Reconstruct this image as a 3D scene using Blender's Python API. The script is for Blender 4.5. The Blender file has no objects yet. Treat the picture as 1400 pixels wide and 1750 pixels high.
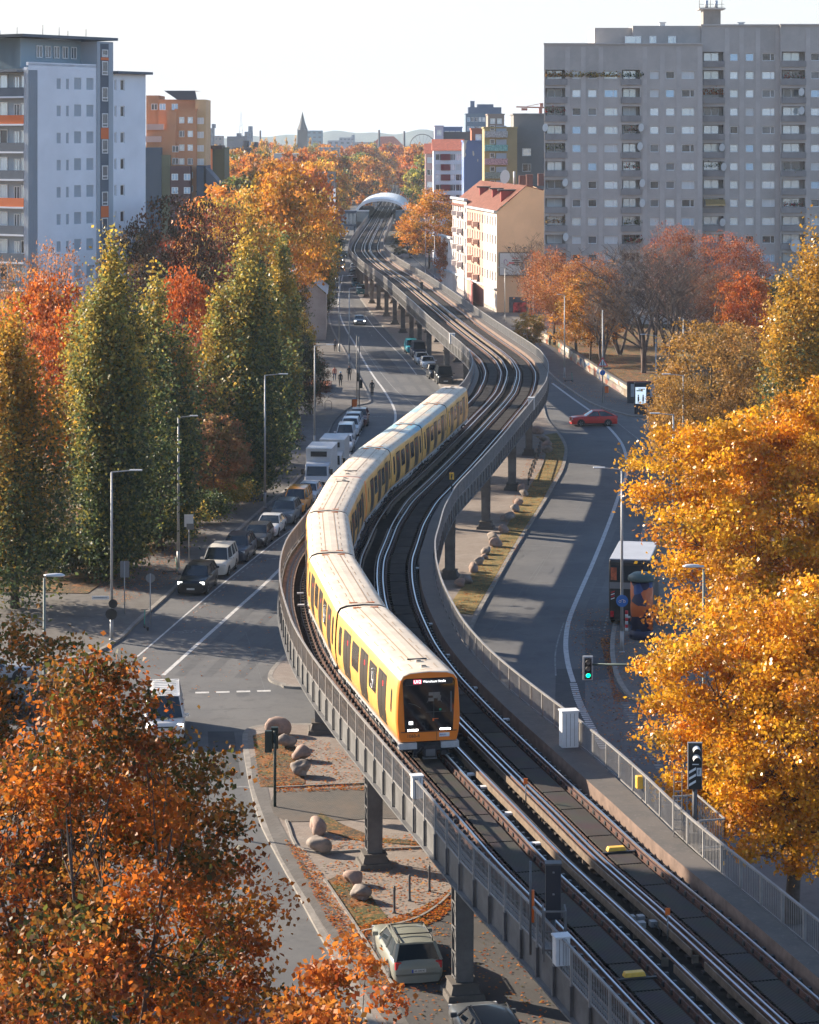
import bpy, bmesh, math, random
import numpy as np
from mathutils import Vector, Matrix

S = bpy.context.scene
COL = S.collection
PI = math.pi
R_ = math.radians

# ---------------------------------------------------------------- camera, sky, sun, exposure
FPX, HC, XC, YH = 4150.0, 29.0, 700.0, 240.0       # focal length in photo pixels, eye height, vanishing point
cam_d = bpy.data.cameras.new('camera')
cam = bpy.data.objects.new('camera', cam_d)
COL.objects.link(cam)
cam.location = (0, 0, HC)
cam.rotation_euler = (R_(90), 0, 0)
cam_d.sensor_fit = 'VERTICAL'
cam_d.sensor_height = 30.0
cam_d.lens = 30.0 * FPX / 1750.0
cam_d.shift_y = -(875.0 - YH) / 1750.0
cam_d.clip_start = 1.0
cam_d.clip_end = 20000
S.camera = cam

SUN_EL, SUN_DX, SUN_DY = 23.0, -0.86, 0.51          # the sun stands low, to the left and beyond the scene
world = bpy.data.worlds.new('World')
S.world = world
world.use_nodes = True
wn, wl = world.node_tree.nodes, world.node_tree.links
wn.clear()
w_out = wn.new('ShaderNodeOutputWorld')
w_bg = wn.new('ShaderNodeBackground')
w_bg.inputs['Strength'].default_value = 0.088
sky = wn.new('ShaderNodeTexSky')
sky.sky_type = 'NISHITA'
sky.sun_disc = False
sky.sun_elevation = R_(SUN_EL)
sky.sun_rotation = math.atan2(SUN_DX, SUN_DY)
sky.air_density = 1.0
sky.dust_density = 1.0
sky.ozone_density = 3.0
sky.altitude = 50
# a thin bright veil of cloud low over the horizon
tc = wn.new('ShaderNodeTexCoord')
sp = wn.new('ShaderNodeSeparateXYZ')
wl.new(tc.outputs['Generated'], sp.inputs[0])
mr = wn.new('ShaderNodeMapRange')
mr.inputs['From Min'].default_value = 0.03
mr.inputs['From Max'].default_value = 0.15
mr.inputs['To Min'].default_value = 1.0
mr.inputs['To Max'].default_value = 0.0
wl.new(sp.outputs['Z'], mr.inputs['Value'])
mx = wn.new('ShaderNodeMix')
mx.data_type = 'RGBA'
wl.new(mr.outputs[0], mx.inputs['Factor'])
wl.new(sky.outputs[0], mx.inputs['A'])
mx.inputs['B'].default_value = (4.1, 4.12, 4.18, 1)
wl.new(mx.outputs['Result'], w_bg.inputs['Color'])
wl.new(w_bg.outputs[0], w_out.inputs[0])

sun_d = bpy.data.lights.new('sun', 'SUN')
sun_d.energy = 5.0
sun_d.angle = R_(0.5)
sun_d.color = (1.0, 0.85, 0.66)
sun = bpy.data.objects.new('sun', sun_d)
COL.objects.link(sun)
_h = math.cos(R_(SUN_EL))
_n = math.hypot(SUN_DX, SUN_DY)
sun_dir = Vector((SUN_DX / _n * _h, SUN_DY / _n * _h, math.sin(R_(SUN_EL))))
sun.rotation_euler = (-sun_dir).to_track_quat('-Z', 'Y').to_euler()
sun.location = (-40, 60, 60)

S.view_settings.view_transform = 'Standard'
S.view_settings.look = 'None'
S.view_settings.exposure = 1.42
S.view_settings.gamma = 1
try:
    S.cycles.max_bounces = 6
    S.cycles.diffuse_bounces = 3
    S.cycles.glossy_bounces = 2
    S.cycles.transmission_bounces = 4
    S.cycles.transparent_max_bounces = 6
    S.cycles.volume_bounces = 0
except Exception:
    pass

# ---------------------------------------------------------------- materials
def _mat(name):
    m = bpy.data.materials.new(name)
    m.use_nodes = True
    nt = m.node_tree
    b = nt.nodes['Principled BSDF']
    return m, nt, b

def mat(name, col, rough=0.6, metal=0.0, var=0.0, scale=1.0, bump=0.0, spec=0.5, col2=None, detail=4.0, emit=None, coat=0.0, stretch=None, obj=False):
    """a principled material whose colour is broken up by noise laid out in metres"""
    m, nt, b = _mat(name)
    b.inputs['Roughness'].default_value = rough
    b.inputs['Metallic'].default_value = metal
    b.inputs['Specular IOR Level'].default_value = spec
    b.inputs['Coat Weight'].default_value = coat
    c = (col[0], col[1], col[2], 1)
    b.inputs['Base Color'].default_value = c
    m.diffuse_color = c
    if emit:
        b.inputs['Emission Color'].default_value = (emit[0], emit[1], emit[2], 1)
        b.inputs['Emission Strength'].default_value = emit[3]
    if var > 0 or bump > 0 or col2:
        if obj:
            g = nt.nodes.new('ShaderNodeTexCoord'); src = g.outputs['Object']
        else:
            g = nt.nodes.new('ShaderNodeNewGeometry'); src = g.outputs['Position']
        if stretch:
            mp = nt.nodes.new('ShaderNodeMapping')
            mp.inputs['Scale'].default_value = stretch
            nt.links.new(src, mp.inputs[0]); src = mp.outputs[0]
        n = nt.nodes.new('ShaderNodeTexNoise')
        n.inputs['Scale'].default_value = scale
        n.inputs['Detail'].default_value = detail
        n.inputs['Roughness'].default_value = 0.65
        nt.links.new(src, n.inputs['Vector'])
        r = nt.nodes.new('ShaderNodeMapRange')
        r.inputs['From Min'].default_value = 0.35
        r.inputs['From Max'].default_value = 0.65
        nt.links.new(n.outputs['Fac'], r.inputs['Value'])
        mxx = nt.nodes.new('ShaderNodeMix'); mxx.data_type = 'RGBA'
        nt.links.new(r.outputs[0], mxx.inputs['Factor'])
        if col2:
            mxx.inputs['A'].default_value = c
            mxx.inputs['B'].default_value = (col2[0], col2[1], col2[2], 1)
        else:
            mxx.inputs['A'].default_value = tuple(x * (1 - var) for x in col) + (1,)
            mxx.inputs['B'].default_value = tuple(min(1, x * (1 + var)) for x in col) + (1,)
        nt.links.new(mxx.outputs['Result'], b.inputs['Base Color'])
        if bump > 0:
            n2 = nt.nodes.new('ShaderNodeTexNoise')
            n2.inputs['Scale'].default_value = scale * 6
            n2.inputs['Detail'].default_value = 3
            nt.links.new(src, n2.inputs['Vector'])
            bp = nt.nodes.new('ShaderNodeBump')
            bp.inputs['Strength'].default_value = bump
            bp.inputs['Distance'].default_value = 0.02
            nt.links.new(n2.outputs['Fac'], bp.inputs['Height'])
            nt.links.new(bp.outputs[0], b.inputs['Normal'])
    return m

def multi_noise(name, base, layers, rough=0.85, spec=0.3, bump=0.15, bscale=30):
    """ground-like material: layers = (colour, scale, lo, hi, strength)"""
    m, nt, b = _mat(name)
    b.inputs['Roughness'].default_value = rough
    b.inputs['Specular IOR Level'].default_value = spec
    g = nt.nodes.new('ShaderNodeNewGeometry')
    rgb = nt.nodes.new('ShaderNodeRGB'); rgb.outputs[0].default_value = (*base, 1)
    cur = rgb.outputs[0]
    for (c, sc, lo, hi, st) in layers:
        n = nt.nodes.new('ShaderNodeTexNoise')
        n.inputs['Scale'].default_value = sc
        n.inputs['Detail'].default_value = 5
        n.inputs['Roughness'].default_value = 0.7
        nt.links.new(g.outputs['Position'], n.inputs['Vector'])
        r = nt.nodes.new('ShaderNodeMapRange')
        r.inputs['From Min'].default_value = lo
        r.inputs['From Max'].default_value = hi
        r.inputs['To Max'].default_value = st
        nt.links.new(n.outputs['Fac'], r.inputs['Value'])
        x = nt.nodes.new('ShaderNodeMix'); x.data_type = 'RGBA'
        nt.links.new(r.outputs[0], x.inputs['Factor'])
        nt.links.new(cur, x.inputs['A'])
        x.inputs['B'].default_value = (*c, 1)
        cur = x.outputs['Result']
    nt.links.new(cur, b.inputs['Base Color'])
    if bump:
        n2 = nt.nodes.new('ShaderNodeTexNoise')
        n2.inputs['Scale'].default_value = bscale
        nt.links.new(g.outputs['Position'], n2.inputs['Vector'])
        bp = nt.nodes.new('ShaderNodeBump')
        bp.inputs['Strength'].default_value = bump
        bp.inputs['Distance'].default_value = 0.02
        nt.links.new(n2.outputs['Fac'], bp.inputs['Height'])
        nt.links.new(bp.outputs[0], b.inputs['Normal'])
    return m

def leaf_mat(name, transl=0.4, rough=0.45, spec=0.5, gain=1.0):
    m, nt, b = _mat(name)
    at = nt.nodes.new('ShaderNodeAttribute'); at.attribute_name = 'Col'
    oi = nt.nodes.new('ShaderNodeObjectInfo')
    mu = nt.nodes.new('ShaderNodeMix'); mu.data_type = 'RGBA'; mu.blend_type = 'MULTIPLY'
    mu.inputs['Factor'].default_value = 1
    nt.links.new(at.outputs['Color'], mu.inputs['A'])
    nt.links.new(oi.outputs['Color'], mu.inputs['B'])
    nt.links.new(mu.outputs['Result'], b.inputs['Base Color'])
    b.inputs['Roughness'].default_value = rough
    b.inputs['Specular IOR Level'].default_value = spec
    tr = nt.nodes.new('ShaderNodeBsdfTranslucent')
    nt.links.new(mu.outputs['Result'], tr.inputs['Color'])
    ms = nt.nodes.new('ShaderNodeMixShader')
    ms.inputs[0].default_value = transl
    nt.links.new(b.outputs[0], ms.inputs[1])
    nt.links.new(tr.outputs[0], ms.inputs[2])
    nt.links.new(ms.outputs[0], nt.nodes['Material Output'].inputs[0])
    return m

M = {}
M['asphalt'] = multi_noise('asphalt', (0.096, 0.099, 0.106), [((0.134, 0.134, 0.136), 0.15, 0.42, 0.62, 0.8), ((0.060, 0.060, 0.063), 0.9, 0.52, 0.75, 0.7), ((0.05, 0.05, 0.052), 3.7, 0.60, 0.68, 0.5), ((0.18, 0.17, 0.16), 12, 0.62, 0.72, 0.5)], rough=0.8)
M['asphalt_old'] = multi_noise('asphalt_old', (0.060, 0.058, 0.058), [((0.085, 0.08, 0.078), 0.3, 0.4, 0.6, 0.8), ((0.11, 0.1, 0.09), 9, 0.6, 0.7, 0.5)], rough=0.85)
M['asphalt_patch'] = multi_noise('asphalt_patch', (0.045, 0.047, 0.052), [((0.065, 0.066, 0.07), 1.2, 0.4, 0.6, 0.8)], rough=0.8)
M['asphalt_seam'] = mat('asphalt_seam', (0.11, 0.115, 0.12), 0.8, var=0.2, scale=3)
M['pavement'] = None
M['line'] = multi_noise('line_paint', (0.50, 0.50, 0.50), [((0.25, 0.25, 0.255), 2.5, 0.48, 0.66, 0.75), ((0.12, 0.12, 0.12), 14, 0.58, 0.70, 0.5)], rough=0.7, bump=0.0)
M['line_faint'] = multi_noise('worn_paint', (0.24, 0.24, 0.245), [((0.10, 0.10, 0.105), 2.0, 0.4, 0.62, 0.9)], rough=0.75, bump=0.0)
M['kerb'] = multi_noise('kerb_stone', (0.27, 0.25, 0.23), [((0.17, 0.16, 0.15), 1.5, 0.4, 0.6, 0.8), ((0.34, 0.3, 0.27), 8, 0.55, 0.7, 0.6)], rough=0.85)
M['soil'] = multi_noise('leafy_soil', (0.055, 0.042, 0.028), [((0.065, 0.075, 0.022), 0.35, 0.45, 0.6, 0.8), ((0.26, 0.10, 0.03), 1.3, 0.5, 0.62, 0.75), ((0.36, 0.17, 0.05), 7, 0.52, 0.64, 0.8)], rough=0.95, bump=0.6, bscale=12)
M['grass'] = multi_noise('dry_grass', (0.085, 0.080, 0.028), [((0.24, 0.17, 0.06), 0.9, 0.40, 0.56, 0.9), ((0.30, 0.14, 0.045), 5, 0.55, 0.66, 0.7)], rough=0.95, bump=0.6, bscale=20)

def paving(name, c1, c2, mortar, sx, sy, rot=0.0, msize=0.02, dirt=(0.1, 0.09, 0.08)):
    m, nt, b = _mat(name)
    b.inputs['Roughness'].default_value = 0.85
    b.inputs['Specular IOR Level'].default_value = 0.3
    g = nt.nodes.new('ShaderNodeNewGeometry')
    mp = nt.nodes.new('ShaderNodeMapping')
    mp.inputs['Rotation'].default_value = (0, 0, rot)
    mp.inputs['Scale'].default_value = (1 / sx, 1 / sy, 1)
    nt.links.new(g.outputs['Position'], mp.inputs[0])
    br = nt.nodes.new('ShaderNodeTexBrick')
    br.inputs['Scale'].default_value = 1
    br.inputs['Brick Width'].default_value = 1
    br.inputs['Row Height'].default_value = 1
    br.inputs['Mortar Size'].default_value = msize
    br.inputs['Color1'].default_value = (*c1, 1)
    br.inputs['Color2'].default_value = (*c2, 1)
    br.inputs['Mortar'].default_value = (*mortar, 1)
    nt.links.new(mp.outputs[0], br.inputs['Vector'])
    n = nt.nodes.new('ShaderNodeTexNoise')
    n.inputs['Scale'].default_value = 0.5
    n.inputs['Detail'].default_value = 6
    n.inputs['Roughness'].default_value = 0.75
    nt.links.new(g.outputs['Position'], n.inputs['Vector'])
    r = nt.nodes.new('ShaderNodeMapRange')
    r.inputs['From Min'].default_value = 0.4; r.inputs['From Max'].default_value = 0.7; r.inputs['To Max'].default_value = 0.75
    nt.links.new(n.outputs['Fac'], r.inputs['Value'])
    x = nt.nodes.new('ShaderNodeMix'); x.data_type = 'RGBA'
    nt.links.new(r.outputs[0], x.inputs['Factor'])
    nt.links.new(br.outputs['Color'], x.inputs['A'])
    x.inputs['B'].default_value = (*dirt, 1)
    nt.links.new(x.outputs['Result'], b.inputs['Base Color'])
    return m
M['pavement'] = paving('pavement_slabs', (0.15, 0.14, 0.135), (0.12, 0.115, 0.11), (0.07, 0.065, 0.06), 0.5, 0.35, 0.3, dirt=(0.085, 0.075, 0.068))
M['median'] = paving('median_paving', (0.27, 0.235, 0.21), (0.22, 0.19, 0.17), (0.13, 0.11, 0.1), 0.3, 0.2, 0.2, dirt=(0.19, 0.15, 0.13))
M['cobble'] = paving('small_setts', (0.12, 0.11, 0.10), (0.09, 0.085, 0.08), (0.04, 0.04, 0.038), 0.16, 0.12, 0.1, 0.06, dirt=(0.14, 0.11, 0.09))

# ---------------------------------------------------------------- geometry helpers
def U(px, py, z=0.0):
    """the place at height z that the photo shows at a pixel"""
    Y = FPX * (HC - z) / (py - YH)
    return Vector(((px - XC) * Y / FPX, Y, z))

def XY(px, Y):
    return (px - XC) * Y / FPX

def ZY(py, Y):
    return HC - (py - YH) * Y / FPX

def link(o, parent=None):
    COL.objects.link(o)
    if parent is not None:
        o.parent = parent
    return o

def tag(o, label=None, cat=None, group=None, kind=None):
    if label: o['label'] = label
    if cat: o['category'] = cat
    if group: o['group'] = group
    if kind: o['kind'] = kind
    return o

def empty(name, loc, label, cat, group=None, rz=0.0):
    o = bpy.data.objects.new(name, None)
    o.empty_display_size = 0.3
    link(o)
    o.location = loc
    o.rotation_euler = (0, 0, rz)
    return tag(o, label, cat, group)

def copy_tree(o, parent=None):
    c = o.copy()
    COL.objects.link(c)
    if parent is not None: c.parent = parent
    for ch in list(o.children):
        copy_tree(ch, c)
    return c

class MB:
    """collects shapes into one mesh; every face carries a material slot"""
    def __init__(s):
        s.v, s.f, s.m, s.sm = [], [], [], []
    def add(s, vs, fs, mi=0, smooth=False):
        b = len(s.v)
        s.v.extend([tuple(x) for x in vs])
        for f in fs:
            s.f.append([b + i for i in f]); s.m.append(mi); s.sm.append(smooth)
        return s
    def box(s, c, d, mi=0, rz=0.0, taper=1.0):
        x, y, z = d[0] / 2, d[1] / 2, d[2] / 2
        ca, sa = math.cos(rz), math.sin(rz)
        vs = []
        for k, dz in ((1.0, -z), (taper, z)):
            for (a, b) in ((-x, -y), (x, -y), (x, y), (-x, y)):
                a *= k; b *= k
                vs.append((c[0] + a * ca - b * sa, c[1] + a * sa + b * ca, c[2] + dz))
        return s.add(vs, [(3, 2, 1, 0), (4, 5, 6, 7), (0, 1, 5, 4), (1, 2, 6, 5), (2, 3, 7, 6), (3, 0, 4, 7)], mi)
    def bar(s, a, b, w, h=None, mi=0, up=(0, 0, 1)):
        """rectangular bar from a to b"""
        h = h or w
        a, b = Vector(a), Vector(b)
        d = (b - a)
        if d.length < 1e-6: return s
        d.normalize()
        up = Vector(up)
        if abs(d.dot(up)) > 0.98: up = Vector((0, 1, 0))
        sd = d.cross(up).normalized() * (w / 2)
        u2 = sd.cross(d).normalized() * (h / 2)
        vs = [p + q for p in (a, b) for q in (-sd - u2, sd - u2, sd + u2, -sd + u2)]
        return s.add(vs, [(0, 1, 2, 3), (7, 6, 5, 4), (1, 0, 4, 5), (2, 1, 5, 6), (3, 2, 6, 7), (0, 3, 7, 4)], mi)
    def tube(s, pts, rad, n=6, mi=0, cap=True, smooth=True):
        pts = [Vector(p) for p in pts]
        if not hasattr(rad, '__len__'): rad = [rad] * len(pts)
        vs, fs = [], []
        prev = None
        for i, p in enumerate(pts):
            t = (pts[min(i + 1, len(pts) - 1)] - pts[max(i - 1, 0)])
            if t.length < 1e-9: t = Vector((0, 0, 1))
            t.normalize()
            if prev is None:
                a = Vector((1, 0, 0)) if abs(t.x) < 0.9 else Vector((0, 1, 0))
            else:
                a = prev
            u = (a - t * a.dot(t))
            if u.length < 1e-6: u = t.orthogonal()
            u.normalize(); w = t.cross(u); prev = u
            for k in range(n):
                an = 2 * PI * k / n
                vs.append(p + (u * math.cos(an) + w * math.sin(an)) * rad[i])
        for i in range(len(pts) - 1):
            for k in range(n):
                k2 = (k + 1) % n
                fs.append((i * n + k, i * n + k2, (i + 1) * n + k2, (i + 1) * n + k))
        s.add(vs, fs, mi, smooth)
        if cap:
            b = len(s.v) - len(vs)
            s.f.append([b + k for k in range(n)][::-1]); s.m.append(mi); s.sm.append(False)
            s.f.append([b + (len(pts) - 1) * n + k for k in range(n)]); s.m.append(mi); s.sm.append(False)
        return s
    def lathe(s, prof, c=(0, 0, 0), n=16, mi=0, smooth=True):
        vs, fs = [], []
        for (r, z) in prof:
            for k in range(n):
                a = 2 * PI * k / n
                vs.append((c[0] + r * math.cos(a), c[1] + r * math.sin(a), c[2] + z))
        for i in range(len(prof) - 1):
            for k in range(n):
                k2 = (k + 1) % n
                fs.append((i * n + k, i * n + k2, (i + 1) * n + k2, (i + 1) * n + k))
        fs2 = [tuple(range(n))[::-1], tuple((len(prof) - 1) * n + k for k in range(n))]
        s.add(vs, fs, mi, smooth)
        b = len(s.v) - len(vs)
        for f in fs2:
            s.f.append([b + i for i in f]); s.m.append(mi); s.sm.append(False)
        return s
    def poly(s, pts, z0, z1, mi=0, mi_side=None):
        """a flat outline (list of x,y) raised from z0 to z1"""
        n = len(pts)
        ar = sum(pts[i][0] * pts[(i + 1) % n][1] - pts[(i + 1) % n][0] * pts[i][1] for i in range(n))
        if ar < 0: pts = list(pts)[::-1]
        vs = [(p[0], p[1], z0) for p in pts] + [(p[0], p[1], z1) for p in pts]
        s.add(vs, [tuple(range(n, 2 * n))], mi)
        s.add(vs, [(i, (i + 1) % n, n + (i + 1) % n, n + i) for i in range(n)], mi if mi_side is None else mi_side)
        return s
    def prism(s, prof, a, b, mi=0, smooth=False):
        """outline prof (list of 2D across/up) swept from point a to b (horizontal)"""
        a, b = Vector(a), Vector(b)
        d = (b - a).normalized()
        side = Vector((d.y, -d.x, 0))
        n = len(prof)
        vs = [p + side * q[0] + Vector((0, 0, q[1])) for p in (a, b) for q in prof]
        s.add(vs, [(i, (i + 1) % n, n + (i + 1) % n, n + i) for i in range(n)], mi, smooth)
        s.add(vs, [tuple(range(n))[::-1], tuple(range(n, 2 * n))], mi)
        return s
    def build(s, name, mats, parent=None, loc=None, me_only=False):
        me = bpy.data.meshes.new(name)
        me.from_pydata(s.v, [], s.f)
        if not isinstance(mats, (list, tuple)): mats = [mats]
        for x in mats: me.materials.append(x)
        me.polygons.foreach_set('material_index', s.m)
        me.polygons.foreach_set('use_smooth', s.sm)
        me.update()
        if me_only: return me
        o = bpy.data.objects.new(name, me)
        link(o, parent)
        if loc is not None: o.location = loc
        return o

def sobj(name, me, parent):
    o = bpy.data.objects.new(name, me)
    return link(o, parent)

def fix_normals(o):
    bm = bmesh.new(); bm.from_mesh(o.data)
    bmesh.ops.recalc_face_normals(bm, faces=bm.faces)
    bm.to_mesh(o.data); bm.free()
    return o

def bevel(o, w=0.02, seg=2, ang=40):
    m = o.modifiers.new('bevel', 'BEVEL')
    m.width = w; m.segments = seg; m.limit_method = 'ANGLE'; m.angle_limit = R_(ang)
    return o

def text(body, size, mt, parent, loc, rot, depth=0.004, name='lettering', align='CENTER', sx=1.0):
    cu = bpy.data.curves.new(name, 'FONT')
    cu.body = body; cu.size = size; cu.extrude = depth
    cu.align_x = align; cu.align_y = 'CENTER'
    cu.resolution_u = 2
    t = bpy.data.objects.new(name + '_tmp', cu)
    COL.objects.link(t)
    bpy.context.view_layer.update()
    me = bpy.data.meshes.new_from_object(t.evaluated_get(bpy.context.evaluated_depsgraph_get()))
    bpy.data.objects.remove(t)
    me.materials.clear(); me.materials.append(mt)
    o = bpy.data.objects.new(name, me)
    link(o, parent)
    o.location = loc; o.rotation_euler = rot; o.scale = (sx, 1, 1)
    return o

def np_mesh(name, V, F4, mt, col=None, smooth=False):
    """fast mesh from numpy arrays: V (n,3), F4 (m,4)"""
    me = bpy.data.meshes.new(name)
    n, m = len(V), len(F4)
    me.vertices.add(n); me.vertices.foreach_set('co', np.asarray(V, dtype=np.float32).ravel())
    me.loops.add(m * 4); me.loops.foreach_set('vertex_index', np.asarray(F4, dtype=np.int32).ravel())
    me.polygons.add(m)
    me.polygons.foreach_set('loop_start', np.arange(0, m * 4, 4, dtype=np.int32))
    me.update(calc_edges=True)
    if col is not None:
        a = me.color_attributes.new('Col', 'FLOAT_COLOR', 'POINT')
        c = np.ones((n, 4), dtype=np.float32); c[:, :3] = col
        a.data.foreach_set('color', c.ravel())
    me.materials.append(mt)
    me.validate()
    return me
# ---------------------------------------------------------------- ground, roads, pavements
def smooth_px(pts, n=6):
    """rounded line through points (Catmull-Rom)"""
    P = [Vector(p) for p in pts]
    P = [P[0] * 2 - P[1]] + P + [P[-1] * 2 - P[-2]]
    out = []
    for i in range(1, len(P) - 2):
        for k in range(n):
            t = k / n
            a, b, c, d = P[i - 1], P[i], P[i + 1], P[i + 2]
            out.append(0.5 * ((2 * b) + (c - a) * t + (2 * a - 5 * b + 4 * c - d) * t * t + (3 * b - a - 3 * c + d) * t ** 3))
    out.append(P[-2])
    return out

def wpts(px, z=0.0):
    return [U(x, y, z) for (x, y) in px]

def strip(mb, line, w0, w1, z, mi=0):
    """flat ribbon between offsets w0..w1 (to the right of the line)"""
    n = len(line)
    vs = []
    for i in range(n):
        t = line[min(i + 1, n - 1)] - line[max(i - 1, 0)]
        t = Vector((t.x, t.y, 0)).normalized()
        r = Vector((t.y, -t.x, 0))
        a, b = line[i] + r * w0, line[i] + r * w1
        vs += [(a.x, a.y, z), (b.x, b.y, z)]
    mb.add(vs, [(2 * i, 2 * i + 1, 2 * i + 3, 2 * i + 2) for i in range(n - 1)], mi)
    return mb

def raised(name, line, closing, mtop, h=0.12, kerb=True, z0=-0.1):
    """pavement slab; line = its kerb edge, closing = the far corners"""
    mb = MB()
    mb.poly([(p.x, p.y) for p in list(line) + list(closing)], z0, h, 0, 1)
    n = len(line)
    if kerb:
        c = sum((Vector((p.x, p.y)) for p in list(line) + list(closing)), Vector((0, 0))) / (n + len(closing))
        t = line[n // 2] - line[max(n // 2 - 1, 0)]
        r = Vector((t.y, -t.x))
        # which side is inside: test via signed area
        pts = list(line) + list(closing)
        ar = sum(pts[i].x * pts[(i + 1) % len(pts)].y - pts[(i + 1) % len(pts)].x * pts[i].y for i in range(len(pts)))
        s = -1 if ar > 0 else 1
        strip(mb, line, 0.0, 0.26 * s, h + 0.006, 1)
        if s < 0:
            # keep faces pointing up
            k = n - 1
            for f in range(len(s_f := mb.f) - k, len(s_f)):
                mb.f[f] = mb.f[f][::-1]
    o = mb.build(name, [mtop, M['kerb']])
    tag(o, kind='structure')
    return o

g = MB(); g.add([(-7000, -500, -0.08), (7000, -500, -0.08), (7000, 13000, -0.08), (-7000, 13000, -0.08)], [(0, 1, 2, 3)])
tag(g.build('ground', M['soil']), kind='structure')

# asphalt of the two carriageways and the junction, one sheet
rd = MB()
rd.poly([(-45, 40), (60, 40), (60, 128), (33, 150), (42, 238), (26, 262), (34, 380), (16, 700), (12, 1250), (-24, 1250), (-26, 700), (-20, 380), (-16, 262), (-16, 175), (-45, 160)], -0.07, 0.0)
tag(rd.build('road', M['asphalt']), kind='structure')

# left pavement
lk = smooth_px(wpts([(40, 1140), (150, 1122), (205, 1095), (240, 1062), (293, 1015), (355, 957), (455, 868), (505, 826), (545, 775), (575, 716), (598, 697), (630, 690), (634, 683), (627, 668), (612, 640), (590, 600), (568, 560), (560, 520), (566, 485), (574, 455), (586, 420), (596, 395), (604, 372)]), 5)
raised('left_pavement', lk, [Vector((-60, 900, 0)), Vector((-60, 133, 0))], M['pavement'])
# plaza lies slightly bluish and smoother
pz = MB(); pp = wpts([(500, 760), (520, 690), (505, 640), (560, 600), (575, 612), (600, 660), (612, 686), (580, 712), (552, 750)], 0)
pz.poly([(p.x, p.y) for p in pp], 0.10, 0.128)
tag(pz.build('plaza_paving', M['pavement']), kind='structure')
# planted strip with leaves beside the pavement
pb = MB(); pp = wpts([(-300, 1010), (150, 1018), (215, 972), (262, 942), (335, 892), (395, 852), (450, 806), (478, 770), (492, 735), (505, 700)], 0)
pp += [Vector((-18, 300, 0)), Vector((-70, 300, 0)), Vector((-70, 160, 0))]
pb.poly([(p.x, p.y) for p in pp], 0.05, 0.16)
tag(pb.build('planted_ground', M['soil']), kind='structure')

# upper median under the viaduct
ml = smooth_px(wpts([(800, 1180), (520, 1178), (478, 1172), (459, 1163), (462, 1148), (480, 1128), (508, 1096), (560, 1030), (660, 880), (720, 760), (752, 668), (735, 645), (712, 620), (684, 592), (660, 565), (638, 540), (622, 520), (608, 498), (601, 480), (602, 462), (612, 445)]), 5)
mr_ = smooth_px(wpts([(690, 445), (720, 466), (760, 498), (800, 528), (850, 560), (900, 620), (925, 680), (935, 715), (950, 735), (964, 752), (970, 772), (964, 802), (948, 832), (931, 861), (905, 902), (880, 942), (850, 995), (813, 1064), (800, 1110), (800, 1180)]), 5)
raised('median', ml + mr_, [], M['median'])
gs = MB(); ge = smooth_px(wpts([(952, 742), (961, 757), (965, 772), (958, 800), (942, 830), (925, 861), (899, 902), (873, 942), (843, 995), (808, 1054)]), 4)
gi = smooth_px(wpts([(915, 748), (928, 757), (934, 772), (926, 800), (908, 830), (890, 861), (866, 902), (838, 942), (800, 992), (760, 1050)]), 4)
gs.poly([(p.x, p.y) for p in ge + gi[::-1]], 0.06, 0.135)
tag(gs.build('grass_strip', M['grass']), kind='structure')

# lower median with the boulders
m1 = smooth_px(wpts([(860, 1236), (560, 1240), (470, 1241), (430, 1246), (416, 1256), (415, 1275), (420, 1310), (428, 1352), (445, 1410), (470, 1460), (500, 1515), (540, 1590), (585, 1670), (640, 1770), (740, 1950)]), 5)
raised('lower_median', m1, [Vector((3.5, 60, 0)), Vector((17.0, 60, 0)), Vector((12.5, 78, 0)), Vector((9.0, 92, 0)), Vector((7.0, 105, 0)), Vector((5.5, 118, 0))], M['median'])
# cycle path along its left edge, then driveway and parking asphalt
def flat(name, px, z, mt, thick=0.02):
    mb = MB(); mb.poly([(p.x, p.y) for p in smooth_px(wpts(px), 2)], z - thick, z)
    return tag(mb.build(name, mt), kind='structure')
flat('cycle_path', [(428, 1300), (446, 1300), (462, 1370), (500, 1450), (560, 1545), (640, 1660), (720, 1780), (680, 1780), (600, 1665), (530, 1550), (480, 1470), (447, 1390), (432, 1345)], 0.134, M['pavement'])
flat('driveway', [(470, 1356), (640, 1350), (900, 1350), (900, 1404), (640, 1404), (490, 1410), (462, 1380)], 0.142, M['cobble'])
flat('parking_ground', [(612, 1602), (700, 1584), (745, 1560), (780, 1528), (860, 1500), (1000, 1500), (1150, 1700), (1150, 2000), (760, 1960), (700, 1760)], 0.146, M['asphalt_old'])
flat('leaf_verge', [(530, 1412), (600, 1440), (760, 1452), (760, 1445), (640, 1436), (548, 1395)], 0.148, M['soil'])
flat('boulder_bed', [(557, 1512), (600, 1500), (650, 1560), (660, 1580), (618, 1598)], 0.148, M['soil'])
flat('sunny_bed', [(432, 1262), (490, 1256), (520, 1330), (510, 1348), (445, 1350)], 0.148, M['soil'])
kb = MB()
for px in ([(470, 1352), (640, 1344), (780, 1342)], [(489, 1408), (520, 1460), (640, 1458), (780, 1452)], [(555, 1510), (615, 1600), (680, 1705)], [(615, 1600), (700, 1581), (745, 1557), (780, 1524)]):
    l = smooth_px(wpts(px), 4)
    for i in range(len(l) - 1):
        kb.bar(l[i] + Vector((0, 0, 0.15)), l[i + 1] + Vector((0, 0, 0.15)), 0.1, 0.1)
tag(kb.build('kerb_edging', M['kerb']), kind='structure')

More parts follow.
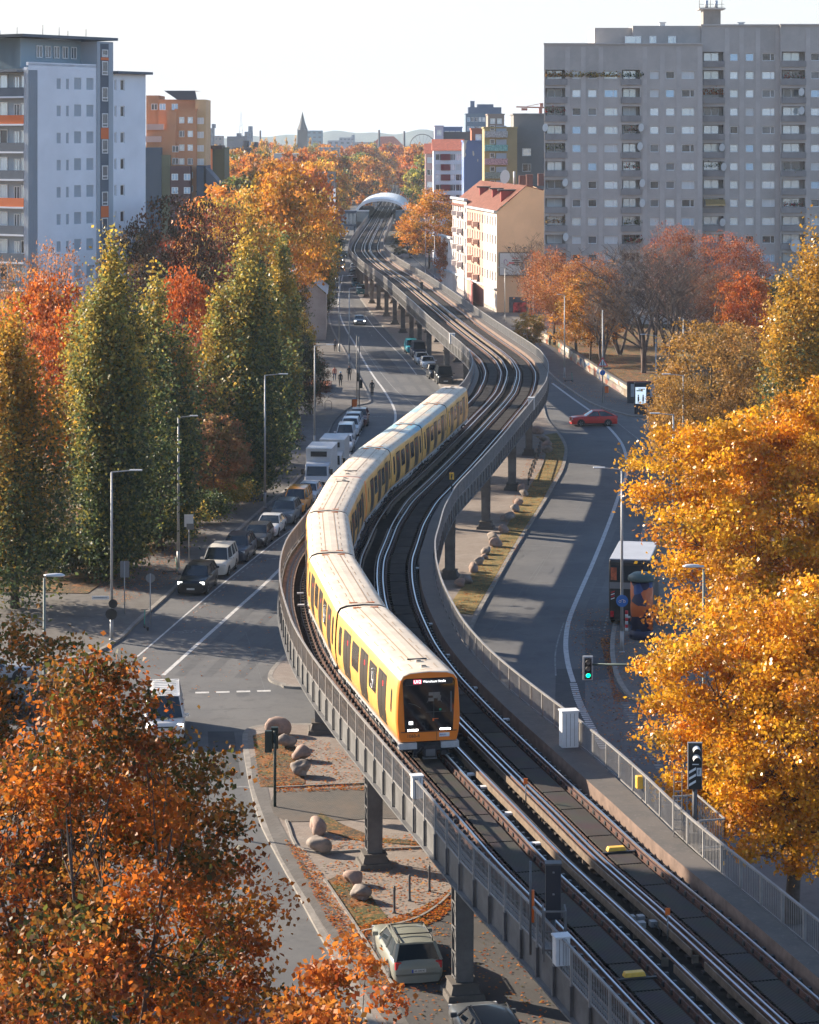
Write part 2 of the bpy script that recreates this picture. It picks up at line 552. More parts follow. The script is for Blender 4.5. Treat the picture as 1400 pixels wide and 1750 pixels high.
# right-hand pavements
rk = smooth_px(wpts([(1180, 1210), (1110, 1202), (1079, 1195), (1058, 1172), (1045, 1135), (1043, 1101), (1049, 1065), (1060, 1035), (1076, 990), (1092, 930), (1108, 860), (1118, 800), (1140, 785), (1200, 780), (1300, 778)]), 5)
raised('right_pavement', rk, [Vector((90, 240, 0)), Vector((90, 112, 0))], M['pavement'])
rk2 = smooth_px(wpts([(1300, 716), (1180, 716), (1110, 714), (1070, 710), (1014, 692), (975, 668), (944, 644), (900, 600), (850, 560), (800, 520), (760, 488), (730, 462), (705, 440), (688, 420), (684, 400)]), 5)
raised('upper_pavement', rk2, [Vector((60, 760, 0)), Vector((120, 300, 0)), Vector((120, 262, 0))], M['pavement'])
# park ground behind the painted wall, higher than the pavement and covered in leaves
pk = MB(); pp = wpts([(930, 585), (956, 602), (1010, 640), (1077, 680), (1140, 680), (1300, 672), (1500, 672)])
pk.poly([(p.x + .15, p.y + .3) for p in pp] + [(140, 400), (25, 410)], 0.0, 0.95)
tag(pk.build('park_ground', M['soil']), kind='structure')
flat('park_lawn', [(1160, 640), (1400, 640), (1500, 600), (1400, 585), (1200, 590), (1150, 610)], 0.96, M['grass'])

# painted markings
mk = MB()
def wline(px, w, z=0.006, mi=0, n=4, zoff=0):
    strip(mk, smooth_px(wpts(px), n), -w / 2, w / 2, z, mi)
def dashes(px, w, on, off, z=0.006, mi=0, cross=False):
    l = smooth_px(wpts(px), 10)
    acc = 0.0; cur = []; is_on = True
    for i in range(len(l) - 1):
        a, b = l[i], l[i + 1]; L = (b - a).length; d = (b - a) / max(L, 1e-6); t = 0.0
        while t < L:
            lim = on if is_on else off
            stp = min(lim - acc, L - t)
            if is_on: cur.append((a + d * t, a + d * (t + stp)))
            acc += stp; t += stp
            if acc >= lim - 1e-6:
                if is_on and cur:
                    strip(mk, [cur[0][0], cur[-1][1]], -w / 2, w / 2, z, mi)
                cur = []; acc = 0; is_on = not is_on
wline([(235, 1122), (256, 1104), (356, 1018), (426, 961), (475, 922), (521, 887), (575, 820), (606, 760), (618, 735)], 0.12)
dashes([(317, 1063), (366, 1018), (440, 957), (497, 912), (540, 872)], 0.12, 0.7, 0.7, mi=1)
wline([(279, 1154), (330, 1108), (400, 1045), (478, 973), (560, 880), (630, 790), (668, 735), (676, 715), (672, 694), (655, 665), (640, 645), (623, 618), (605, 585), (590, 560), (579, 530), (580, 500), (586, 470)], 0.24)
wline([(716, 702), (700, 686), (682, 672), (660, 648), (640, 622), (622, 596), (606, 570)], 0.10, mi=1)
dashes([(636, 575), (622, 552), (604, 527), (590, 505), (584, 480)], 0.12, 3, 3, mi=1)
wline([(712, 640), (690, 612), (668, 590), (640, 560), (625, 540)], 0.12, mi=0)
dashes([(334, 1184), (480, 1180)], 0.36, 0.72, 0.36)
wline([(400, 1345), (428, 1345)], 0.3, mi=1)
# right carriageway
wline([(944, 655), (975, 678), (1014, 706), (1040, 730), (1062, 757), (1071, 785), (1070, 812), (1060, 840), (1046, 880), (1030, 922), (1010, 970), (988, 1020), (972, 1062), (967, 1100), (971, 1135), (980, 1166)], 0.28, n=6)
dashes([(980, 1168), (988, 1195), (1003, 1228), (1022, 1262), (1034, 1282)], 0.38, 0.28, 0.16)
dashes([(1066, 1196), (1080, 1226), (1102, 1270), (1130, 1315), (1160, 1356)], 0.40, 0.30, 0.22, mi=1)
wline([(1053, 720), (1080, 742), (1106, 762), (1122, 780)], 0.12, mi=1)
wline([(900, 618), (944, 648)], 0.12, mi=1)
wline([(964, 1064), (955, 1090), (949, 1120), (950, 1155)], 0.09, mi=1)
dashes([(1041, 1043), (1036, 1062), (1032, 1080)], 0.12, 0.5, 0.5, mi=1)
wline([(860, 930), (960, 934)], 0.10, mi=1)
wline([(960, 1002), (1050, 1004)], 0.08, mi=1)
wline([(1020, 1372), (1150, 1376)], 0.10, mi=1)
# faded cycle symbols
def cycle_mark(px, py, s, rz, mi=1):
    c = U(px, py)
    ca, sa = math.cos(rz), math.sin(rz)
    def T(x, y): return Vector((c.x + (x * ca - y * sa) * s, c.y + (x * sa + y * ca) * s, 0))
    for cx in (-0.55, 0.55):
        ring = [T(cx + 0.33 * math.cos(a), 0.33 * math.sin(a)) for a in np.linspace(0, 2 * PI, 15)]
        strip(mk, ring, -0.04, 0.04, 0.007, mi)
    for a, b in (((-0.55, 0), (-0.1, 0.55)), ((-0.1, 0.55), (0.45, 0.5)), ((0.45, 0.5), (0, 0)), ((0, 0), (-0.55, 0)), ((0.55, 0), (0.4, 0.75)), ((0.4, 0.75), (0.6, 0.78)), ((-0.2, 0.65), (0.02, 0.65)), ((0, 0), (-0.1, 0.55))):
        strip(mk, [T(*a), T(*b)], -0.04, 0.04, 0.007, mi)
cycle_mark(320, 1081, 1.0, 0.1); cycle_mark(476, 955, 0.9, 0.1); cycle_mark(1003, 1076, 0.9, 0.0); cycle_mark(1075, 1300, 1.0, 0.0); cycle_mark(646, 712, 0.9, 0)
tag(mk.build('road_markings', [M['line'], M['line_faint']]), kind='structure')
# repair patches and joints in the asphalt
pt = MB()
for px in ([(950, 1143), (1000, 1143), (1000, 1250), (948, 1250)], [(1000, 1060), (1046, 1062), (1040, 1160), (1000, 1165)], [(355, 1250), (400, 1250), (412, 1330), (360, 1335)], [(628, 600), (655, 600), (690, 640), (665, 640)]):
    pt.poly([(p.x, p.y) for p in wpts(px)], 0.0, 0.0035)
for px in ([(700, 940), (1000, 946)],):
    strip(pt, wpts(px), -0.03, 0.03, 0.0045, 1)
for a, b in (((300, 1215), (480, 1208)), ((560, 905), (470, 1010)), ((930, 955), (820, 1110)), ((1000, 850), (900, 1010)), ((960, 1200), (975, 1300)), ((420, 1080), (455, 1185))):
    strip(pt, wpts([a, b]), -0.025, 0.025, 0.0045, 1)
tag(pt.build('asphalt_repairs', [M['asphalt_patch'], M['asphalt_seam']]), kind='structure')

# darker wheel tracks, cracks and tar seams of the carriageways
tt = MB()
def track_pair(px, offs):
    l = smooth_px(wpts(px), 5)
    for o_ in offs: strip(tt, l, o_ - .28, o_ + .28, 0.0022, 0)
track_pair([(279, 1154), (400, 1045), (478, 973), (560, 880), (668, 735), (672, 694), (640, 645), (605, 585), (580, 520), (584, 470)], (.9, 2.4, 4.2, 5.7))
track_pair([(990, 700), (1071, 785), (1060, 840), (1010, 970), (972, 1062), (967, 1100), (980, 1166), (1034, 1282)], (-1.0, -2.5, -4.4, -5.9))
rs_ = random.Random(31)
for i in range(46):
    c = U(rs_.choice((rs_.uniform(300, 640), rs_.uniform(880, 1040))), rs_.uniform(620, 1300)); a_ = rs_.uniform(0, PI); l = [c]
    for k in range(rs_.randint(4, 10)):
        a_ += rs_.uniform(-.6, .6); l.append(l[-1] + Vector((math.cos(a_), math.sin(a_), 0)) * rs_.uniform(.3, .8))
    strip(tt, l, -.018, .018, .0048, 1)
for i in range(22):
    c = U(rs_.choice((rs_.uniform(300, 640), rs_.uniform(880, 1040))), rs_.uniform(620, 1300)); n = 12; r = rs_.uniform(.15, .55)
    tt.add([(c.x + r * rs_.uniform(.7, 1.2) * math.cos(2 * PI * k / n), c.y + r * 1.3 * rs_.uniform(.7, 1.2) * math.sin(2 * PI * k / n), .0028) for k in range(n)], [tuple(range(n))], 0)
tag(tt.build('asphalt_wear', [mat('wheel_track_asphalt', (.070, .072, .077), .75, var=.18, scale=1.6), mat('tar_seam', (.025, .025, .026), .5)]), kind='structure')
# manhole covers and drains set flush in the carriageways
mh = MB()
for i, (px, py) in enumerate(((400, 1120), (620, 660), (1010, 880), (905, 1040), (330, 1290), (560, 560 + 60), (1000, 760), (450, 1025))):
    c = U(px, py); n = 14; r = .34
    mh.add([(c.x + r * math.cos(2 * PI * k / n), c.y + r * math.sin(2 * PI * k / n), .0052) for k in range(n)], [tuple(range(n))], 0)
tag(mh.build('manhole_covers', mat('cast_iron', (.045, .042, .04), .6, var=.3, scale=9)), kind='structure')
# ---------------------------------------------------------------- the elevated railway
M['steel'] = mat('grey_painted_steel', (0.115, 0.114, 0.116), 0.6, var=0.25, scale=1.3, bump=0.05)
M['steel_dark'] = mat('dark_girder_steel', (0.085, 0.085, 0.09), 0.65, var=0.3, scale=1.1)
M['galv'] = mat('galvanised_railing', (0.23, 0.222, 0.218), 0.55, var=0.15, scale=2.0, metal=0.1)
M['rust'] = mat('rusty_rail_web', (0.13, 0.062, 0.04), 0.85, var=0.35, scale=5)
M['railhead'] = mat('polished_rail', (0.42, 0.44, 0.48), 0.30, metal=1.0)
M['deckblack'] = mat('black_deck_sheet', (0.018, 0.015, 0.013), 0.95, spec=0.15, var=0.5, scale=2.0)  # near-black sheet closing the deck under the tracks
M['bearer'] = mat('red_brown_bearer', (0.13, 0.055, 0.038), 0.9, var=0.5, scale=3.5, col2=(0.06, 0.035, 0.028))
M['concrete'] = multi_noise('walkway_concrete', (0.115, 0.102, 0.092), [((0.085, 0.08, 0.075), 0.8, 0.45, 0.62, 0.8), ((0.18, 0.16, 0.15), 6, 0.55, 0.7, 0.5)], rough=0.9)
M['kerbpink'] = mat('walkway_edge', (0.17, 0.115, 0.09), 0.9, var=0.25, scale=2)
M['cream'] = mat('third_rail_cover', (0.16, 0.115, 0.08), 0.7, var=0.3, scale=4)
M['whitebox'] = mat('white_cabinet', (0.62, 0.63, 0.64), 0.5, var=0.06, scale=3)
M['plank'] = mat('walkway_planks', (0.19, 0.14, 0.115), 0.9, var=0.3, scale=4)
M['black'] = mat('black_metal', (0.012, 0.013, 0.016), 0.5)
M['yellow'] = mat('yellow_cover', (0.75, 0.42, 0.05), 0.5, var=0.1, scale=8)
M['orange'] = mat('orange_plastic', (0.80, 0.16, 0.02), 0.5)
def grating():
    m, nt, b = _mat('steel_grating')
    g = nt.nodes.new('ShaderNodeNewGeometry')
    w = nt.nodes.new('ShaderNodeTexWave'); w.bands_direction = 'DIAGONAL'
    w.inputs['Scale'].default_value = 5.0
    w.inputs['Distortion'].default_value = 0
    nt.links.new(g.outputs['Position'], w.inputs['Vector'])
    n = nt.nodes.new('ShaderNodeTexNoise'); n.inputs['Scale'].default_value = 1.2; n.inputs['Detail'].default_value = 5
    nt.links.new(g.outputs['Position'], n.inputs['Vector'])
    x = nt.nodes.new('ShaderNodeMix'); x.data_type = 'RGBA'
    x.inputs['A'].default_value = (0.022, 0.020, 0.018, 1); x.inputs['B'].default_value = (0.115, 0.10, 0.088, 1)
    nt.links.new(w.outputs['Fac'], x.inputs['Factor'])
    y = nt.nodes.new('ShaderNodeMix'); y.data_type = 'RGBA'; y.blend_type = 'MULTIPLY'; y.inputs['Factor'].default_value = 0.5
    nt.links.new(x.outputs['Result'], y.inputs['A']); nt.links.new(n.outputs['Color'], y.inputs['B'])
    nt.links.new(y.outputs['Result'], b.inputs['Base Color'])
    b.inputs['Roughness'].default_value = 0.85
    b.inputs['Specular IOR Level'].default_value = 0.15
    return m
M['grating'] = grating()

ZR = 6.6
BRP = [(1400,1707),(1234,1563),(1100,1455),(1033,1390.6),(966,1331),(920,1288),(856,1228.6),(786,1156.6),(745,1103),(726,1063.6),(711,1027),(704,988.6),(704,952),(710,940),(723,897),(746,857),(777,826),(817,783),(860,734),(896,691),(910,671),(915.4,650),(915.4,635),(904,616),(886,601.6),(858,583),(811,549.6),(774,521.7),(737,494),(714,478),(680,458),(656,440.6),(645.7,428.6),(645.7,418),(652.6,399.4),(661,382),(664.6,372),(676,348),(684,325),(684,312)]
_w = [U(x, y, ZR) for (x, y) in BRP]
_Y = np.array([p.y for p in _w]); _X = np.array([p.x for p in _w])
_o = np.argsort(_Y); _Y, _X = _Y[_o], _X[_o]
_Y = np.concatenate([[40.0], _Y]); _X = np.concatenate([[_X[0] + (63.4 - 40) * 0.245], _X])
Yg = np.arange(40.0, 1290.0, 0.5)
Xg = np.interp(Yg, _Y, _X)
def _gs(a, s):
    k = np.arange(-int(4 * s), int(4 * s) + 1); w = np.exp(-k ** 2 / (2 * s * s)); w /= w.sum()
    return np.convolve(np.pad(a, len(k) // 2, mode='edge'), w, mode='valid')
_e = Xg.copy()
# keep the straight run-in at the near end while smoothing
lead = np.arange(Yg[0] - 30, Yg[0], 0.5)
Xp = np.concatenate([Xg[0] - (lead[::1] - Yg[0]) * 0.245, Xg])
_n1 = _gs(Xp, 3.2)[len(lead):]; _n2 = _gs(Xp, 14)[len(lead):]; _n3 = _gs(Xp, 24)[len(lead):]
wt = np.clip((Yg - 230) / 80, 0, 1); wt2 = np.clip((Yg - 560) / 100, 0, 1)
Xs = _n1 * (1 - wt) + _n2 * wt
Xs = Xs * (1 - wt2) + _n3 * wt2
_dx = np.gradient(Xs, Yg)
_nx = 1 / np.sqrt(1 + _dx ** 2); _ny = -_dx * _nx        # right-hand normal
CX = Xs - 2.4 * _nx; CY = Yg - 2.4 * _ny
SS = np.concatenate([[0], np.cumsum(np.hypot(np.diff(CX), np.diff(CY)))])
def uo(s, u):
    """the left side is built out a little round the first bend"""
    if u > 2.6:
        y = float(np.interp(s, SS, CY))
        return u + .5 * math.exp(-((y - 86) / 11.0) ** 2) * min(1.0, u - 2.6)
    if u >= -.9: return u
    y = float(np.interp(s, SS, CY))
    return u - .72 * math.exp(-((y - 127) / 22.0) ** 2) * min(1.0, -u / 3.6)
def cp(s, u=0.0, z=0.0):
    """a point of the line: distance s along it, u to the right, height z"""
    x = np.interp(s, SS, CX); y = np.interp(s, SS, CY)
    tx = np.interp(s, SS, np.gradient(CX, SS)); ty = np.interp(s, SS, np.gradient(CY, SS))
    l = math.hypot(tx, ty); tx /= l; ty /= l
    u = uo(s, u)
    return Vector((x + ty * u, y - tx * u, z))
def ct(s):
    a, b = cp(s - 0.3), cp(s + 0.3)
    return (b - a).normalized()
def s_at(Y):
    return float(np.interp(Y, CY, SS))

def sweep(mb, prof, s0, s1, step=2.0, mi=0, mis=None, caps=True):
    """closed outline prof = [(u,z)...] carried along the line"""
    n = max(1, int(math.ceil((s1 - s0) / step)))
    vs = []
    for i in range(n + 1):
        s = s0 + (s1 - s0) * i / n
        p = cp(s); t = ct(s); r = Vector((t.y, -t.x, 0))
        for (u, z) in prof:
            q = p + r * uo(s, u)
            vs.append((q.x, q.y, z))
    k = len(prof)
    b = len(mb.v)
    mb.v.extend(vs)
    for i in range(n):
        for j in range(k):
            j2 = (j + 1) % k
            mb.f.append([b + i * k + j, b + i * k + j2, b + (i + 1) * k + j2, b + (i + 1) * k + j])
            mb.m.append(mi if mis is None else mis[j]); mb.sm.append(False)
    if caps:
        mb.f.append([b + j for j in range(k)][::-1]); mb.m.append(mi); mb.sm.append(False)
        mb.f.append([b + n * k + j for j in range(k)]); mb.m.append(mi); mb.sm.append(False)
    return mb
def rect(u0, u1, z0, z1):
    return [(u0, z0), (u0, z1), (u1, z1), (u1, z0)]

S0, S1 = s_at(48), s_at(1240)
SST = s_at(700)               # the station begins
SN = s_at(250)                # fine detail ends here
viaduct = empty('elevated_railway_viaduct', (0, 0, 0), 'long grey steel railway viaduct winding in an S through the middle of the street', 'viaduct')

mb = MB()
sweep(mb, rect(-3.5, 3.5, 6.12, 6.2), S0, S1, 3)
mb.build('deck_plate', M['deckblack'], viaduct)
mb = MB()
for u in (-1.8, 1.8):
    sweep(mb, rect(u - 0.2, u + 0.2, 5.0, 6.11), S0, S1, 3)
s = S0
while s < s_at(700):
    a, b = cp(s, -3.5), cp(s, 3.5)
    mb.bar((a.x, a.y, 5.85), (b.x, b.y, 5.85), 0.16, 0.5)
    s += 3.2
mb.build('main_girders', M['steel_dark'], viaduct)

def side_girder(sg):
    mb = MB()
    u0, u1 = (3.52, 3.58) if sg > 0 else (-3.58, -3.52)
    sweep(mb, rect(u0, u1, 5.82, 6.66), S0, S1, 2.5)
    sweep(mb, rect(min(u0, u0 + sg * .16), max(u1, u1 + sg * .1), 5.76, 5.818), S0, S1, 2.5)
    s = S0
    while s < s_at(600):
        p = cp(s, sg * 3.64)
        t = ct(s)
        mb.box((p.x, p.y, 6.17), (0.07, 0.10, 0.9), rz=math.atan2(t.y, t.x) - PI / 2)
        s += 1.6
    return mb.build('side_girder', M['steel'], viaduct)
side_girder(-1); side_girder(1)

def railing(sg):
    mb = MB()
    u = sg * 3.62
    sweep(mb, rect(u - 0.035, u + 0.035, 7.60, 7.66), S0, SST, 1.6)
    sweep(mb, rect(u - 0.02, u + 0.02, 6.72, 6.76), S0, SST, 1.6)
    s = S0; k = 0
    while s < SST:
        p = cp(s, u); t = ct(s); rz = math.atan2(t.y, t.x) - PI / 2
        mb.box((p.x, p.y, 7.12), (0.07, 0.09, 1.0), rz=rz)
        nb = 11 if s < SN else 6
        for j in range(1, nb + 1):
            q = cp(s + 1.6 * j / (nb + 1), u)
            mb.box((q.x, q.y, 7.18), (0.012, 0.022 if s < SN else 0.09, 0.86), rz=rz)
        s += 1.6
    return mb.build('railing', M['galv'], viaduct)
railing(-1); railing(1)

# walkways
mb = MB()
sweep(mb, rect(2.78, 3.5, 6.21, 6.80), S0, SST, 2, mis=[1, 0, 0, 0])
mb.build('concrete_walkway', [M['concrete'], M['kerbpink']], viaduct)
mb = MB()
s = S0
while s < SST:
    L = 0.9
    sweep(mb, rect(-3.5, -3.03, 6.42, 6.47), s, s + L - 0.03, 1)
    s += L
sweep(mb, rect(-3.34, -3.26, 6.471, 6.51), S0, SST, 2, 1); sweep(mb, rect(-3.18, -3.12, 6.471, 6.50), S0, SST, 2, 1)
mb.build('plank_walkway', [M['plank'], M['black']], viaduct)

# small bay built out for the signal on the right
mb = MB()
sweep(mb, rect(3.66, 4.55, 6.50, 6.79), s_at(74.9), s_at(77.8), 1)
mb.build('signal_bay', M['concrete'], viaduct)
mb = MB()
c4 = [cp(s_at(74.9), 3.66), cp(s_at(74.9), 4.5), cp(s_at(77.8), 4.5), cp(s_at(77.8), 3.66)]
for a, b in zip(c4[:-1], c4[1:]):
    for z in (6.9, 7.75): mb.bar((a.x, a.y, z), (b.x, b.y, z), .04, .05)
    n = max(2, int((b - a).length / .16))
    for k in range(n + 1):
        q = a.lerp(b, k / n); mb.box((q.x, q.y, 7.3), (.02, .02, .95))
mb.build('bay_railing', M['galv'], viaduct)

# tracks
for tr in (-1.65, 1.65):
    for sd in (-0.75, 0.75):
        u = tr + sd
        mb = MB()
        prof = [(u - 0.07, ZR - 0.15), (u - 0.035, ZR - 0.13), (u - 0.02, ZR - 0.05), (u - 0.035, ZR - 0.03), (u - 0.028, ZR), (u + 0.028, ZR), (u + 0.035, ZR - 0.03), (u + 0.02, ZR - 0.05), (u + 0.035, ZR - 0.13), (u + 0.07, ZR - 0.15)]
        sweep(mb, prof, S0, S1, 1.5, mis=[0, 0, 0, 1, 1, 1, 0, 0, 0, 0])
        mb.build('running_rail', [M['rust'], M['railhead']], viaduct)
mb = MB()
for tr in (-1.65, 1.65):
    for sd in (-0.75, 0.75):
        u = tr + sd
        sweep(mb, rect(u - 0.2, u + 0.2, 6.21, 6.44), S0, s_at(300), 2)
        # inner guard rail beside the wheel
        g = tr + sd * 0.80
        sweep(mb, rect(g - 0.02, g + 0.02, 6.45, 6.57), S0, s_at(300), 2)
mb.build('rail_bearers', M['bearer'], viaduct)
mb = MB()
s = S0
while s < s_at(180):
    for tr in (-1.65, 1.65):
        for sd in (-0.75, 0.75):
            for off in (-0.15, 0.15):
                p = cp(s, tr + sd + off); t = ct(s)
                mb.box((p.x, p.y, 6.50), (0.13, 0.17, 0.12), rz=math.atan2(t.y, t.x) - PI / 2, taper=0.7)
    s += 0.65
o = mb.build('rail_fastenings', M['black'], viaduct); o['kind'] = 'stuff'
# sleepers in the dark trough outside the rails
mb = MB()
s = S0
while s < s_at(330):
    for tr in (-1.65, 1.65):
        a, b = cp(s, tr - 1.15), cp(s, tr + 1.12)
        mb.bar((a.x, a.y, 6.24), (b.x, b.y, 6.24), 0.2, 0.07)
    s += 0.65
o = mb.build('sleepers', mat('old_sleeper', (0.045, 0.035, 0.03), 0.95, var=0.3, scale=3), viaduct); o['kind'] = 'stuff'

mb = MB()
s = S0; k = 0
rng = random.Random(5)
while s < SST:
    L = 3.2 if k % 3 else 2.2
    for tr in (-1.65, 1.65):
        sweep(mb, rect(tr - 0.40, tr + 0.40, 6.46, 6.50), s, s + L - 0.10, 1.6, 0 if s < s_at(93 if tr < 0 else 90) else 1)  # panels beyond the train front coloured dark for the shade there
    s += L; k += 1
mb.build('track_grating', [M['grating'], mat('shade_dark_panels', (0.028, 0.024, 0.022), .9, spec=0.15, var=.4, scale=1.5)], viaduct)

for (u, cu) in ((-0.32, -0.42), (0.60, 0.46)):
    mb = MB()
    sweep(mb, rect(u - 0.03, u + 0.03, 6.60, 6.68), S0, SST, 2, mis=[0, 1, 0, 0])
    mb.build('third_rail', [M['rust'], M['railhead']], viaduct)
    mb = MB()
    segs = [(S0, s_at(66)), (s_at(67), s_at(91)), (s_at(100), s_at(140)), (s_at(146), s_at(230)), (s_at(240), SST)]
    for (a, b) in segs:
        sweep(mb, rect(cu - 0.02, cu + 0.02, 6.42, 6.64), a, b, 2)
        sweep(mb, rect(cu - 0.03 + 0.24, cu + 0.01 + 0.24, 6.42, 6.62), a, b, 2)
        s = a
        while s < min(b, s_at(200)):
            p = cp(s, cu + 0.1)
            mb.box((p.x, p.y, 6.36), (0.18, 0.1, 0.22))
            s += 2.4
    mb.build('third_rail_cover', M['cream'], viaduct)
# cable runs beside the rails
mb = MB()
for u in (2.62, 2.68, -2.75):
    pts = []
    s = S0
    while s < s_at(320):
        pts.append(cp(s, u + 0.015 * math.sin(s * 0.7 + u * 9), 6.27)); s += 1.3
    mb.tube(pts, 0.022, 5)
mb.build('cable_run', M['black'], viaduct)

# pillars
def pillar_mesh():
    mb = MB()
    H = 5.0
    # riveted I-section: two flanges and a web, flaring towards the head
    for sy in (-1, 1):
        vs = []
        for (z, w, d) in ((0.45, 0.30, 0.30), (3.6, 0.32, 0.32), (4.6, 0.40, 0.42), (H, 0.5, 0.5)):
            for (a, b) in ((-w, d - 0.04), (w, d - 0.04), (w, d), (-w, d)):
                vs.append((a, sy * b, z))
        fs = []
        for i in range(3):
            for j in range(4):
                j2 = (j + 1) % 4
                f = (i * 4 + j, i * 4 + j2, (i + 1) * 4 + j2, (i + 1) * 4 + j)
                fs.append(f if sy > 0 else f[::-1])
        mb.add(vs, fs)
    mb.box((0, 0, 2.7), (0.10, 0.60, 4.5))
    mb.box((-0.2, 0, 2.7), (0.06, 0.56, 4.5)); mb.box((0.2, 0, 2.7), (0.06, 0.56, 4.5))
    z = 0.6
    while z < 4.9:
        for sx in (-0.26, 0.26):
            for sy in (-1, 1):
                mb.box((sx, sy * 0.325, z), (0.03, 0.03, 0.03))
        z += 0.16
    for k, z in enumerate(np.arange(0.7, 4.6, 0.42)):
        mb.bar((-0.305, -0.26, z), (-0.305, 0.26, z + (0.38 if k % 2 else -0.0)), 0.03, 0.05)
        mb.bar((0.305, -0.26, z), (0.305, 0.26, z + (0.0 if k % 2 else 0.38)), 0.03, 0.05)
    o = mb.build('tmp', M['steel'], None, me_only=True)
    return o
def base_mesh():
    mb = MB()
    mb.box((0, 0, 0.30), (1.15, 1.15, 0.5), taper=0.72)
    mb.box((0, 0, 0.56), (0.95, 0.95, 0.06))
    mb.box((0, 0, 0.08), (1.35, 1.35, 0.3), taper=0.9)
    return mb.build('tmp2', M['concrete'], me_only=True)
pm, pbm = pillar_mesh(), base_mesh()
pY = [68, 82.4, 97.1, 118.6, 140, 160.5, 181, 201, 223, 245, 268, 291, 316.7, 333, 348, 365, 382, 399, 415, 431, 447, 463, 480, 500, 520, 540, 560, 580, 600, 620, 640, 660, 680, 700]
for Yp in pY:
    s = s_at(Yp); t = ct(s); rz = math.atan2(t.y, t.x) - PI / 2
    for sg in (-1, 1):
        if Yp > 520 and sg > 0: continue
        p = cp(s, sg * 1.9)
        o = sobj('support_pillar', pm, viaduct); o.location = (p.x, p.y, 0.1); o.rotation_euler = (0, 0, rz)
        b = sobj('footing', pbm, o)
mb = MB()
for Yp in pY:
    s = s_at(Yp)
    a, b = cp(s, -2.6), cp(s, 2.6)
    mb.bar((a.x, a.y, 5.35), (b.x, b.y, 5.35), 0.45, 0.6)
mb.build('cross_beams', M['steel_dark'], viaduct)

# ---------------------------------------------------------------- station at the far end
M['white'] = mat('white_paint', (0.78, 0.78, 0.78), 0.45)
M['glassdk'] = mat('dark_glass', (0.05, 0.07, 0.09), 0.08, spec=0.8)
M['glassbl'] = mat('blue_tinted_glass', (0.16, 0.22, 0.26), 0.12, spec=0.8, metal=0.2)
Ys = 712.0
st = empty('railway_station', (0, 0, 0), 'distant elevated station hall with a white arched roof straddling the tracks', 'station')
ss = s_at(Ys)
def arch(mb, s0, s1, r0, r1, mi=0, n=24, half=7.5, base=8.0, rise=3.9):
    prof = []
    outer = [(half * math.cos(a), base + rise * math.sin(a)) for a in np.linspace(PI, 0, n)]
    inner = [((half - r0) * math.cos(a), base + (rise - r0) * math.sin(a)) for a in np.linspace(0, PI, n)]
    sweep(mb, outer + inner, s0, s1, 8, mi)
mb = MB(); arch(mb, ss, ss + 1.2, 0.75, 0)
mb.build('arch_fascia', M['white'], st)
mb = MB(); arch(mb, ss + 1.25, ss + 85, 0.25, 0)
mb.build('arched_roof', mat('pale_roof_sheet', (0.60, 0.62, 0.63), 0.4, var=0.1, scale=1), st)
mb = MB()
for k in range(-6, 7):
    u = k * 1.08
    zt = 8.0 + 3.3 * math.sqrt(max(0.02, 1 - (u / 7.0) ** 2))
    a = cp(ss + 2.5, u)
    mb.bar((a.x, a.y, 9.4), (a.x, a.y, zt), 0.12)
a, b = cp(ss + 2.5, -6.8), cp(ss + 2.5, 6.8)
mb.bar((a.x, a.y, 9.4), (b.x, b.y, 9.4), 0.15, 0.25)
mb.build('gable_glazing_bars', M['steel'], st)
mb = MB()
for sg in (-1, 1):
    for kk in range(0, 9):
        p = cp(ss + 2 + kk * 9, sg * 7.0); mb.box((p.x, p.y, 4.0), (0.5, 0.5, 8.0))
mb.build('hall_columns', M['steel'], st)
for sg in (-1, 1):
    mb = MB(); sweep(mb, rect(min(sg * 3.7, sg * 7.0), max(sg * 3.7, sg * 7.0), 6.0, 7.5), ss + 1, ss + 85, 8)
    mb.build('platform', M['concrete'], st)
    mb = MB(); sweep(mb, rect(sg * 6.9 - .08, sg * 6.9 + .08, 7.51, 9.3), ss + 1.5, ss + 85, 8)
    mb.build('side_glazing', M['glassbl'], st)
mb = MB()
p = cp(ss - 6, -10.2)
mb.box((p.x, p.y, 6.3), (6.2, 9, 3.4), 0); mb.box((p.x, p.y, 8.3), (6.6, 9.6, 0.7), 1)
for k in range(6): mb.box((p.x - 2.9 + k * 1.15, p.y - 4.56, 6.4), (0.14, 0.12, 3.0), 2)
mb.box((p.x, p.y - 4.5, 4.5), (6.4, 0.3, 0.4), 1)
for k in (-1, 1):
    mb.box((p.x + k * 2.7, p.y - 3.5, 2.2), (0.4, 0.4, 4.6), 1)
mb.build('stair_house', [M['glassbl'], mat('navy_fascia', (0.06, 0.08, 0.12), 0.6), M['white']], st)
p = cp(ss - 4, -5.2)
mb = MB(); mb.box((p.x, p.y, 6.9), (3.6, 6, 3.0), 0); mb.box((p.x, p.y - 3.06, 8.6), (3.8, 0.2, 0.4), 1)
mb.box((p.x, p.y, 4.6), (3.6, 6, 1.4), 2)
mb.build('lift_house', [M['glassbl'], M['white'], M['steel_dark']], st)
p = cp(ss - 2, 6.2)
mb = MB(); mb.box((p.x, p.y, 7.2), (3.8, 5, 3.0), 0); mb.box((p.x, p.y, 4.8), (4.4, 6, 1.6), 1)
mb.build('lift_house', [M['glassbl'], M['steel_dark']], st)
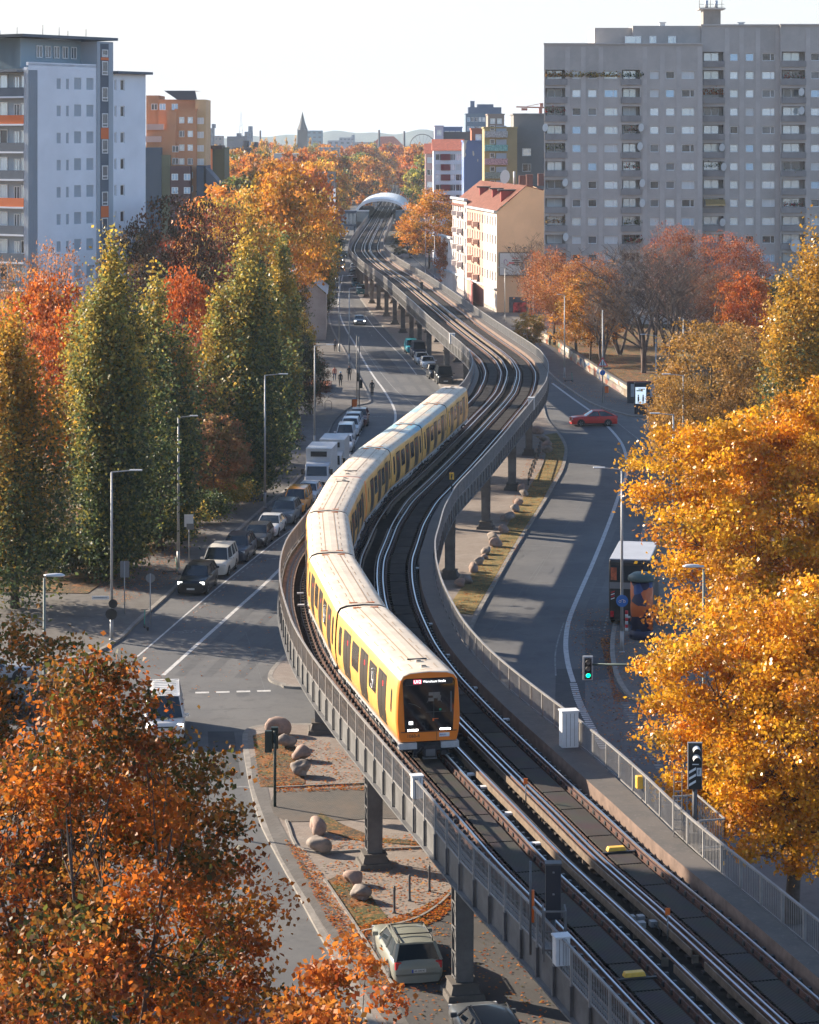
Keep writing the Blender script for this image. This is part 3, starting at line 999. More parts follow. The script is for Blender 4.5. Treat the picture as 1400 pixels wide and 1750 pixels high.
# ---------------------------------------------------------------- the yellow train
M['tyellow'] = mat('yellow_train_paint', (0.88, 0.49, 0.13), 0.40, scale=1.6, coat=0.2, col2=(0.76, 0.40, 0.10), detail=6)
M['torange'] = mat('front_orange_paint', (0.84, 0.21, 0.015), 0.35, coat=0.3)
M['troof'] = mat('cream_roof', (0.60, 0.51, 0.40), 0.6, var=0.12, scale=0.9)
M['troofline'] = mat('roof_seam', (0.36, 0.24, 0.14), 0.7)
M['troofblue'] = mat('paint_smeared_roof', (0.60, 0.51, 0.40), 0.6, scale=0.16, col2=(0.20, 0.42, 0.52), detail=2)
M['tglass'] = mat('train_window', (0.045, 0.040, 0.036), 0.12, spec=0.7)
M['tdoor'] = mat('dark_door_leaf', (0.060, 0.050, 0.042), 0.3)
M['tgrey'] = mat('light_grey_skirt', (0.42, 0.42, 0.42), 0.5, var=0.1, scale=5)
M['tunder'] = mat('dark_underframe', (0.03, 0.03, 0.032), 0.8, var=0.3, scale=4)
M['tfront'] = mat('windscreen', (0.012, 0.013, 0.015), 0.06, spec=0.6)
M['lamp_on'] = mat('lit_lamp', (1, 1, 1), 0.4, emit=(1, 0.95, 0.85, 6))
M['lit_white'] = mat('lit_white_display', (1, 1, 1), 0.4, emit=(1, 1, 1, 1.1))
M['red'] = mat('red', (0.62, 0.02, 0.03), 0.45)
M['lit_red'] = mat('lit_line_badge', (0.7, 0.05, 0.08), 0.4, emit=(0.7, 0.06, 0.1, 0.7))
M['textblk'] = mat('black_lettering', (0.02, 0.02, 0.02), 0.6)
M['bellows'] = mat('gangway_bellows', (0.03, 0.03, 0.035), 0.9)
M['textwht'] = mat('white_lettering', (0.75, 0.75, 0.75), 0.6)
PROF = [(1.06, 0.62), (1.13, 0.90), (1.18, 1.35), (1.175, 1.75), (1.15, 2.25), (1.115, 2.62), (1.075, 2.88), (0.97, 3.04), (0.70, 3.13), (0.0, 3.17)]
def prof_x(z):
    return float(np.interp(z, [p[1] for p in PROF], [p[0] for p in PROF]))
def side_patch(mb, y0, y1, z0, z1, sx, off=0.008, mi=0, r=0.08):
    """sheet hugging the curved side, rounded corners"""
    zs = list(np.linspace(z0, z1, 8))
    vs = []
    for i, z in enumerate(zs):
        k = r if i in (0, 7) else 0.0
        x = prof_x(z) + off
        vs += [(sx * x, y0 + k, z), (sx * x, y1 - k, z)]
    fs = []
    for i in range(7):
        f = (2 * i, 2 * i + 1, 2 * i + 3, 2 * i + 2)
        fs.append(f if sx > 0 else f[::-1])
    return mb.add(vs, fs, mi, False)
def train_body(front):
    half = [(-x, z) for (x, z) in PROF[:-1]][::-1]
    ring = [(x, z) for (x, z) in PROF] + half
    ring = PROF + half                       # open at the floor
    n = len(ring)
    yf = 6.20
    ys = [(-6.28, 0.985), (-6.2, 1.0), (0, 1.0), (yf, 1.0)]
    if front: ys += [(6.36, 0.99), (6.46, 0.955)]
    else: ys += [(6.28, 0.985)]
    vs, fs, ms = [], [], []
    for (y, k) in ys:
        for (x, z) in ring:
            vs.append((x * k, y, 1.9 + (z - 1.9) * (1 - (1 - k) * 0.5)))
    mb = MB()
    for i in range(len(ys) - 1):
        for j in range(n - 1):
            f = (i * n + j, (i + 1) * n + j, (i + 1) * n + j + 1, i * n + j + 1)
            zc = (ring[j][1] + ring[j + 1][1]) / 2
            fs.append(f); ms.append(1 if zc > 2.95 else (2 if i >= 3 and front else 0))
        fs.append((i * n + n - 1, (i + 1) * n + n - 1, (i + 1) * n, i * n)); ms.append(3)
    b = len(mb.v)
    mb.v.extend(vs)
    for f, m_ in zip(fs, ms):
        mb.f.append(list(f)); mb.m.append(m_); mb.sm.append(m_ != 3)
    mb.f.append(list(range(n))); mb.m.append(3); mb.sm.append(False)
    mb.f.append([(len(ys) - 1) * n + j for j in range(n)][::-1]); mb.m.append(2 if front else 3); mb.sm.append(False)
    return mb
LAY_END = [('cab', 5.35), ('door', 3.55), ('win', 1.72), ('door', -0.12), ('win', -1.95), ('door', -3.8), ('slim', -5.35)]
LAY_MID = [('slim', 5.35), ('door', 3.75), ('win', 1.88), ('door', 0.0), ('win', -1.88), ('door', -3.75), ('slim', -5.35)]
def mesh_door(sx, y):
    mb = MB()
    side_patch(mb, y - 0.80, y + 0.80, 0.74, 2.60, sx, 0.006, 1, 0.03)
    side_patch(mb, y - 0.76, y - 0.02, 0.80, 2.52, sx, 0.012, 0, 0.05)
    side_patch(mb, y + 0.02, y + 0.76, 0.80, 2.52, sx, 0.012, 0, 0.05)
    side_patch(mb, y - 0.70, y + 0.70, 2.63, 2.80, sx, 0.005, 2, 0.0)
    side_patch(mb, y - 0.67, y + 0.67, 2.645, 2.785, sx, 0.009, 3, 0.0)
    side_patch(mb, y + 0.1, y + 0.28, 2.1, 2.3, sx, 0.016, 4, 0.0)
    return mb.build('d', [M['tdoor'], M['black'], M['troofline'], M['tyellow'], M['red']], me_only=True)
def mesh_win(sx, y, kind):
    mb = MB()
    w = {'win': 0.74, 'slim': 0.32, 'cab': 0.13}[kind]
    z0, z1 = {'win': (1.50, 2.52), 'slim': (1.35, 2.5), 'cab': (1.5, 2.35)}[kind]
    side_patch(mb, y - w, y + w, z0, z1, sx, 0.006, 1, 0.06)
    side_patch(mb, y - w + 0.04, y + w - 0.04, z0 + 0.04, z1 - 0.04, sx, 0.011, 0, 0.08)
    if kind == 'win':
        side_patch(mb, y - w + 0.04, y + w - 0.04, 2.2, 2.225, sx, 0.014, 1, 0)
    return mb.build('w', [M['tglass'], M['black']], me_only=True)
DM = {}
def get_dm(kind, sx, y):
    k = (kind, sx, y)
    if k not in DM:
        DM[k] = mesh_door(sx, y) if kind == 'door' else mesh_win(sx, y, kind)
    return DM[k]
def roof_parts(front):
    mb = MB()
    def q(x0, x1, y0, y1, h=0.012, mi=0):
        xm = (abs(x0) + abs(x1)) / 2
        z = float(np.interp(xm, [0, .70, .97, 1.075], [3.17, 3.13, 3.04, 2.88]))
        za = float(np.interp(abs(x0), [0, .70, .97, 1.075], [3.17, 3.13, 3.04, 2.88])); zb = float(np.interp(abs(x1), [0, .70, .97, 1.075], [3.17, 3.13, 3.04, 2.88]))
        mb.add([(x0, y0, za + h), (x1, y0, zb + h), (x1, y1, zb + h), (x0, y1, za + h)], [(0, 1, 2, 3)], mi)
    # centre strip
    ye = 4.6 if front else 6.0
    q(-0.31, -0.27, -6.1, ye); q(0.27, 0.31, -6.1, ye)
    q(-0.27, 0.0, -6.1, ye, 0.006, 1); q(0.0, 0.27, -6.1, ye, 0.006, 1)
    for y in (5.4, 4.0, 2.2, 0.9, -1.0, -2.4, -4.1, -5.4):
        if front and y > 5.6: continue
        for sg in (-1, 1):
            x0, x1 = sg * 0.46, sg * 0.90
            a, b = min(x0, x1), max(x0, x1)
            for (u, v, s0, s1) in ((a, b, y - .36, y - .335), (a, b, y + .335, y + .36), (a, a + .025, y - .36, y + .36), (b - .025, b, y - .36, y + .36)):
                q(u, v, s0, s1)
    for y in (-6.05, 6.05):
        q(-0.86, 0.0, y - .02, y + .02); q(0, 0.86, y - .02, y + .02)
    for x in (-0.36, 0.36):
        mb.box((x, -5.9, 3.16), (0.34, 0.07, 0.05), 2)
        if not front: mb.box((x, 5.9, 3.16), (0.34, 0.07, 0.05), 2)
    if front:
        mb.box((0, 4.35, 3.18), (0.74, 0.06, 0.04), 3)
        for y in (4.75, 5.65): mb.box((0.02, y, 3.19), (0.16, 0.12, 0.06), 3); mb.box((0.02, y, 3.185), (0.24, 0.2, 0.04), 1)
        mb.box((0, 6.28, 3.12), (0.3, 0.16, 0.06), 2)
    return mb
def under_parts(front):
    mb = MB()
    mb.box((0, 0, 0.46), (1.9, 12.0, 0.30), 0)
    rr = random.Random(3)
    y = -5.4
    while y < 5.4:
        w = rr.uniform(0.5, 1.3)
        if not (3.2 < abs(y + w / 2) < 5.4):
            mb.box((0, y + w / 2, 0.28), (1.8, w * 0.85, 0.34), 0)
            mb.box((0.96, y + w / 2, 0.36), (0.1, w * 0.6, 0.2), 1); mb.box((-0.96, y + w / 2, 0.36), (0.1, w * 0.6, 0.2), 1)
        y += w
    for sg in (-1, 1):
        mb.box((sg * 1.05, 0, 0.575), (0.12, 12.3, 0.075), 1)
        yy = -5.8
        while yy < 6:
            mb.box((sg * 1.10, yy, 0.50), (0.07, rr.uniform(.1, .3), 0.12), 1 if rr.random() < .6 else 0); yy += rr.uniform(.4, .9)
    return mb
def bogie_mesh():
    mb = MB()
    for y in (-0.8, 0.8):
        for sg in (-1, 1):
            prof = [(0.36, -0.06), (0.38, 0.06)]
            n = 18; c = (sg * 0.75, y, 0.38)
            vs = []
            for (x, r) in ((-0.06, 0.38), (0.06, 0.36)):
                for k in range(n):
                    a = 2 * PI * k / n
                    vs.append((c[0] + sg * x, c[1] + r * math.cos(a), c[2] + r * math.sin(a)))
            mb.add(vs, [(k, (k + 1) % n, n + (k + 1) % n, n + k) for k in range(n)] + [tuple(range(n)), tuple(range(n, 2 * n))[::-1]], 0)
    for sg in (-1, 1):
        mb.box((sg * 0.95, 0, 0.42), (0.12, 2.2, 0.22), 1)
        for y in (-0.8, 0.8): mb.box((sg * 1.0, y, 0.38), (0.16, 0.3, 0.3), 1)
    return mb.build('b', [M['rust'], M['tunder']], me_only=True)
bogm = bogie_mesh()
roof_m = {f: roof_parts(f).build('r', [M['troofline'], M['troof'], M['torange'], M['black']], me_only=True) for f in (True, False)}
under_m = {f: under_parts(f).build('u', [M['tunder'], M['tgrey']], me_only=True) for f in (True, False)}
body_m = {}
for f in (True, False):
    for rf in ('troof', 'troofblue'):
        body_m[(f, rf)] = train_body(f).build('bd', [M['tyellow'], M[rf], M['torange'], M['bellows']], me_only=True)

train = empty('train', (0, 0, 0), 'yellow underground train of eight cars with cream roofs rounding the bend of the viaduct', 'train')
sF = s_at(0)  # placeholder
# where the front stands: track A at depth 88
def trA(s): return cp(s, -1.65, ZR)
s_front = min((abs(trA(s).y - 88.0), s) for s in np.arange(S0, S0 + 80, 0.05))[1]
s_cur = s_front
cars = []
for k in range(8):
    a = trA(s_cur)
    # next end 12.85 m further on, measured straight
    s2 = s_cur + 12.4
    while (trA(s2) - a).length < 12.85: s2 += 0.02
    b = trA(s2)
    front = k in (0, 7, 3, 4)
    flip = k in (3, 7)
    d = (a - b).normalized()              # towards the camera end
    if flip: d = -d
    c = (a + b) / 2
    car = bpy.data.objects.new('train_car', None); link(car, train)
    car.location = c
    car.rotation_euler = (0, 0, math.atan2(d.y, d.x) - PI / 2)
    rf = 'troofblue' if k in (5, 6) else 'troof'
    bd = sobj('body', body_m[(front, rf)], car)
    sobj('roof_panels', roof_m[front], car)
    sobj('underframe', under_m[front], car)
    for y in (4.1, -4.3):
        o = sobj('bogie', bogm, car); o.location = (0, y, 0)
    for kind, y in (LAY_END if front else LAY_MID):
        for sx in (-1, 1):
            sobj('door' if kind == 'door' else 'window', get_dm(kind, sx, y), car)
    if not (k == 7 or k == 3):
        g = MB(); sd = -1 if not flip else 1
        g.box((0, sd * 6.43, 1.80), (1.9, 0.34, 2.2)); 
        g.build('gangway', M['bellows'], car)
    cars.append(car)
    s_cur = s2 + (0.25 if k == 3 else 0.0)
def train_front(car, first):
    Yf = 6.468
    def face(pts, y=Yf, mi=0, th=0.012):
        mb = MB()
        n = len(pts)
        vs = [(x, y, z) for x, z in pts] + [(x, y + th, z) for x, z in pts]
        mb.add(vs, [tuple(range(n, 2 * n))] + [(i, n + i, n + (i + 1) % n, (i + 1) % n) for i in range(n)], mi)
        return mb
    def rr(x0b, x0t, z0, z1, r, n=6):
        pts = []
        for (cx, cz, a0) in ((-x0t + r, z1 - r, PI), (x0t - r, z1 - r, PI / 2)):
            for i in range(n + 1):
                a = a0 - (PI / 2) * i / n
                pts.append((cx + r * math.cos(a), cz + r * math.sin(a)))
        pts += [(x0b, z0), (-x0b, z0)]
        return pts
    g = face(rr(0.885, 0.97, 1.02, 2.93, 0.16), Yf); w = fix_normals(g.build('windscreen', M['tfront'], car))
    mb = MB(); mb.box((0, Yf + .004, 1.0), (2.06, 0.02, 0.025)); mb.box((-0.29, Yf + .002, 0.83), (0.012, 0.01, 0.32))
    mb.build('panel_joint', M['black'], car)
    for sg in (-1, 1):
        mb = MB(); mb.box((sg * 0.60, Yf + .02, 1.07), (0.38, 0.03, 0.05)); mb.lathe([(0.04, -0.015), (0.04, 0.015)], (0, 0, 0), 10)
        o = mb.build('headlight', M['lamp_on'], car)
    mb = MB(); mb.box((-0.42 if first else 0.42, 0, 0), (0.1, 0.1, 0.1))
    # anti-climber, coupler, bumper
    mb = MB()
    for sg in (-1, 1):
        mb.box((sg * 0.78, 6.35, 0.50), (0.66, 0.34, 0.22), 0)
    mb.box((0, 6.2, 0.44), (1.9, 0.4, 0.3), 1)
    mb.box((0, 6.5, 0.30), (0.44, 0.5, 0.30), 1); mb.box((0, 6.72, 0.30), (0.34, 0.1, 0.24), 2); mb.box((0, 6.6, 0.08), (0.5, 0.2, 0.06), 2)
    mb.box((-0.55, 6.4, 0.22), (0.2, 0.2, 0.18), 1); mb.box((0.5, 6.4, 0.22), (0.16, 0.2, 0.3), 1)
    mb.tube([(0.3, 6.55, 0.45), (0.42, 6.66, 0.3), (0.5, 6.55, 0.18)], 0.025, 6, 1)
    mb.build('coupler', [M['tgrey'], M['tunder'], M['steel']], car)
    if not first: return
    rot = (R_(90), 0, R_(180))
    # things seen through the glass: seat, wheel, console, blind
    mb = MB(); mb.box((0.0, Yf + 0.02, 2.80), (1.75, 0.008, 0.20)); 
    mb.build('destination_panel', mat('display_background', (0.02, 0.02, 0.025), 0.3), car)
    mb = MB(); mb.box((0.43, Yf + .028, 2.81), (0.30, 0.006, 0.15)); mb.build('line_badge', M['lit_red'], car)
    text('U12', 0.16, M['lit_white'], car, (0.43, Yf + .034, 2.81), rot)
    text('Warschauer Straße', 0.115, M['lit_white'], car, (-0.20, Yf + .028, 2.81), rot, sx=0.93)
    mb = MB(); mb.box((0.67, Yf + .02, 1.33), (0.15, 0.006, 0.12)); mb.build('run_number_plate', M['lit_white'], car)
    text('02', 0.12, M['textblk'], car, (0.67, Yf + .026, 1.33), rot)
    text('1060-4', 0.17, M['textblk'], car, (0.58, Yf + .006, 0.85), rot)
    mb = MB(); mb.box((-0.57, Yf + .006, 0.86), (0.38, 0.01, 0.14)); mb.build('city_plate', M['whitebox'], car)
    text('BERLIN', 0.075, mat('blue_lettering', (0.03, 0.05, 0.25), 0.6), car, (-0.52, Yf + .014, 0.86), rot)
    mb = MB()
    mb.box((-0.82, Yf + .02, 2.05), (0.05, 0.01, 0.75), 0)                                   # grab rail catching light
    mb.box((-0.18, Yf + .018, 1.9), (0.01, 0.006, 1.0), 1)
    mb.box((-0.25, Yf + .018, 1.7), (0.75, 0.006, 0.01), 1)
    for (x, z, w, h, rz) in ((-0.2, 2.35, .42, .12, 0), (-0.3, 2.25, .3, .1, 0), (-0.08, 2.15, .2, .12, 0), (-0.38, 2.18, .1, .16, 0)):
        mb.box((x, Yf + .016, z), (w, 0.006, h), 2)
    mb.box((-0.42, Yf + .018, 1.78), (0.08, 0.006, 0.07), 3)
    mb.box((-0.16, Yf + .018, 1.42), (0.06, 0.006, 0.1), 4); mb.box((-0.26, Yf + .018, 1.45), (0.18, 0.006, 0.02), 4)
    mb.tube([(-0.2 + 0.28 * math.cos(a), Yf + .016, 2.0 + 0.2 * math.sin(a)) for a in np.linspace(0.2, PI - .2, 10)], 0.008, 4, 0)
    mb.tube([(0.75, Yf + .016, 2.05), (0.5, Yf + .016, 1.98), (0.3, Yf + .016, 1.85)], 0.008, 4, 1)
    mb.box((0.7, Yf + .016, 2.72), (0.3, 0.006, 0.06), 2)
    mb.build('cab_interior', [M['steel'], mat('cab_edge', (0.06, 0.08, 0.08), .5), mat('cab_fittings', (0.20, 0.17, 0.14), .7), mat('green_lamp', (0.0, 0.3, 0.18), .5), M['orange']], car)
train_front(cars[0], True); train_front(cars[7], False)
# wheelchair signs on the windows
def wheelchair(car, sx, y):
    mb = MB()
    x = prof_x(1.9) + 0.03
    P = lambda u, z: (sx * (prof_x(z) + 0.022), y + u, z)
    ring = [P(0.17 * math.cos(a) + .02, 1.76 + 0.17 * math.sin(a)) for a in np.linspace(-2.9, 1.2, 12)]
    mb.tube(ring, 0.018, 4)
    mb.tube([P(0.0, 2.22), P(0.0, 1.9), P(0.14, 1.88), P(0.22, 1.68)], 0.022, 4)
    mb.lathe([(0.03, -0.03), (0.045, 0), (0.03, 0.03)], P(0.0, 2.3), 6)
    mb.build('wheelchair_sign', M['textwht'], car)
wheelchair(cars[0], 1, 1.72); wheelchair(cars[1], 1, 1.88)
# ---------------------------------------------------------------- vehicles
M['cglass'] = mat('car_glass', (0.02, 0.028, 0.035), 0.06, spec=0.9)
M['tyre'] = mat('tyre_rubber', (0.018, 0.018, 0.019), 0.85)
M['rim'] = mat('alloy_rim', (0.35, 0.36, 0.37), 0.35, metal=0.7)
M['trim'] = mat('black_plastic_trim', (0.02, 0.02, 0.022), 0.6)
M['headl'] = mat('headlamp_glass', (0.55, 0.57, 0.6), 0.12, spec=0.9)
M['taill'] = mat('tail_lamp_glass', (0.45, 0.01, 0.02), 0.15, spec=0.9)
M['plate'] = mat('licence_plate', (0.6, 0.6, 0.58), 0.5)
M['bluestripe'] = mat('plate_blue', (0.02, 0.06, 0.35), 0.5)
_paint = {}
def paint(c, name='car_paint'):
    if c not in _paint:
        _paint[c] = mat(name, c, 0.30, coat=0.3, var=0.03, scale=3, metal=0.0, spec=0.4)
    return _paint[c]
#      L     W     H    hood  belt  xws   xrf   xrr   xrb  tail
KIND = {
 'sedan': (4.6, 1.82, 1.44, 0.86, 0.92, 0.16, 0.00, -0.27, -0.40, 0.98),
 'hatch': (4.2, 1.78, 1.48, 0.88, 0.94, 0.20, 0.05, -0.38, -0.47, 0.98),
 'wagon': (4.7, 1.78, 1.50, 0.88, 0.94, 0.17, 0.02, -0.40, -0.475, 1.0),
 'suv':   (4.6, 1.90, 1.68, 1.02, 1.08, 0.20, 0.07, -0.39, -0.475, 1.12),
 'coupe': (4.7, 1.90, 1.60, 0.98, 1.04, 0.18, 0.02, -0.22, -0.46, 1.12),
 'mpv':   (4.5, 1.80, 1.85, 1.05, 1.10, 0.30, 0.16, -0.44, -0.485, 1.15),
 'van':   (5.2, 1.95, 2.15, 1.15, 1.22, 0.36, 0.24, -0.47, -0.492, 1.25),
}
def lower_body(k):
    L, W, H, hood, belt, xws, xrf, xrr, xrb, tail = KIND[k]
    w = W / 2
    st = [(0.50, hood - .30, .78), (0.492, hood - .16, .86), (0.46, hood - .06, .93), (0.36, hood, .985), (xws, belt, 1.0), (0.0, belt + .01, 1.0), (-0.25, belt + .02, 1.0), (xrb + .02, tail, .985), (-0.47, tail - .03, .95), (-0.492, tail - .12, .90), (-0.50, tail - .30, .84)]
    st = sorted(st, key=lambda q: -q[0])
    mb = MB(); n = None; vs = []
    for (x, zt, kw) in st:
        ww = w * kw
        half = [(0.0, zt), (ww * .62, zt - .005), (ww * .86, zt - .03), (ww * .965, zt - .10), (ww, zt - .24), (ww * 1.0, .52), (ww * .97, .34), (ww * .90, .22), (0.0, .20)]
        ring = half + [(-a, b) for a, b in half[1:-1]][::-1]
        n = len(ring)
        vs += [(x * L, y, z) for (y, z) in ring]
    fs = []
    for i in range(len(st) - 1):
        for j in range(n):
            j2 = (j + 1) % n
            fs.append((i * n + j, i * n + j2, (i + 1) * n + j2, (i + 1) * n + j))
    mb.add(vs, fs, 0, True)
    b = len(mb.v) - len(vs)
    mb.f.append([b + j for j in range(n)][::-1]); mb.m.append(0); mb.sm.append(False)
    mb.f.append([b + (len(st) - 1) * n + j for j in range(n)]); mb.m.append(0); mb.sm.append(False)
    # roof slab and pillars in body colour
    wr, wb = w * 0.70, w * 0.90
    zb = belt
    def V(x, y, z): return (x * L, y, z)
    r0 = [V(xrf, -wr, H - .05), V(xrf, wr, H - .05), V(xrr, wr, H - .06), V(xrr, -wr, H - .06)]
    xm = (xrf + xrr) / 2
    nx, ny = 6, 6
    vs, fs = [], []
    for i in range(nx + 1):
        x = xrf + (xrr - xrf) * i / nx
        for j in range(ny + 1):
            y = -1 + 2 * j / ny
            e = 1 - 0.35 * abs(2 * i / nx - 1) ** 3
            z = H - .055 * (abs(y) ** 2.5) - .05 * (abs(2 * i / nx - 1) ** 2.5)
            vs.append(V(x, y * wr * (1.03 if 0 < i < nx else 1.0), z))
    for i in range(nx):
        for j in range(ny):
            a = i * (ny + 1) + j
            fs.append((a, a + 1, a + ny + 2, a + ny + 1))
    mb.add(vs, fs, 0, True)
    def pil(x0, x1, s, wd=.05):
        mb.bar(V(x0, s * wb * 1.005, zb - .02), V(x1, s * wr * 1.01, H - .07), wd, .05, 0)
    for s in (-1, 1):
        pil(xws, xrf, s, .06); pil(xrb, xrr, s, .10)
        if k != 'coupe' or True:
            pil((xws + xrb) / 2 + .02, (xrf + xrr) / 2 + .02, s, .05)
        if k in ('wagon', 'suv', 'mpv', 'van'): pil(xrb + .16, xrr + .14, s, .08)
        mb.bar(V(xrf, s * wr * 1.03, H - .075), V(xrr, s * wr * 1.03, H - .085), .04, .05, 0)
    for xx in ((xrf, -1), (xrr, 1)):
        mb.bar(V(xx[0], -wr, H - .085), V(xx[0], wr, H - .085), .06, .05, 0)
    # sills, bumpers, arches in black
    for s in (-1, 1):
        mb.box((0, s * w * .955, .27), (L * .5, .06, .13), 1)
    mb.box((L * .492, 0, .30), (.06, W * .72, .22), 1); mb.box((-L * .492, 0, .33), (.06, W * .8, .24), 1)
    mb.box((L * .497, 0, hood - .30), (.03, W * .42, .14), 1)
    return mb
def arch_mesh(k):
    L, W = KIND[k][:2]
    mb = MB()
    for x in (0.30 * L, -0.29 * L):
        for s in (-1, 1):
            n = 14; r = .40
            c = (x, s * (W / 2 + .004), .34)
            vs = [(c[0] + r * math.cos(a), c[1], c[2] + r * math.sin(a)) for a in np.linspace(-0.25, PI + .25, n)]
            vs2 = [(v[0], c[1] - s * .25, v[2]) for v in vs]
            mb.add(vs + vs2, [tuple(range(n)) if s < 0 else tuple(range(n))[::-1]] + [(i, i + 1, n + i + 1, n + i) for i in range(n - 1)], 0)
    return mb
def glass_mesh(k):
    L, W, H, hood, belt, xws, xrf, xrr, xrb, tail = KIND[k]
    w = W / 2; wr, wb = w * .70, w * .90
    z0, z1 = belt - .03, H - .06
    A = [(xws * L, -wb, z0), (xws * L, wb, z0), (xrb * L, wb, z0 + .03), (xrb * L, -wb, z0 + .03)]
    B = [(xrf * L, -wr, z1), (xrf * L, wr, z1), (xrr * L, wr, z1 - .01), (xrr * L, -wr, z1 - .01)]
    xw2 = xws * L + .10
    mb = MB()
    # bowed windscreen
    mb.add([A[0], (xw2, -wb * .4, z0), (xw2, wb * .4, z0), A[1], B[1], (B[1][0] + .04, wr * .4, z1), (B[0][0] + .04, -wr * .4, z1), B[0]], [(0, 1, 6, 7), (1, 2, 5, 6), (2, 3, 4, 5)], 0, True)
    mb.add(A + B, [(1, 2, 6, 5), (2, 3, 7, 6), (3, 0, 4, 7)], 0)
    return mb
def wheel_mesh():
    mb = MB(); n = 20
    prof = [(.22, .10), (.31, .11), (.335, .06), (.335, -.06), (.31, -.11), (.22, -.10)]
    vs, fs = [], []
    for (r, y) in prof:
        for k in range(n):
            a = 2 * PI * k / n; vs.append((r * math.cos(a), y, r * math.sin(a)))
    for i in range(5):
        for k in range(n):
            fs.append((i * n + k, i * n + (k + 1) % n, (i + 1) * n + (k + 1) % n, (i + 1) * n + k))
    mb.add(vs, fs, 0, True)
    return mb.build('tyre', M['tyre'], me_only=True)
def rim_mesh():
    mb = MB(); n = 20
    for s in (-1, 1):
        vs = [(0, s * .07, 0)] + [(.225 * math.cos(2 * PI * k / n), s * .095, .225 * math.sin(2 * PI * k / n)) for k in range(n)]
        mb.add(vs, [(0, 1 + k, 1 + (k + 1) % n) for k in range(n)], 1)
        for j in range(5):
            a = 2 * PI * j / 5
            mb.bar((0, s * .085, 0), (.21 * math.cos(a), s * .10, .21 * math.sin(a)), .05, .03, 0, up=(0, 1, 0))
    return mb.build('rim', [M['rim'], M['trim']], me_only=True)
TY, RM = wheel_mesh(), rim_mesh()
_cm = {}
def meshes(k, col):
    if (k, col) not in _cm:
        if k not in _cm:
            _cm[k] = (glass_mesh(k).build('glass', M['cglass'], me_only=True), arch_mesh(k).build('arch', M['trim'], me_only=True))
        lb = lower_body(k).build('body', [paint(col), M['trim']], me_only=True)
        _cm[(k, col)] = lb
    return _cm[(k, col)], _cm[k][0], _cm[k][1]
def small(name, dims, mt, parent, loc, rz=0.0, bev=0.02):
    mb = MB(); mb.box((0, 0, 0), dims)
    o = mb.build(name, mt, parent); o.location = loc; o.rotation_euler = (0, 0, rz)
    return o
_sm = {}
def smallc(name, key, dims, mt, parent, loc, rz=0.0):
    if key not in _sm:
        mb = MB()
        x, y, z = (d / 2 for d in dims)
        # chamfered block
        c = min(x, y, z) * .5
        mb.box((0, 0, 0), dims)
        _sm[key] = mb.build(name, mt, me_only=True)
    o = sobj(name, _sm[key], parent); o.location = loc; o.rotation_euler = (0, 0, rz)
    return o
def car(k, col, loc, heading, label, group=None, name='parked_car', lights=False, rails=False, plate='white', cat='car', front_at=True):
    """heading: where the bonnet points, in degrees from +X; loc is the middle of the front bumper on the ground unless front_at is False"""
    L, W, H, hood, belt, xws, xrf, xrr, xrb, tail = KIND[k]
    h = R_(heading)
    d = Vector((math.cos(h), math.sin(h), 0))
    c = Vector(loc) - (d * L / 2 if front_at is True else (-d * L / 2 if front_at == 'rear' else Vector((0, 0, 0))))
    t = empty(name, c, label, cat, group, rz=h)
    mbod, mgl, mar = meshes(k, col)
    sobj('body', mbod, t); sobj('windows', mgl, t); sobj('wheel_arches', mar, t)
    for x in (0.30 * L, -0.29 * L):
        for s in (-1, 1):
            w = sobj('wheel', TY, t); w.location = (x, s * (W / 2 - .10), .335)
            sobj('rim', RM, w)
    for s in (-1, 1):
        smallc('headlight', ('hl', lights), (.10, .34, .13), M['lamp_on'] if lights else M['headl'], t, (L * .478, s * W * .36, hood - .20), -s * .25)
        smallc('tail_light', 'tl', (.08, .22, .24), M['taill'], t, (-L * .485, s * W * .40, tail - .20), s * .25)
        smallc('door_mirror', ('dm', col), (.10, .20, .13), paint(col), t, (xws * L - .12, s * (W / 2 + .08), belt + .05))
        smallc('door_handle', 'dh', (.16, .03, .03), M['trim'], t, (-.1, s * (W / 2 + .005), belt - .14))
    smallc('licence_plate', 'pl', (.02, .50, .11), M['plate'], t, (L * .508, 0, .46))
    smallc('licence_plate', 'pl', (.02, .50, .11), M['plate'], t, (-L * .503, 0, tail - .38))
    if rails:
        for s in (-1, 1):
            mb = MB(); mb.tube([(xrf * L - .05, s * W * .33, H - .04), (xrf * L - .2, s * W * .33, H + .04), (xrr * L + .2, s * W * .33, H + .03), (xrr * L + .02, s * W * .33, H - .05)], .025, 5)
            mb.build('roof_rail', M['trim'], t)
    return t

def hd(p, q):
    """heading in degrees along the ground between two photo pixels"""
    a, b = U(*p), U(*q)
    return math.degrees(math.atan2(b.y - a.y, b.x - a.x))
HP = hd((455, 868), (355, 957))
HP2 = hd((600, 720), (575, 775))
G1 = 'cars parked along the left kerb'
car('suv', (0.012, 0.013, 0.016), U(326, 1019), HP, 'black car at the near end of the row parked along the left kerb, lamps lit', G1, lights=True)
car('mpv', (0.62, 0.60, 0.55), U(365, 988), HP, 'cream white rounded car parked right behind the black car', G1)
car('suv', (0.035, 0.045, 0.07), U(397, 964), HP, 'dark blue car with roof rails parked behind the cream white car', G1, rails=True)
car('hatch', (0.05, 0.052, 0.058), U(432, 938), HP, 'dark grey car parked between the dark blue car and a silver white car', G1)
car('sedan', (0.55, 0.56, 0.58), U(453, 921), HP, 'silver white low car with dark roof glass, fifth in the kerbside row', G1)
car('suv', (0.13, 0.145, 0.16), U(480, 899), HP, 'slate grey car with roof bars parked just in front of the orange van', G1, rails=True)
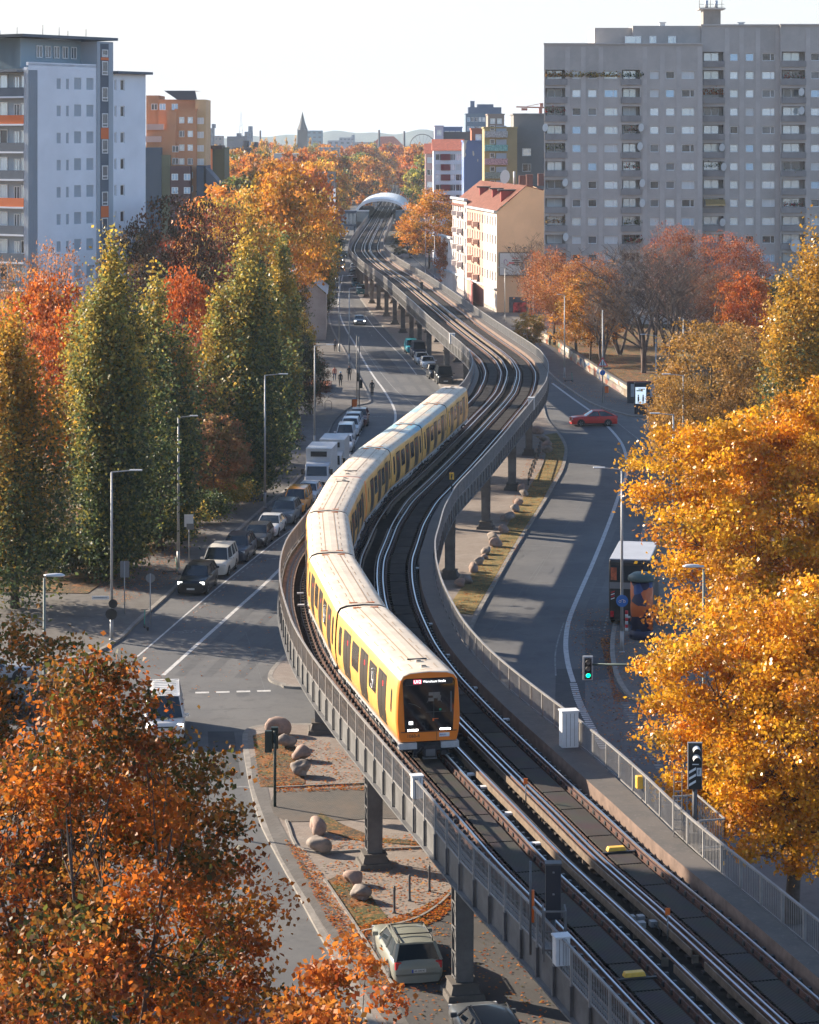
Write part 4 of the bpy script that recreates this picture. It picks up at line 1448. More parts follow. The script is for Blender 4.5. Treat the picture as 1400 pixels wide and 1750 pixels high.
car('mpv', (0.74, 0.30, 0.03), U(501, 880), HP, 'orange yellow van parked in the kerbside row below the tall train', G1, name='parked_van', cat='van')
car('hatch', (0.60, 0.62, 0.66), U(521, 862), HP, 'small white car parked between the orange van and the white box truck', G1)
G1b = 'cars parked beyond the box trucks'
car('sedan', (0.58, 0.60, 0.64), U(586, 775), HP2, 'white car directly behind the box trucks, mostly hidden, only its roof showing', G1b)
car('mpv', (0.60, 0.61, 0.62), U(589, 761), HP2, 'white car second behind the box trucks', G1b)
car('suv', (0.66, 0.67, 0.70), U(597, 747), HP2, 'bright white car in the middle of the row beyond the trucks', G1b)
car('suv', (0.30, 0.33, 0.38), U(602, 738), HP2, 'grey blue car with a shiny roof beside the dark red car', G1b)
car('suv', (0.10, 0.02, 0.025), U(612, 730), HP2, 'dark red car at the far end of the row by the orange bin', G1b)

def truck(loc, heading, label, box_col, cab_col, L=6.6, H=3.3, group=None):
    h = R_(heading); d = Vector((math.cos(h), math.sin(h), 0))
    t = empty('box_truck', Vector(loc) - d * L / 2, label, 'truck', group, rz=h)
    mb = MB()
    W = 2.15
    mb.box((-0.85, 0, 0.85 + (H - 0.85) / 2), (L - 1.75, W, H - 0.85))
    bevel(mb.build('cargo_box', mat('truck_box', box_col, .5, var=.08, scale=.7), t), .04)
    mb = MB(); mb.box((-0.85, 0, H + .01), (L - 1.7, W + .04, .05)); mb.build('box_roof', mat('truck_roof', (0.52, 0.54, 0.56), .5, var=.12, scale=1.2), t)
    xf = L / 2
    prof = [(xf - 1.75, .45), (xf, .45), (xf + .02, .95), (xf - .12, 1.25), (xf - .42, 2.05), (xf - .60, 2.2), (xf - 1.75, 2.25)]
    mb = MB(); n = len(prof)
    vs = [(x, -.98, z) for x, z in prof] + [(x, .98, z) for x, z in prof]
    mb.add(vs, [tuple(range(n)), tuple(range(n, 2 * n))[::-1]] + [(i, n + i, n + (i + 1) % n, (i + 1) % n) for i in range(n)])
    bevel(fix_normals(mb.build('cab', paint(cab_col), t)), .06, 3)
    a, b = Vector((xf - .115, 0, 1.28)), Vector((xf - .415, 0, 2.02))
    mb = MB(); mb.add([(a.x + .012, -.86, a.z), (a.x + .012, .86, a.z), (b.x + .012, .80, b.z), (b.x + .012, -.80, b.z)], [(0, 1, 2, 3)])
    for s in (-1, 1):
        mb.box((xf - .85, s * .985, 1.7), (.75, .02, .55))
    mb.build('windscreen', M['cglass'], t)
    mb = MB(); mb.box((xf - 1.70, 0, H - .42), (.14, 1.35, .42)); mb.build('cooling_unit', M['trim'], t)
    mb = MB(); mb.box((0, 0, .62), (L - .4, 1.2, .25)); mb.box((xf - .01, 0, .66), (.08, 1.4, .3)); mb.build('chassis', M['trim'], t)
    for x in (xf - .9, -L / 2 + 1.3):
        for s in (-1, 1):
            w = sobj('wheel', TY, t); w.location = (x, s * .9, .37); w.scale = (1.1, 1.2, 1.1); sobj('rim', RM, w)
    for s in (-1, 1):
        smallc('headlight', ('hl', False), (.10, .34, .13), M['headl'], t, (xf + .0, s * .75, .85))
        mb = MB(); mb.box((xf - .3, s * 1.2, 1.6), (.12, .22, .45)); mb.bar((xf - .3, s * .98, 1.8), (xf - .3, s * 1.15, 1.8), .04); mb.build('door_mirror', M['trim'], t)
    smallc('licence_plate', 'pl', (.02, .50, .11), M['plate'], t, (xf + .045, 0, .62))
    return t
tr1 = truck(U(541, 840), HP + 2, 'white box truck with a pale blue front parked behind the small white car', (0.62, 0.64, 0.66), (0.55, 0.60, 0.68), 6.4)
mb = MB(); mb.box((-1.2, -1.085, 2.0), (1.6, .012, 1.3)); mb.build('side_picture', mat('brown_print', (0.22, 0.13, 0.10), .6, var=.6, scale=2.5), tr1)
_d2 = Vector((math.cos(R_(HP + 2)), math.sin(R_(HP + 2)), 0))
truck(U(541, 840) - _d2 * 6.9 + Vector((.35, 0, 0)), HP + 2, 'grey roofed box truck parked behind the white truck with the blue front', (0.50, 0.53, 0.55), (0.55, 0.57, 0.6), 6.2, 3.2)

G2 = 'cars parked at the median under the viaduct'
HM = hd((684, 592), (752, 668))
car('mpv', (0.02, 0.30, 0.40), U(706, 605), HM, 'turquoise van at the far end of the row under the viaduct', G2, cat='van', name='parked_van')
car('van', (0.035, 0.05, 0.08), U(718, 613), HM, 'dark blue van parked in front of the turquoise van', G2, cat='van', name='parked_van')
car('sedan', (0.55, 0.57, 0.60), U(724, 624), HM, 'silver white car half hidden behind the brighter white sedan under the viaduct', G2)
car('sedan', (0.72, 0.74, 0.78), U(734, 631), HM, 'bright white sedan parked beside a viaduct pillar', G2)
car('suv', (0.02, 0.023, 0.03), U(747, 649), HM, 'black car parked in front of the bright white sedan', G2)
car('van', (0.02, 0.022, 0.026), U(762, 658), HM, 'black van nearest the train roof in the row under the viaduct', G2, cat='van', name='parked_van')
G2b = 'cars parked far off under the viaduct'
for (px, c, lb, kk) in (((618, 504), (0.02, 0.12, 0.13), 'dark teal van parked in shade beside the viaduct, nearest of four', 'mpv'), ((609, 491), (0.03, 0.12, 0.20), 'blue van parked in shade behind the dark teal van', 'mpv'), ((604, 474), (0.03, 0.035, 0.05), 'small dark car parked third beside the shaded viaduct pillars', 'hatch'), ((606, 462), (0.35, 0.38, 0.42), 'pale car parked farthest beside the shaded viaduct pillars', 'hatch')):
    car(kk, c, U(*px), hd((601, 480), (622, 520)), lb, G2b)
# moving cars
HL = hd((590, 480), (614, 555))
car('sedan', (0.25, 0.27, 0.29), U(615, 556), HL, 'silver car driving alone towards the viewer in the sunlit stretch of road', None, name='moving_car', lights=True)
G3 = 'oncoming cars with lit headlamps far up the road'
HLf = hd((590, 440), (580, 480))
for (px, c, lb) in (((580, 461), (0.03, 0.035, 0.04), 'dark oncoming car with lit lamps beside the viaduct bend'), ((580, 449), (0.05, 0.055, 0.06), 'dark oncoming car close behind another one'), ((569, 471), (0.02, 0.03, 0.045), 'blue black oncoming car nearest the leafy trees'), ((586, 442), (0.10, 0.22, 0.30), 'light blue car farthest up the road'), ((567, 482), (0.4, 0.42, 0.44), 'pale car at the kerb half covered by the bushes')):
    car('sedan', c, U(*px), -95, lb, G3, name='moving_car', lights=True)
car('coupe', (0.62, 0.025, 0.02), U(1014, 727), 186, 'bright red sporty car turning across the shaded junction', None, name='moving_car', front_at=False)
wag = car('wagon', (0.25, 0.26, 0.225), U(716, 1690), 101, 'grey green estate car with roof rails parked on the leafy asphalt beside a pillar', None, rails=True, front_at='rear')
mb = MB(); mb.box((0, 0, 0), (.012, .06, .11)); o = mb.build('plate_stripe', M['bluestripe'], wag); o.location = (-4.7 * .503 - .014, .22, .62)
text('AA 1090 BC', 0.085, M['textblk'], wag, (-4.7 * .503 - .012, -.03, .62), (R_(90), 0, R_(-90)), sx=.85)
mb = MB()
for x in (-.1, -1.2): mb.bar((x - .1, -.58, 1.56), (x - .1, .58, 1.56), .05, .03)
mb.build('roof_bar', M['trim'], wag)
car('wagon', (0.10, 0.11, 0.12), (2.5, 77.3, 0), 101, 'dark car with a glass roof cut off by the bottom edge of the picture', None, rails=True, front_at=False)
wv = car('van', (0.62, 0.62, 0.62), U(282, 1275), -84, 'white delivery van crossing the junction behind the orange leaves', None, name='delivery_van', cat='van', lights=True)
mb = MB()
for k in range(9): mb.box((-1.9 + k * .38, 0, 2.155), (.05, 1.15, .03))
mb.build('roof_ribs', M['whitebox'], wv)
car('hatch', (0.5, 0.52, 0.55), (-23.5, 205, 0.15), 10, 'white car glimpsed in a gap between the tall poplars', None)
car('sedan', (0.35, 0.38, 0.42), U(60, 1160), 15, 'pale car waiting in the side street behind the orange leaves', None, name='waiting_car')
car('hatch', (0.05, 0.055, 0.065), U(120, 1215), 20, 'dark car in the side street behind the orange leaves', None, name='waiting_car')

# tall black bus seen from behind
bh = R_(80)
bus = empty('bus', (12.0 + 1.15 + 0.55, 144.8 + 3.2, 0), 'tall black bus with a pale roof stopped by the right kerb half behind yellow leaves', 'bus', rz=bh)
mb = MB(); mb.box((0, 0, 2.15), (6.6, 2.5, 3.6)); bevel(mb.build('body', paint((0.022, 0.022, 0.025)), bus), .12, 3)
mb = MB(); mb.box((0, 0, 3.99), (6.5, 2.42, .10)); bevel(mb.build('roof', mat('bus_roof', (0.36, 0.38, 0.42), .5, var=.08, scale=.6), bus), .04)
mb = MB(); mb.box((-3.31, 0, 2.45), (.04, 2.4, .38)); mb.build('grey_band', mat('grey_band', (0.22, 0.21, 0.21), .5), bus)
mb = MB(); mb.box((-3.31, 0, 3.2), (.04, 2.2, .9)); mb.build('rear_window', M['cglass'], bus)
for s in (-1, 1):
    for k in range(4):
        mb = MB(); mb.box((-2.2 + k * 1.5, s * 1.255, 3.1), (1.3, .02, .85)); mb.build('side_window', M['cglass'], bus)
    for x in (-2.0, 2.0):
        w = sobj('wheel', TY, bus); w.location = (x, s * 1.1, .48); w.scale = (1.45, 1.3, 1.45); sobj('rim', RM, w)
    mb = MB(); mb.box((-3.33, s * 1.05, .75), (.05, .2, .35)); mb.build('tail_light', M['taill'], bus)
mb = MB(); mb.box((-3.335, .35, 1.75), (.012, .22, .22)); mb.build('red_badge', M['red'], bus)
mb = MB(); mb.box((-3.335, .80 + .15, 3.15), (.012, .35, .75)); mb.build('window_picture', mat('orange_print', (0.45, 0.10, 0.04), .5, var=.5, scale=3), bus)
mb = MB()
for k in range(4): mb.add([(-3.34, 1.12, 1.60 + k * .13), (-3.34, .90, 1.68 + k * .13), (-3.34, .90, 1.74 + k * .13), (-3.34, 1.12, 1.66 + k * .13)], [(0, 1, 2, 3)], k % 2)
fix_normals(mb.build('warning_stripes', [M['textwht'], M['red']], bus))
mb = MB(); mb.box((-3.34, 0.0, .6), (.03, .5, .12)); mb.build('licence_plate', M['plate'], bus)

# ---------------------------------------------------------------- street furniture
M['lpole'] = mat('lamp_pole_grey', (0.33, 0.34, 0.35), .5, metal=.3)
M['lpole_old'] = mat('green_grey_pole', (0.16, 0.19, 0.17), .6)
M['lhead'] = mat('lamp_head', (0.55, 0.57, 0.6), .4, metal=.2)
G4 = 'slim street lamps with flat arms'
def lamp(px, Y, h, arm, label, z0=0.12, group=G4, tilt=0):
    X = XY(px, Y)
    t = empty('street_lamp', (X, Y, z0), label, 'street lamp', group)
    mb = MB(); mb.tube([(0, 0, 0), (0, 0, 1.2)], .105, 10); mb.tube([(0, 0, 1.2), (0, 0, h)], [.09, .055], 8)
    mb.lathe([(.16, 0), (.15, .06), (.1, .09)], n=10)
    mb.build('pole', M['lpole'], t)
    s = 1 if arm > 0 else -1
    mb = MB(); mb.bar((-.04 * s, 0, h), (arm * .62, -.0, h + .10), .07, .06); mb.build('arm', M['lpole'], t)
    mb = MB(); mb.box((arm * .80, 0, h + .12), (abs(arm) * .42, .26, .07)); bevel(mb.build('lamp_head', M['lhead'], t), .02)
    return t
lamp(191, 140.4, 9.7, 1.75, 'street lamp on the left pavement nearest the junction, by the street name sign')
lamp(305, 163.7, 10.2, 1.3, 'street lamp rising behind the black parked car')
lamp(453, 191.0, 10.4, 1.8, 'street lamp standing behind the silver white parked car')
lamp(538, 228.0, 9.6, 1.8, 'street lamp on the left pavement above the white box truck')
lamp(580, 332.0, 10.3, 1.8, 'street lamp at the far kerb beside the pale gabled house', z0=.12)
lamp(597, 315.0, 9.7, 1.6, 'street lamp at the far kerb with its base by the walkers')
lamp(539, 419.0, 10, 1.9, 'street lamp rising out of the trees before the far oncoming cars, left one')
lamp(552, 396.0, 10, 1.9, 'street lamp rising out of the trees before the far oncoming cars, right one')
lamp(1063, 137.0, 10.3, -1.6, 'street lamp carrying a round blue sign before the black bus')
lamp(1168, 195.0, 10, -1.7, 'street lamp in front of the brown willow')
lamp(1151, 167.0, 10, -1.6, 'street lamp half sunk in the yellow tree beside the willow')
lamp(1121, 235.0, 10, -1.5, 'street lamp rising behind the lit advertising screen')
lamp(1168, 257.0, 10, -.5, 'street lamp with a short head before the bare park trees')
lamp(912, 345, 9.7, -.9, 'street lamp before the red leaved tree above the upper viaduct bend')
lamp(965, 296, 10, -.9, 'street lamp between the upper viaduct bend and the red car')
lamp(863, 386, 8.6, -1.4, 'street lamp before the tan gable with the billboard')
lamp(794, 440, 8.5, -1.4, 'street lamp before the white house fronts')
lamp(727, 520, 9.5, 1.0, 'street lamp before the round orange tree, left one')
lamp(743, 500, 9.3, 1.0, 'street lamp before the round orange tree, right one')
def old_lamp(px, Y, h, dirx, label):
    t = empty('street_lamp', (XY(px, Y), Y, .1), label, 'street lamp', 'older street lamps with rounded hoods')
    mb = MB(); mb.tube([(0, 0, 0), (0, 0, 1.5), (0, 0, h - .1)], [.11, .08, .055], 8)
    mb.build('pole', M['lpole_old'], t)
    mb = MB(); n = 10
    vs = []
    prof = [(-.02, .05, .05), (.12, .10, .08), (.45, .16, .11), (.75, .15, .10), (.90, .04, .04)]
    pts = []
    for (x, w, hh) in prof:
        for k in range(n):
            a = 2 * PI * k / n; vs.append((x * dirx, w * math.cos(a), h + hh * math.sin(a) * (1 if math.sin(a) > 0 else .5)))
    fs = [(i * n + k, i * n + (k + 1) % n, (i + 1) * n + (k + 1) % n, (i + 1) * n + k) for i in range(4) for k in range(n)] + [tuple(range(n)), tuple(range(4 * n, 5 * n))]
    mb.add(vs, fs, 0, True)
    fix_normals(mb.build('hood', M['lhead'], t))
old_lamp(1203, 104, 10.65, -1, 'older street lamp with a rounded pale hood between two yellow trees')
old_lamp(76, 106, 9.9, 1, 'older street lamp with a rounded hood above the orange leaves at the left')

# advertising column
ac = empty('advertising_column', (XY(1097, 141), 141, .12), 'round advertising column with an orange and dark blue poster beside the black bus', 'advertising column')
def poster_mat():
    m, nt, b = _mat('orange_blue_poster')
    g = nt.nodes.new('ShaderNodeTexCoord'); v = nt.nodes.new('ShaderNodeTexVoronoi'); v.inputs['Scale'].default_value = 1.6
    nt.links.new(g.outputs['Object'], v.inputs['Vector'])
    r = nt.nodes.new('ShaderNodeValToRGB'); r.color_ramp.interpolation = 'CONSTANT'
    e = r.color_ramp.elements; e[0].color = (0.012, 0.015, 0.06, 1); e[1].position = .52; e[1].color = (0.55, 0.13, 0.03, 1)
    x = e.new(.66); x.color = (0.02, 0.06, 0.2, 1)
    nt.links.new(v.outputs['Color'], r.inputs[0]); nt.links.new(r.outputs[0], b.inputs['Base Color'])
    return m
mb = MB(); mb.lathe([(.72, 0), (.72, .5)], n=24); mb.build('plinth', mat('dark_blue_plinth', (0.012, 0.02, 0.06), .5), ac)
mb = MB(); mb.lathe([(.66, .5), (.66, 3.35)], n=24); mb.build('poster', poster_mat(), ac)
mb = MB(); mb.lathe([(.80, 3.35), (.82, 3.42), (.80, 3.6), (.5, 3.78), (.05, 3.85)], n=24); mb.build('cap', mat('green_cap', (0.05, 0.09, 0.085), .5), ac)

def post_sign(name, px, py, h, label, cat, build, z0=.12, r=.035):
    p = U(px, py); t = empty(name, (p.x, p.y, z0), label, cat)
    mb = MB(); mb.tube([(0, 0, 0), (0, 0, h)], r, 7); mb.build('pole', M['lpole'], t)
    build(t, h); return t
def disc(t, z, r, mt, y=-.06, name='disc', x=0.0):
    mb = MB(); n = 20
    vs = [(x + r * math.cos(2 * PI * k / n), y, z + r * math.sin(2 * PI * k / n)) for k in range(n)] + [(x + r * math.cos(2 * PI * k / n), y + .02, z + r * math.sin(2 * PI * k / n)) for k in range(n)]
    mb.add(vs, [tuple(range(n)), tuple(range(n, 2 * n))[::-1]] + [(k, n + k, n + (k + 1) % n, (k + 1) % n) for k in range(n)])
    return fix_normals(mb.build(name, mt, t))
M['signblue'] = mat('sign_blue', (0.01, 0.14, 0.48), .4)
M['signback'] = mat('sign_back_grey', (0.16, 0.17, 0.18), .5)
# round blue cycle sign on the lamp by the bus
bs = empty('cycle_sign', (XY(1063, 137) - .0, 137 - .13, 3.05), 'round blue cycle path sign fixed to the lamp pole before the bus', 'sign')
disc(bs, 0, .34, M['signblue'], -.03)
mb = MB()
for cx in (-.12, .12): mb.tube([(cx + .07 * math.cos(a), -.04, -.03 + .07 * math.sin(a)) for a in np.linspace(0, 2 * PI, 9)], .012, 4)
mb.tube([(-.12, -.04, -.03), (-.02, -.04, .08), (.08, -.04, .08), (.12, -.04, -.03)], .012, 4)
mb.build('cycle_symbol', M['textwht'], bs)
def bl(t, h):
    mb = MB(); mb.box((0, -.05, h - .35), (.62, .03, .85)); mb.build('notice_board', M['whitebox'], t)
    mb = MB(); mb.box((.1, -.08, h - .75), (.5, .03, .4)); mb.build('lower_plate', M['signback'], t)
post_sign('bus_stop_sign', 323, 968, 3.35, 'white post with a pale notice plate behind the black parked car', 'sign', bl)
def b2(t, h):
    mb = MB(); mb.box((0, .05, h - .5), (.55, .03, 1.0)); mb.build('plate', M['signback'], t)
post_sign('parking_sign', 213, 1052, 3.2, 'grey backed sign plate on a post beside the street name lamp', 'sign', b2)
def b3(t, h):
    disc(t, h - .3, .28, M['signback'], .05)
post_sign('round_sign', 257, 1072, 3.1, 'thin post with a small round sign seen from behind near the kerb corner', 'sign', b3)
# street name sign on the lamp
sn = empty('street_name_sign', (XY(191, 140.4), 140.2, 2.6), 'white street name sign and round dark sign fixed to the nearest left lamp', 'sign')
mb = MB(); mb.box((-.62, 0, 0), (1.0, .03, .2)); mb.build('name_plate', M['whitebox'], sn)
disc(sn, -.95, .33, M['black'], .0)
disc(sn, -.35, .26, M['black'], .0, x=.1)
mb = MB(); mb.box((-.62, -.02, 0), (.82, .01, .05)); mb.build('small_writing', M['signback'], sn)
def tri(t, h):
    mb = MB(); z = h - 4.8
    s = .62
    A = [(0, -.07, 5.05), (-s, -.07, 4.0), (s, -.07, 4.0)]; B = [(0, -.085, 4.85), (-s * .72, -.085, 4.1), (s * .72, -.085, 4.1)]
    mb.add(A, [(0, 1, 2)], 0); mb.add([(a, b + .03, c) for a, b, c in A], [(2, 1, 0)], 0); mb.add(B, [(0, 1, 2)], 1)
    for x in (-.14, .12):
        mb.box((x, -.095, 4.3), (.09, .01, .34), 2); mb.box((x, -.095, 4.53), (.09, .01, .09), 2)
    mb.build('warning_triangle', [M['red'], M['whitebox'], M['textblk']], t)
    disc(t, 3.3, .3, M['signblue'], name='blue_disc')
    mb = MB(); mb.box((.55, -.05, 3.75), (.7, .02, .18)); mb.build('arrow_plate', M['signback'], t)
post_sign('crossing_sign', 1030, 690, 10.2, 'tall post with a red edged warning triangle beside the painted wall', 'sign', tri, r=.07)
bn = empty('litter_bin', tuple(U(1037, 683) + Vector((0, 0, .12))), 'orange litter bin hung on the post with the warning triangle', 'litter bin')
mb = MB(); mb.box((0, 0, 1.0), (.42, .36, .75)); bevel(mb.build('bin_body', M['orange'], bn), .08, 3)
mb = MB(); mb.box((0, 0, 1.42), (.44, .38, .08)); mb.bar((-.25, 0, 0), (-.25, 0, 1.5), .05); mb.build('lid', M['signback'], bn)
bn = empty('litter_bin', tuple(U(606, 707) + Vector((0, 0, .12))), 'orange litter bin behind the dark red parked car', 'litter bin')
mb = MB(); mb.box((0, 0, 1.0), (.5, .36, .85)); bevel(mb.build('bin_body', M['orange'], bn), .08, 3)
mb = MB(); mb.box((0, 0, 1.46), (.5, .38, .08)); mb.bar((-.28, 0, 0), (-.28, 0, 1.5), .05); mb.build('lid', M['signback'], bn)
# lit advertising screen
sc = empty('advertising_screen', tuple(U(1095, 709) + Vector((0, 0, .12))), 'free standing lit advertising screen showing two dark figures', 'advertising screen')
mb = MB(); mb.box((0, 0, 1.65), (1.35, .3, 3.3)); bevel(mb.build('case', mat('case_dark_blue', (0.01, 0.02, 0.035), .35), sc), .03)
mb = MB(); mb.box((0, -.16, 1.95), (1.12, .02, 1.75)); mb.build('screen', mat('screen_pale', (.5, .55, .6), .3, emit=(.45, .55, .65, .55)), sc)
mb = MB()
for x in (-.25, .25):
    mb.box((x, -.175, 1.6), (.16, .01, .5)); mb.box((x, -.175, 1.95), (.12, .01, .14)); mb.box((x - .05, -.175, 1.25), (.05, .01, .3)); mb.box((x + .05, -.175, 1.25), (.05, .01, .3))
mb.box((.1, -.175, 2.62), (.7, .01, .08)); 
mb.build('dark_figures', mat('poster_dark', (.05, .015, .02), .6), sc)
mb = MB(); mb.box((-.2, -.175, 2.45), (.5, .01, .12)); mb.build('picture_band', mat('poster_green', (.10, .22, .12), .6), sc)
# shelter / hoarding behind it
hb = empty('poster_hoarding', (XY(1120, 266), 266, .12), 'dark framed hoarding with pale boards behind the lit screen', 'hoarding')
mb = MB(); mb.box((0, 0, 1.3), (6.2, .25, 2.4)); mb.build('frame', mat('dark_frame', (0.03, 0.035, 0.045), .6), hb)
for x, w in ((-1.9, 1.6), (1.2, 3.6)):
    mb = MB(); mb.box((x, -.14, 1.5), (w, .04, 1.4)); mb.build('board', mat('board_pale', (.30, .33, .38), .6, var=.2, scale=1), hb)
mb = MB(); mb.box((0, -.15, 2.45), (6.2, .05, .12)); mb.box((-1.0, -.15, 1.5), (.14, .05, 1.7)); mb.build('red_edge', mat('dark_red', (.16, .01, .015), .5), hb)

# painted wall along the upper pavement
def graffiti():
    m, nt, b = _mat('painted_wall')
    b.inputs['Roughness'].default_value = .8
    g = nt.nodes.new('ShaderNodeNewGeometry')
    mp = nt.nodes.new('ShaderNodeMapping'); mp.inputs['Scale'].default_value = (1, .35, 1); nt.links.new(g.outputs['Position'], mp.inputs[0])
    n0 = nt.nodes.new('ShaderNodeTexNoise'); n0.inputs['Scale'].default_value = 1.2; nt.links.new(mp.outputs[0], n0.inputs['Vector'])
    mxv = nt.nodes.new('ShaderNodeMix'); mxv.data_type = 'VECTOR'; mxv.inputs['Factor'].default_value = .35
    nt.links.new(mp.outputs[0], mxv.inputs['A']); nt.links.new(n0.outputs['Color'], mxv.inputs['B'])
    v = nt.nodes.new('ShaderNodeTexVoronoi'); v.inputs['Scale'].default_value = 2.2; nt.links.new(mxv.outputs['Result'], v.inputs['Vector'])
    r = nt.nodes.new('ShaderNodeValToRGB'); r.color_ramp.interpolation = 'CONSTANT'
    e = r.color_ramp.elements; e[0].color = (.34, .30, .25, 1); e[1].position = .22; e[1].color = (.36, .12, .07, 1)
    for p, c in ((.36, (.40, .34, .27, 1)), (.5, (.10, .17, .12, 1)), (.58, (.36, .22, .20, 1)), (.7, (.5, .46, .4, 1)), (.82, (.07, .12, .2, 1)), (.9, (.4, .3, .2, 1))):
        x = e.new(p); x.color = c
    sx = nt.nodes.new('ShaderNodeSeparateColor'); nt.links.new(v.outputs['Color'], sx.inputs[0])
    nt.links.new(sx.outputs[0], r.inputs[0]); nt.links.new(r.outputs[0], b.inputs['Base Color'])
    return m
M['graffiti'] = graffiti()
wl_ = wpts([(905, 572), (925, 583), (940, 591)]); wl2 = wpts([(956, 602), (1000, 632), (1040, 659), (1076, 682)])
for i, (l, lb) in enumerate(((wl_, 'far piece of low painted wall under the red trees'), (wl2, 'low wall covered in coloured graffiti running along the upper pavement'))):
    t = empty('painted_wall', l[0], lb, 'wall')
    mb = MB()
    for k in range(len(l) - 1):
        a, b = l[k] - l[0], l[k + 1] - l[0]
        mb.bar((a.x, a.y, .75), (b.x, b.y, .75), .3, 1.3)
    mb.build('wall_face', M['graffiti'], t)
    mb = MB()
    for k in range(len(l) - 1):
        a, b = l[k] - l[0], l[k + 1] - l[0]
        mb.bar((a.x, a.y, 1.44), (b.x, b.y, 1.44), .4, .08)
    if i: mb.bar((l[-1].x - l[0].x, l[-1].y - l[0].y, .9), (l[-1].x - l[0].x + 1.6, l[-1].y - l[0].y, .9), .3, 1.6)
    mb.build('coping', mat('dark_coping', (.10, .09, .085), .8), t)

# traffic lights
M['tlgreen'] = mat('dark_green_housing', (0.012, 0.030, 0.028), .5)
def signal_head(name, parent, loc, face, mt=None):
    mb = MB()
    mb.box((0, 0, 0), (.30, .22, .92), 0)
    for k in range(3):
        z = .29 - .29 * k
        n = 12
        for y0, y1 in ((face * .11, face * .30),):
            vs = [(.12 * math.cos(a), y0, z + .12 * math.sin(a)) for a in np.linspace(-.3, PI + .3, n)] + [(.12 * math.cos(a), y1, z + .12 * math.sin(a)) for a in np.linspace(-.0, PI, n)]
            mb.add(vs, [(i, i + 1, n + i + 1, n + i) for i in range(n - 1)], 0, True)
    o = mb.build(name, mt or M['tlgreen'], parent); o.location = loc
    return o
p = U(470, 1384)
tl = empty('traffic_light', (p.x, p.y, .12), 'dark green traffic light seen from behind among the boulders', 'traffic light')
mb = MB(); mb.tube([(0, 0, 0), (0, 0, 3.3)], .065, 8); mb.build('pole', M['tlgreen'], tl)
signal_head('signal_head', tl, (-.28, 0, 2.85), 1); signal_head('signal_head', tl, (-.02, .25, 2.95), 1)
Yg_ = 107.8
tl = empty('traffic_light', (XY(1235, Yg_), Yg_, .12), 'overhead traffic light showing green on a long arm over the right carriageway', 'traffic light')
dx = XY(1005, Yg_) - XY(1235, Yg_)
mb = MB(); mb.tube([(0, 0, 0), (0, 0, 6.0)], .09, 8); mb.tube([(0, 0, 5.55), (dx + .2, 0, 5.62)], .05, 8); mb.tube([(0, 0, 7.2), (dx * .55, 0, 5.62)], .025, 6); mb.build('mast_arm', mat('mast_green', (0.10, 0.14, 0.12), .5), tl)
o = signal_head('signal_head', tl, (dx, 0, 5.45), -1, M['black'])
mb = MB(); mb.box((0, .0, 0), (.44, .10, 1.06)); ob = mb.build('backing_board', M['lhead'], tl); ob.location = (dx, .06, 5.45)
for k, c in enumerate(((.25, .25, .25), (.25, .25, .25), (0, .75, .38))):
    d_ = disc(tl, 5.45 + .29 - .29 * k, .10, mat('lens', c, .4, emit=(0, .8, .4, 1.6) if k == 2 else None), -.125, 'lens', x=dx)
G5 = 'thin traffic light posts at the plaza edge'
for px, py, h in ((610, 693, 7.5), (614, 706, 8.0)):
    p = U(px, py); t = empty('signal_post', (p.x, p.y, .12), 'thin dark post with a small signal head %s' % ('behind the orange bin' if py > 700 else 'beside the walkers on the plaza'), 'traffic light', G5)
    mb = MB(); mb.tube([(0, 0, 0), (0, 0, h)], .06, 6); mb.build('pole', M['steel'], t); signal_head('signal_head', t, (.2, 0, 3.0), -1, M['black'])

# boulders
M['stone'] = mat('boulder_stone', (0.33, 0.27, 0.23), .9, col2=(0.17, 0.15, 0.14), scale=2.2, bump=.3)
M['stone2'] = mat('pink_boulder', (0.38, 0.25, 0.20), .9, col2=(0.22, 0.17, 0.15), scale=2.5, bump=.3)
def boulder_mesh(seed):
    bm = bmesh.new(); bmesh.ops.create_icosphere(bm, subdivisions=3, radius=1)
    rs = np.random.RandomState(seed)
    ks = rs.normal(size=(7, 3)); ph = rs.uniform(0, 6, 7)
    cuts = [Vector(rs.normal(size=3)).normalized() for _ in range(9)]
    for v in bm.verts:
        d = v.co.copy(); r = 1.0
        for i in range(7): r += .035 * math.sin(2.0 * ks[i].dot(np.array(d)) + ph[i])
        for c in cuts:
            t = d.dot(c)
            if t > .55: r -= (t - .62) * .8 if t > .62 else 0
        v.co = d * r
    me = bpy.data.meshes.new('boulder'); bm.to_mesh(me); bm.free()
    for f in me.polygons: f.use_smooth = True
    return me
bms = []
for k in range(4):
    me = boulder_mesh(k + 3); me.materials.append(M['stone'] if k % 2 else M['stone2']); bms.append(me)
G6 = 'boulders lined up on the median'
BL = [(475, 1262, .55, 'rounded shaded boulder at the top of the row by the traffic light'), (489, 1284, .50, 'pale upright boulder second in the row by the traffic light'), (510, 1305, .48, 'pinkish rounded boulder third in the row by the traffic light'), (514, 1333, .50, 'cracked grey boulder at the bottom of the row by the traffic light'),
      (541, 1432, .45, 'single round boulder on the strip left of the front pillar'), (548, 1465, .52, 'flat wide boulder on the kerb left of the front pillar'), (603, 1518, .42, 'round sunlit boulder nearest the three bollards'), (617, 1547, .42, 'shaded pink boulder lying in the leaf bed')]
BU = [(919, 744, .6), (930, 757, .6), (933, 767, .6), (935, 777, .6), (892, 842, .5), (897, 851, .5), (889, 866, .5), (880, 878, .5), (866, 894, .6), (873, 889, .4), (861, 914, .5), (843, 927, .5), (847, 938, .5), (830, 951, .5), (826, 959, .35), (820, 969, .45), (808, 981, .48), (798, 1001, .55), (788, 1006, .5)]
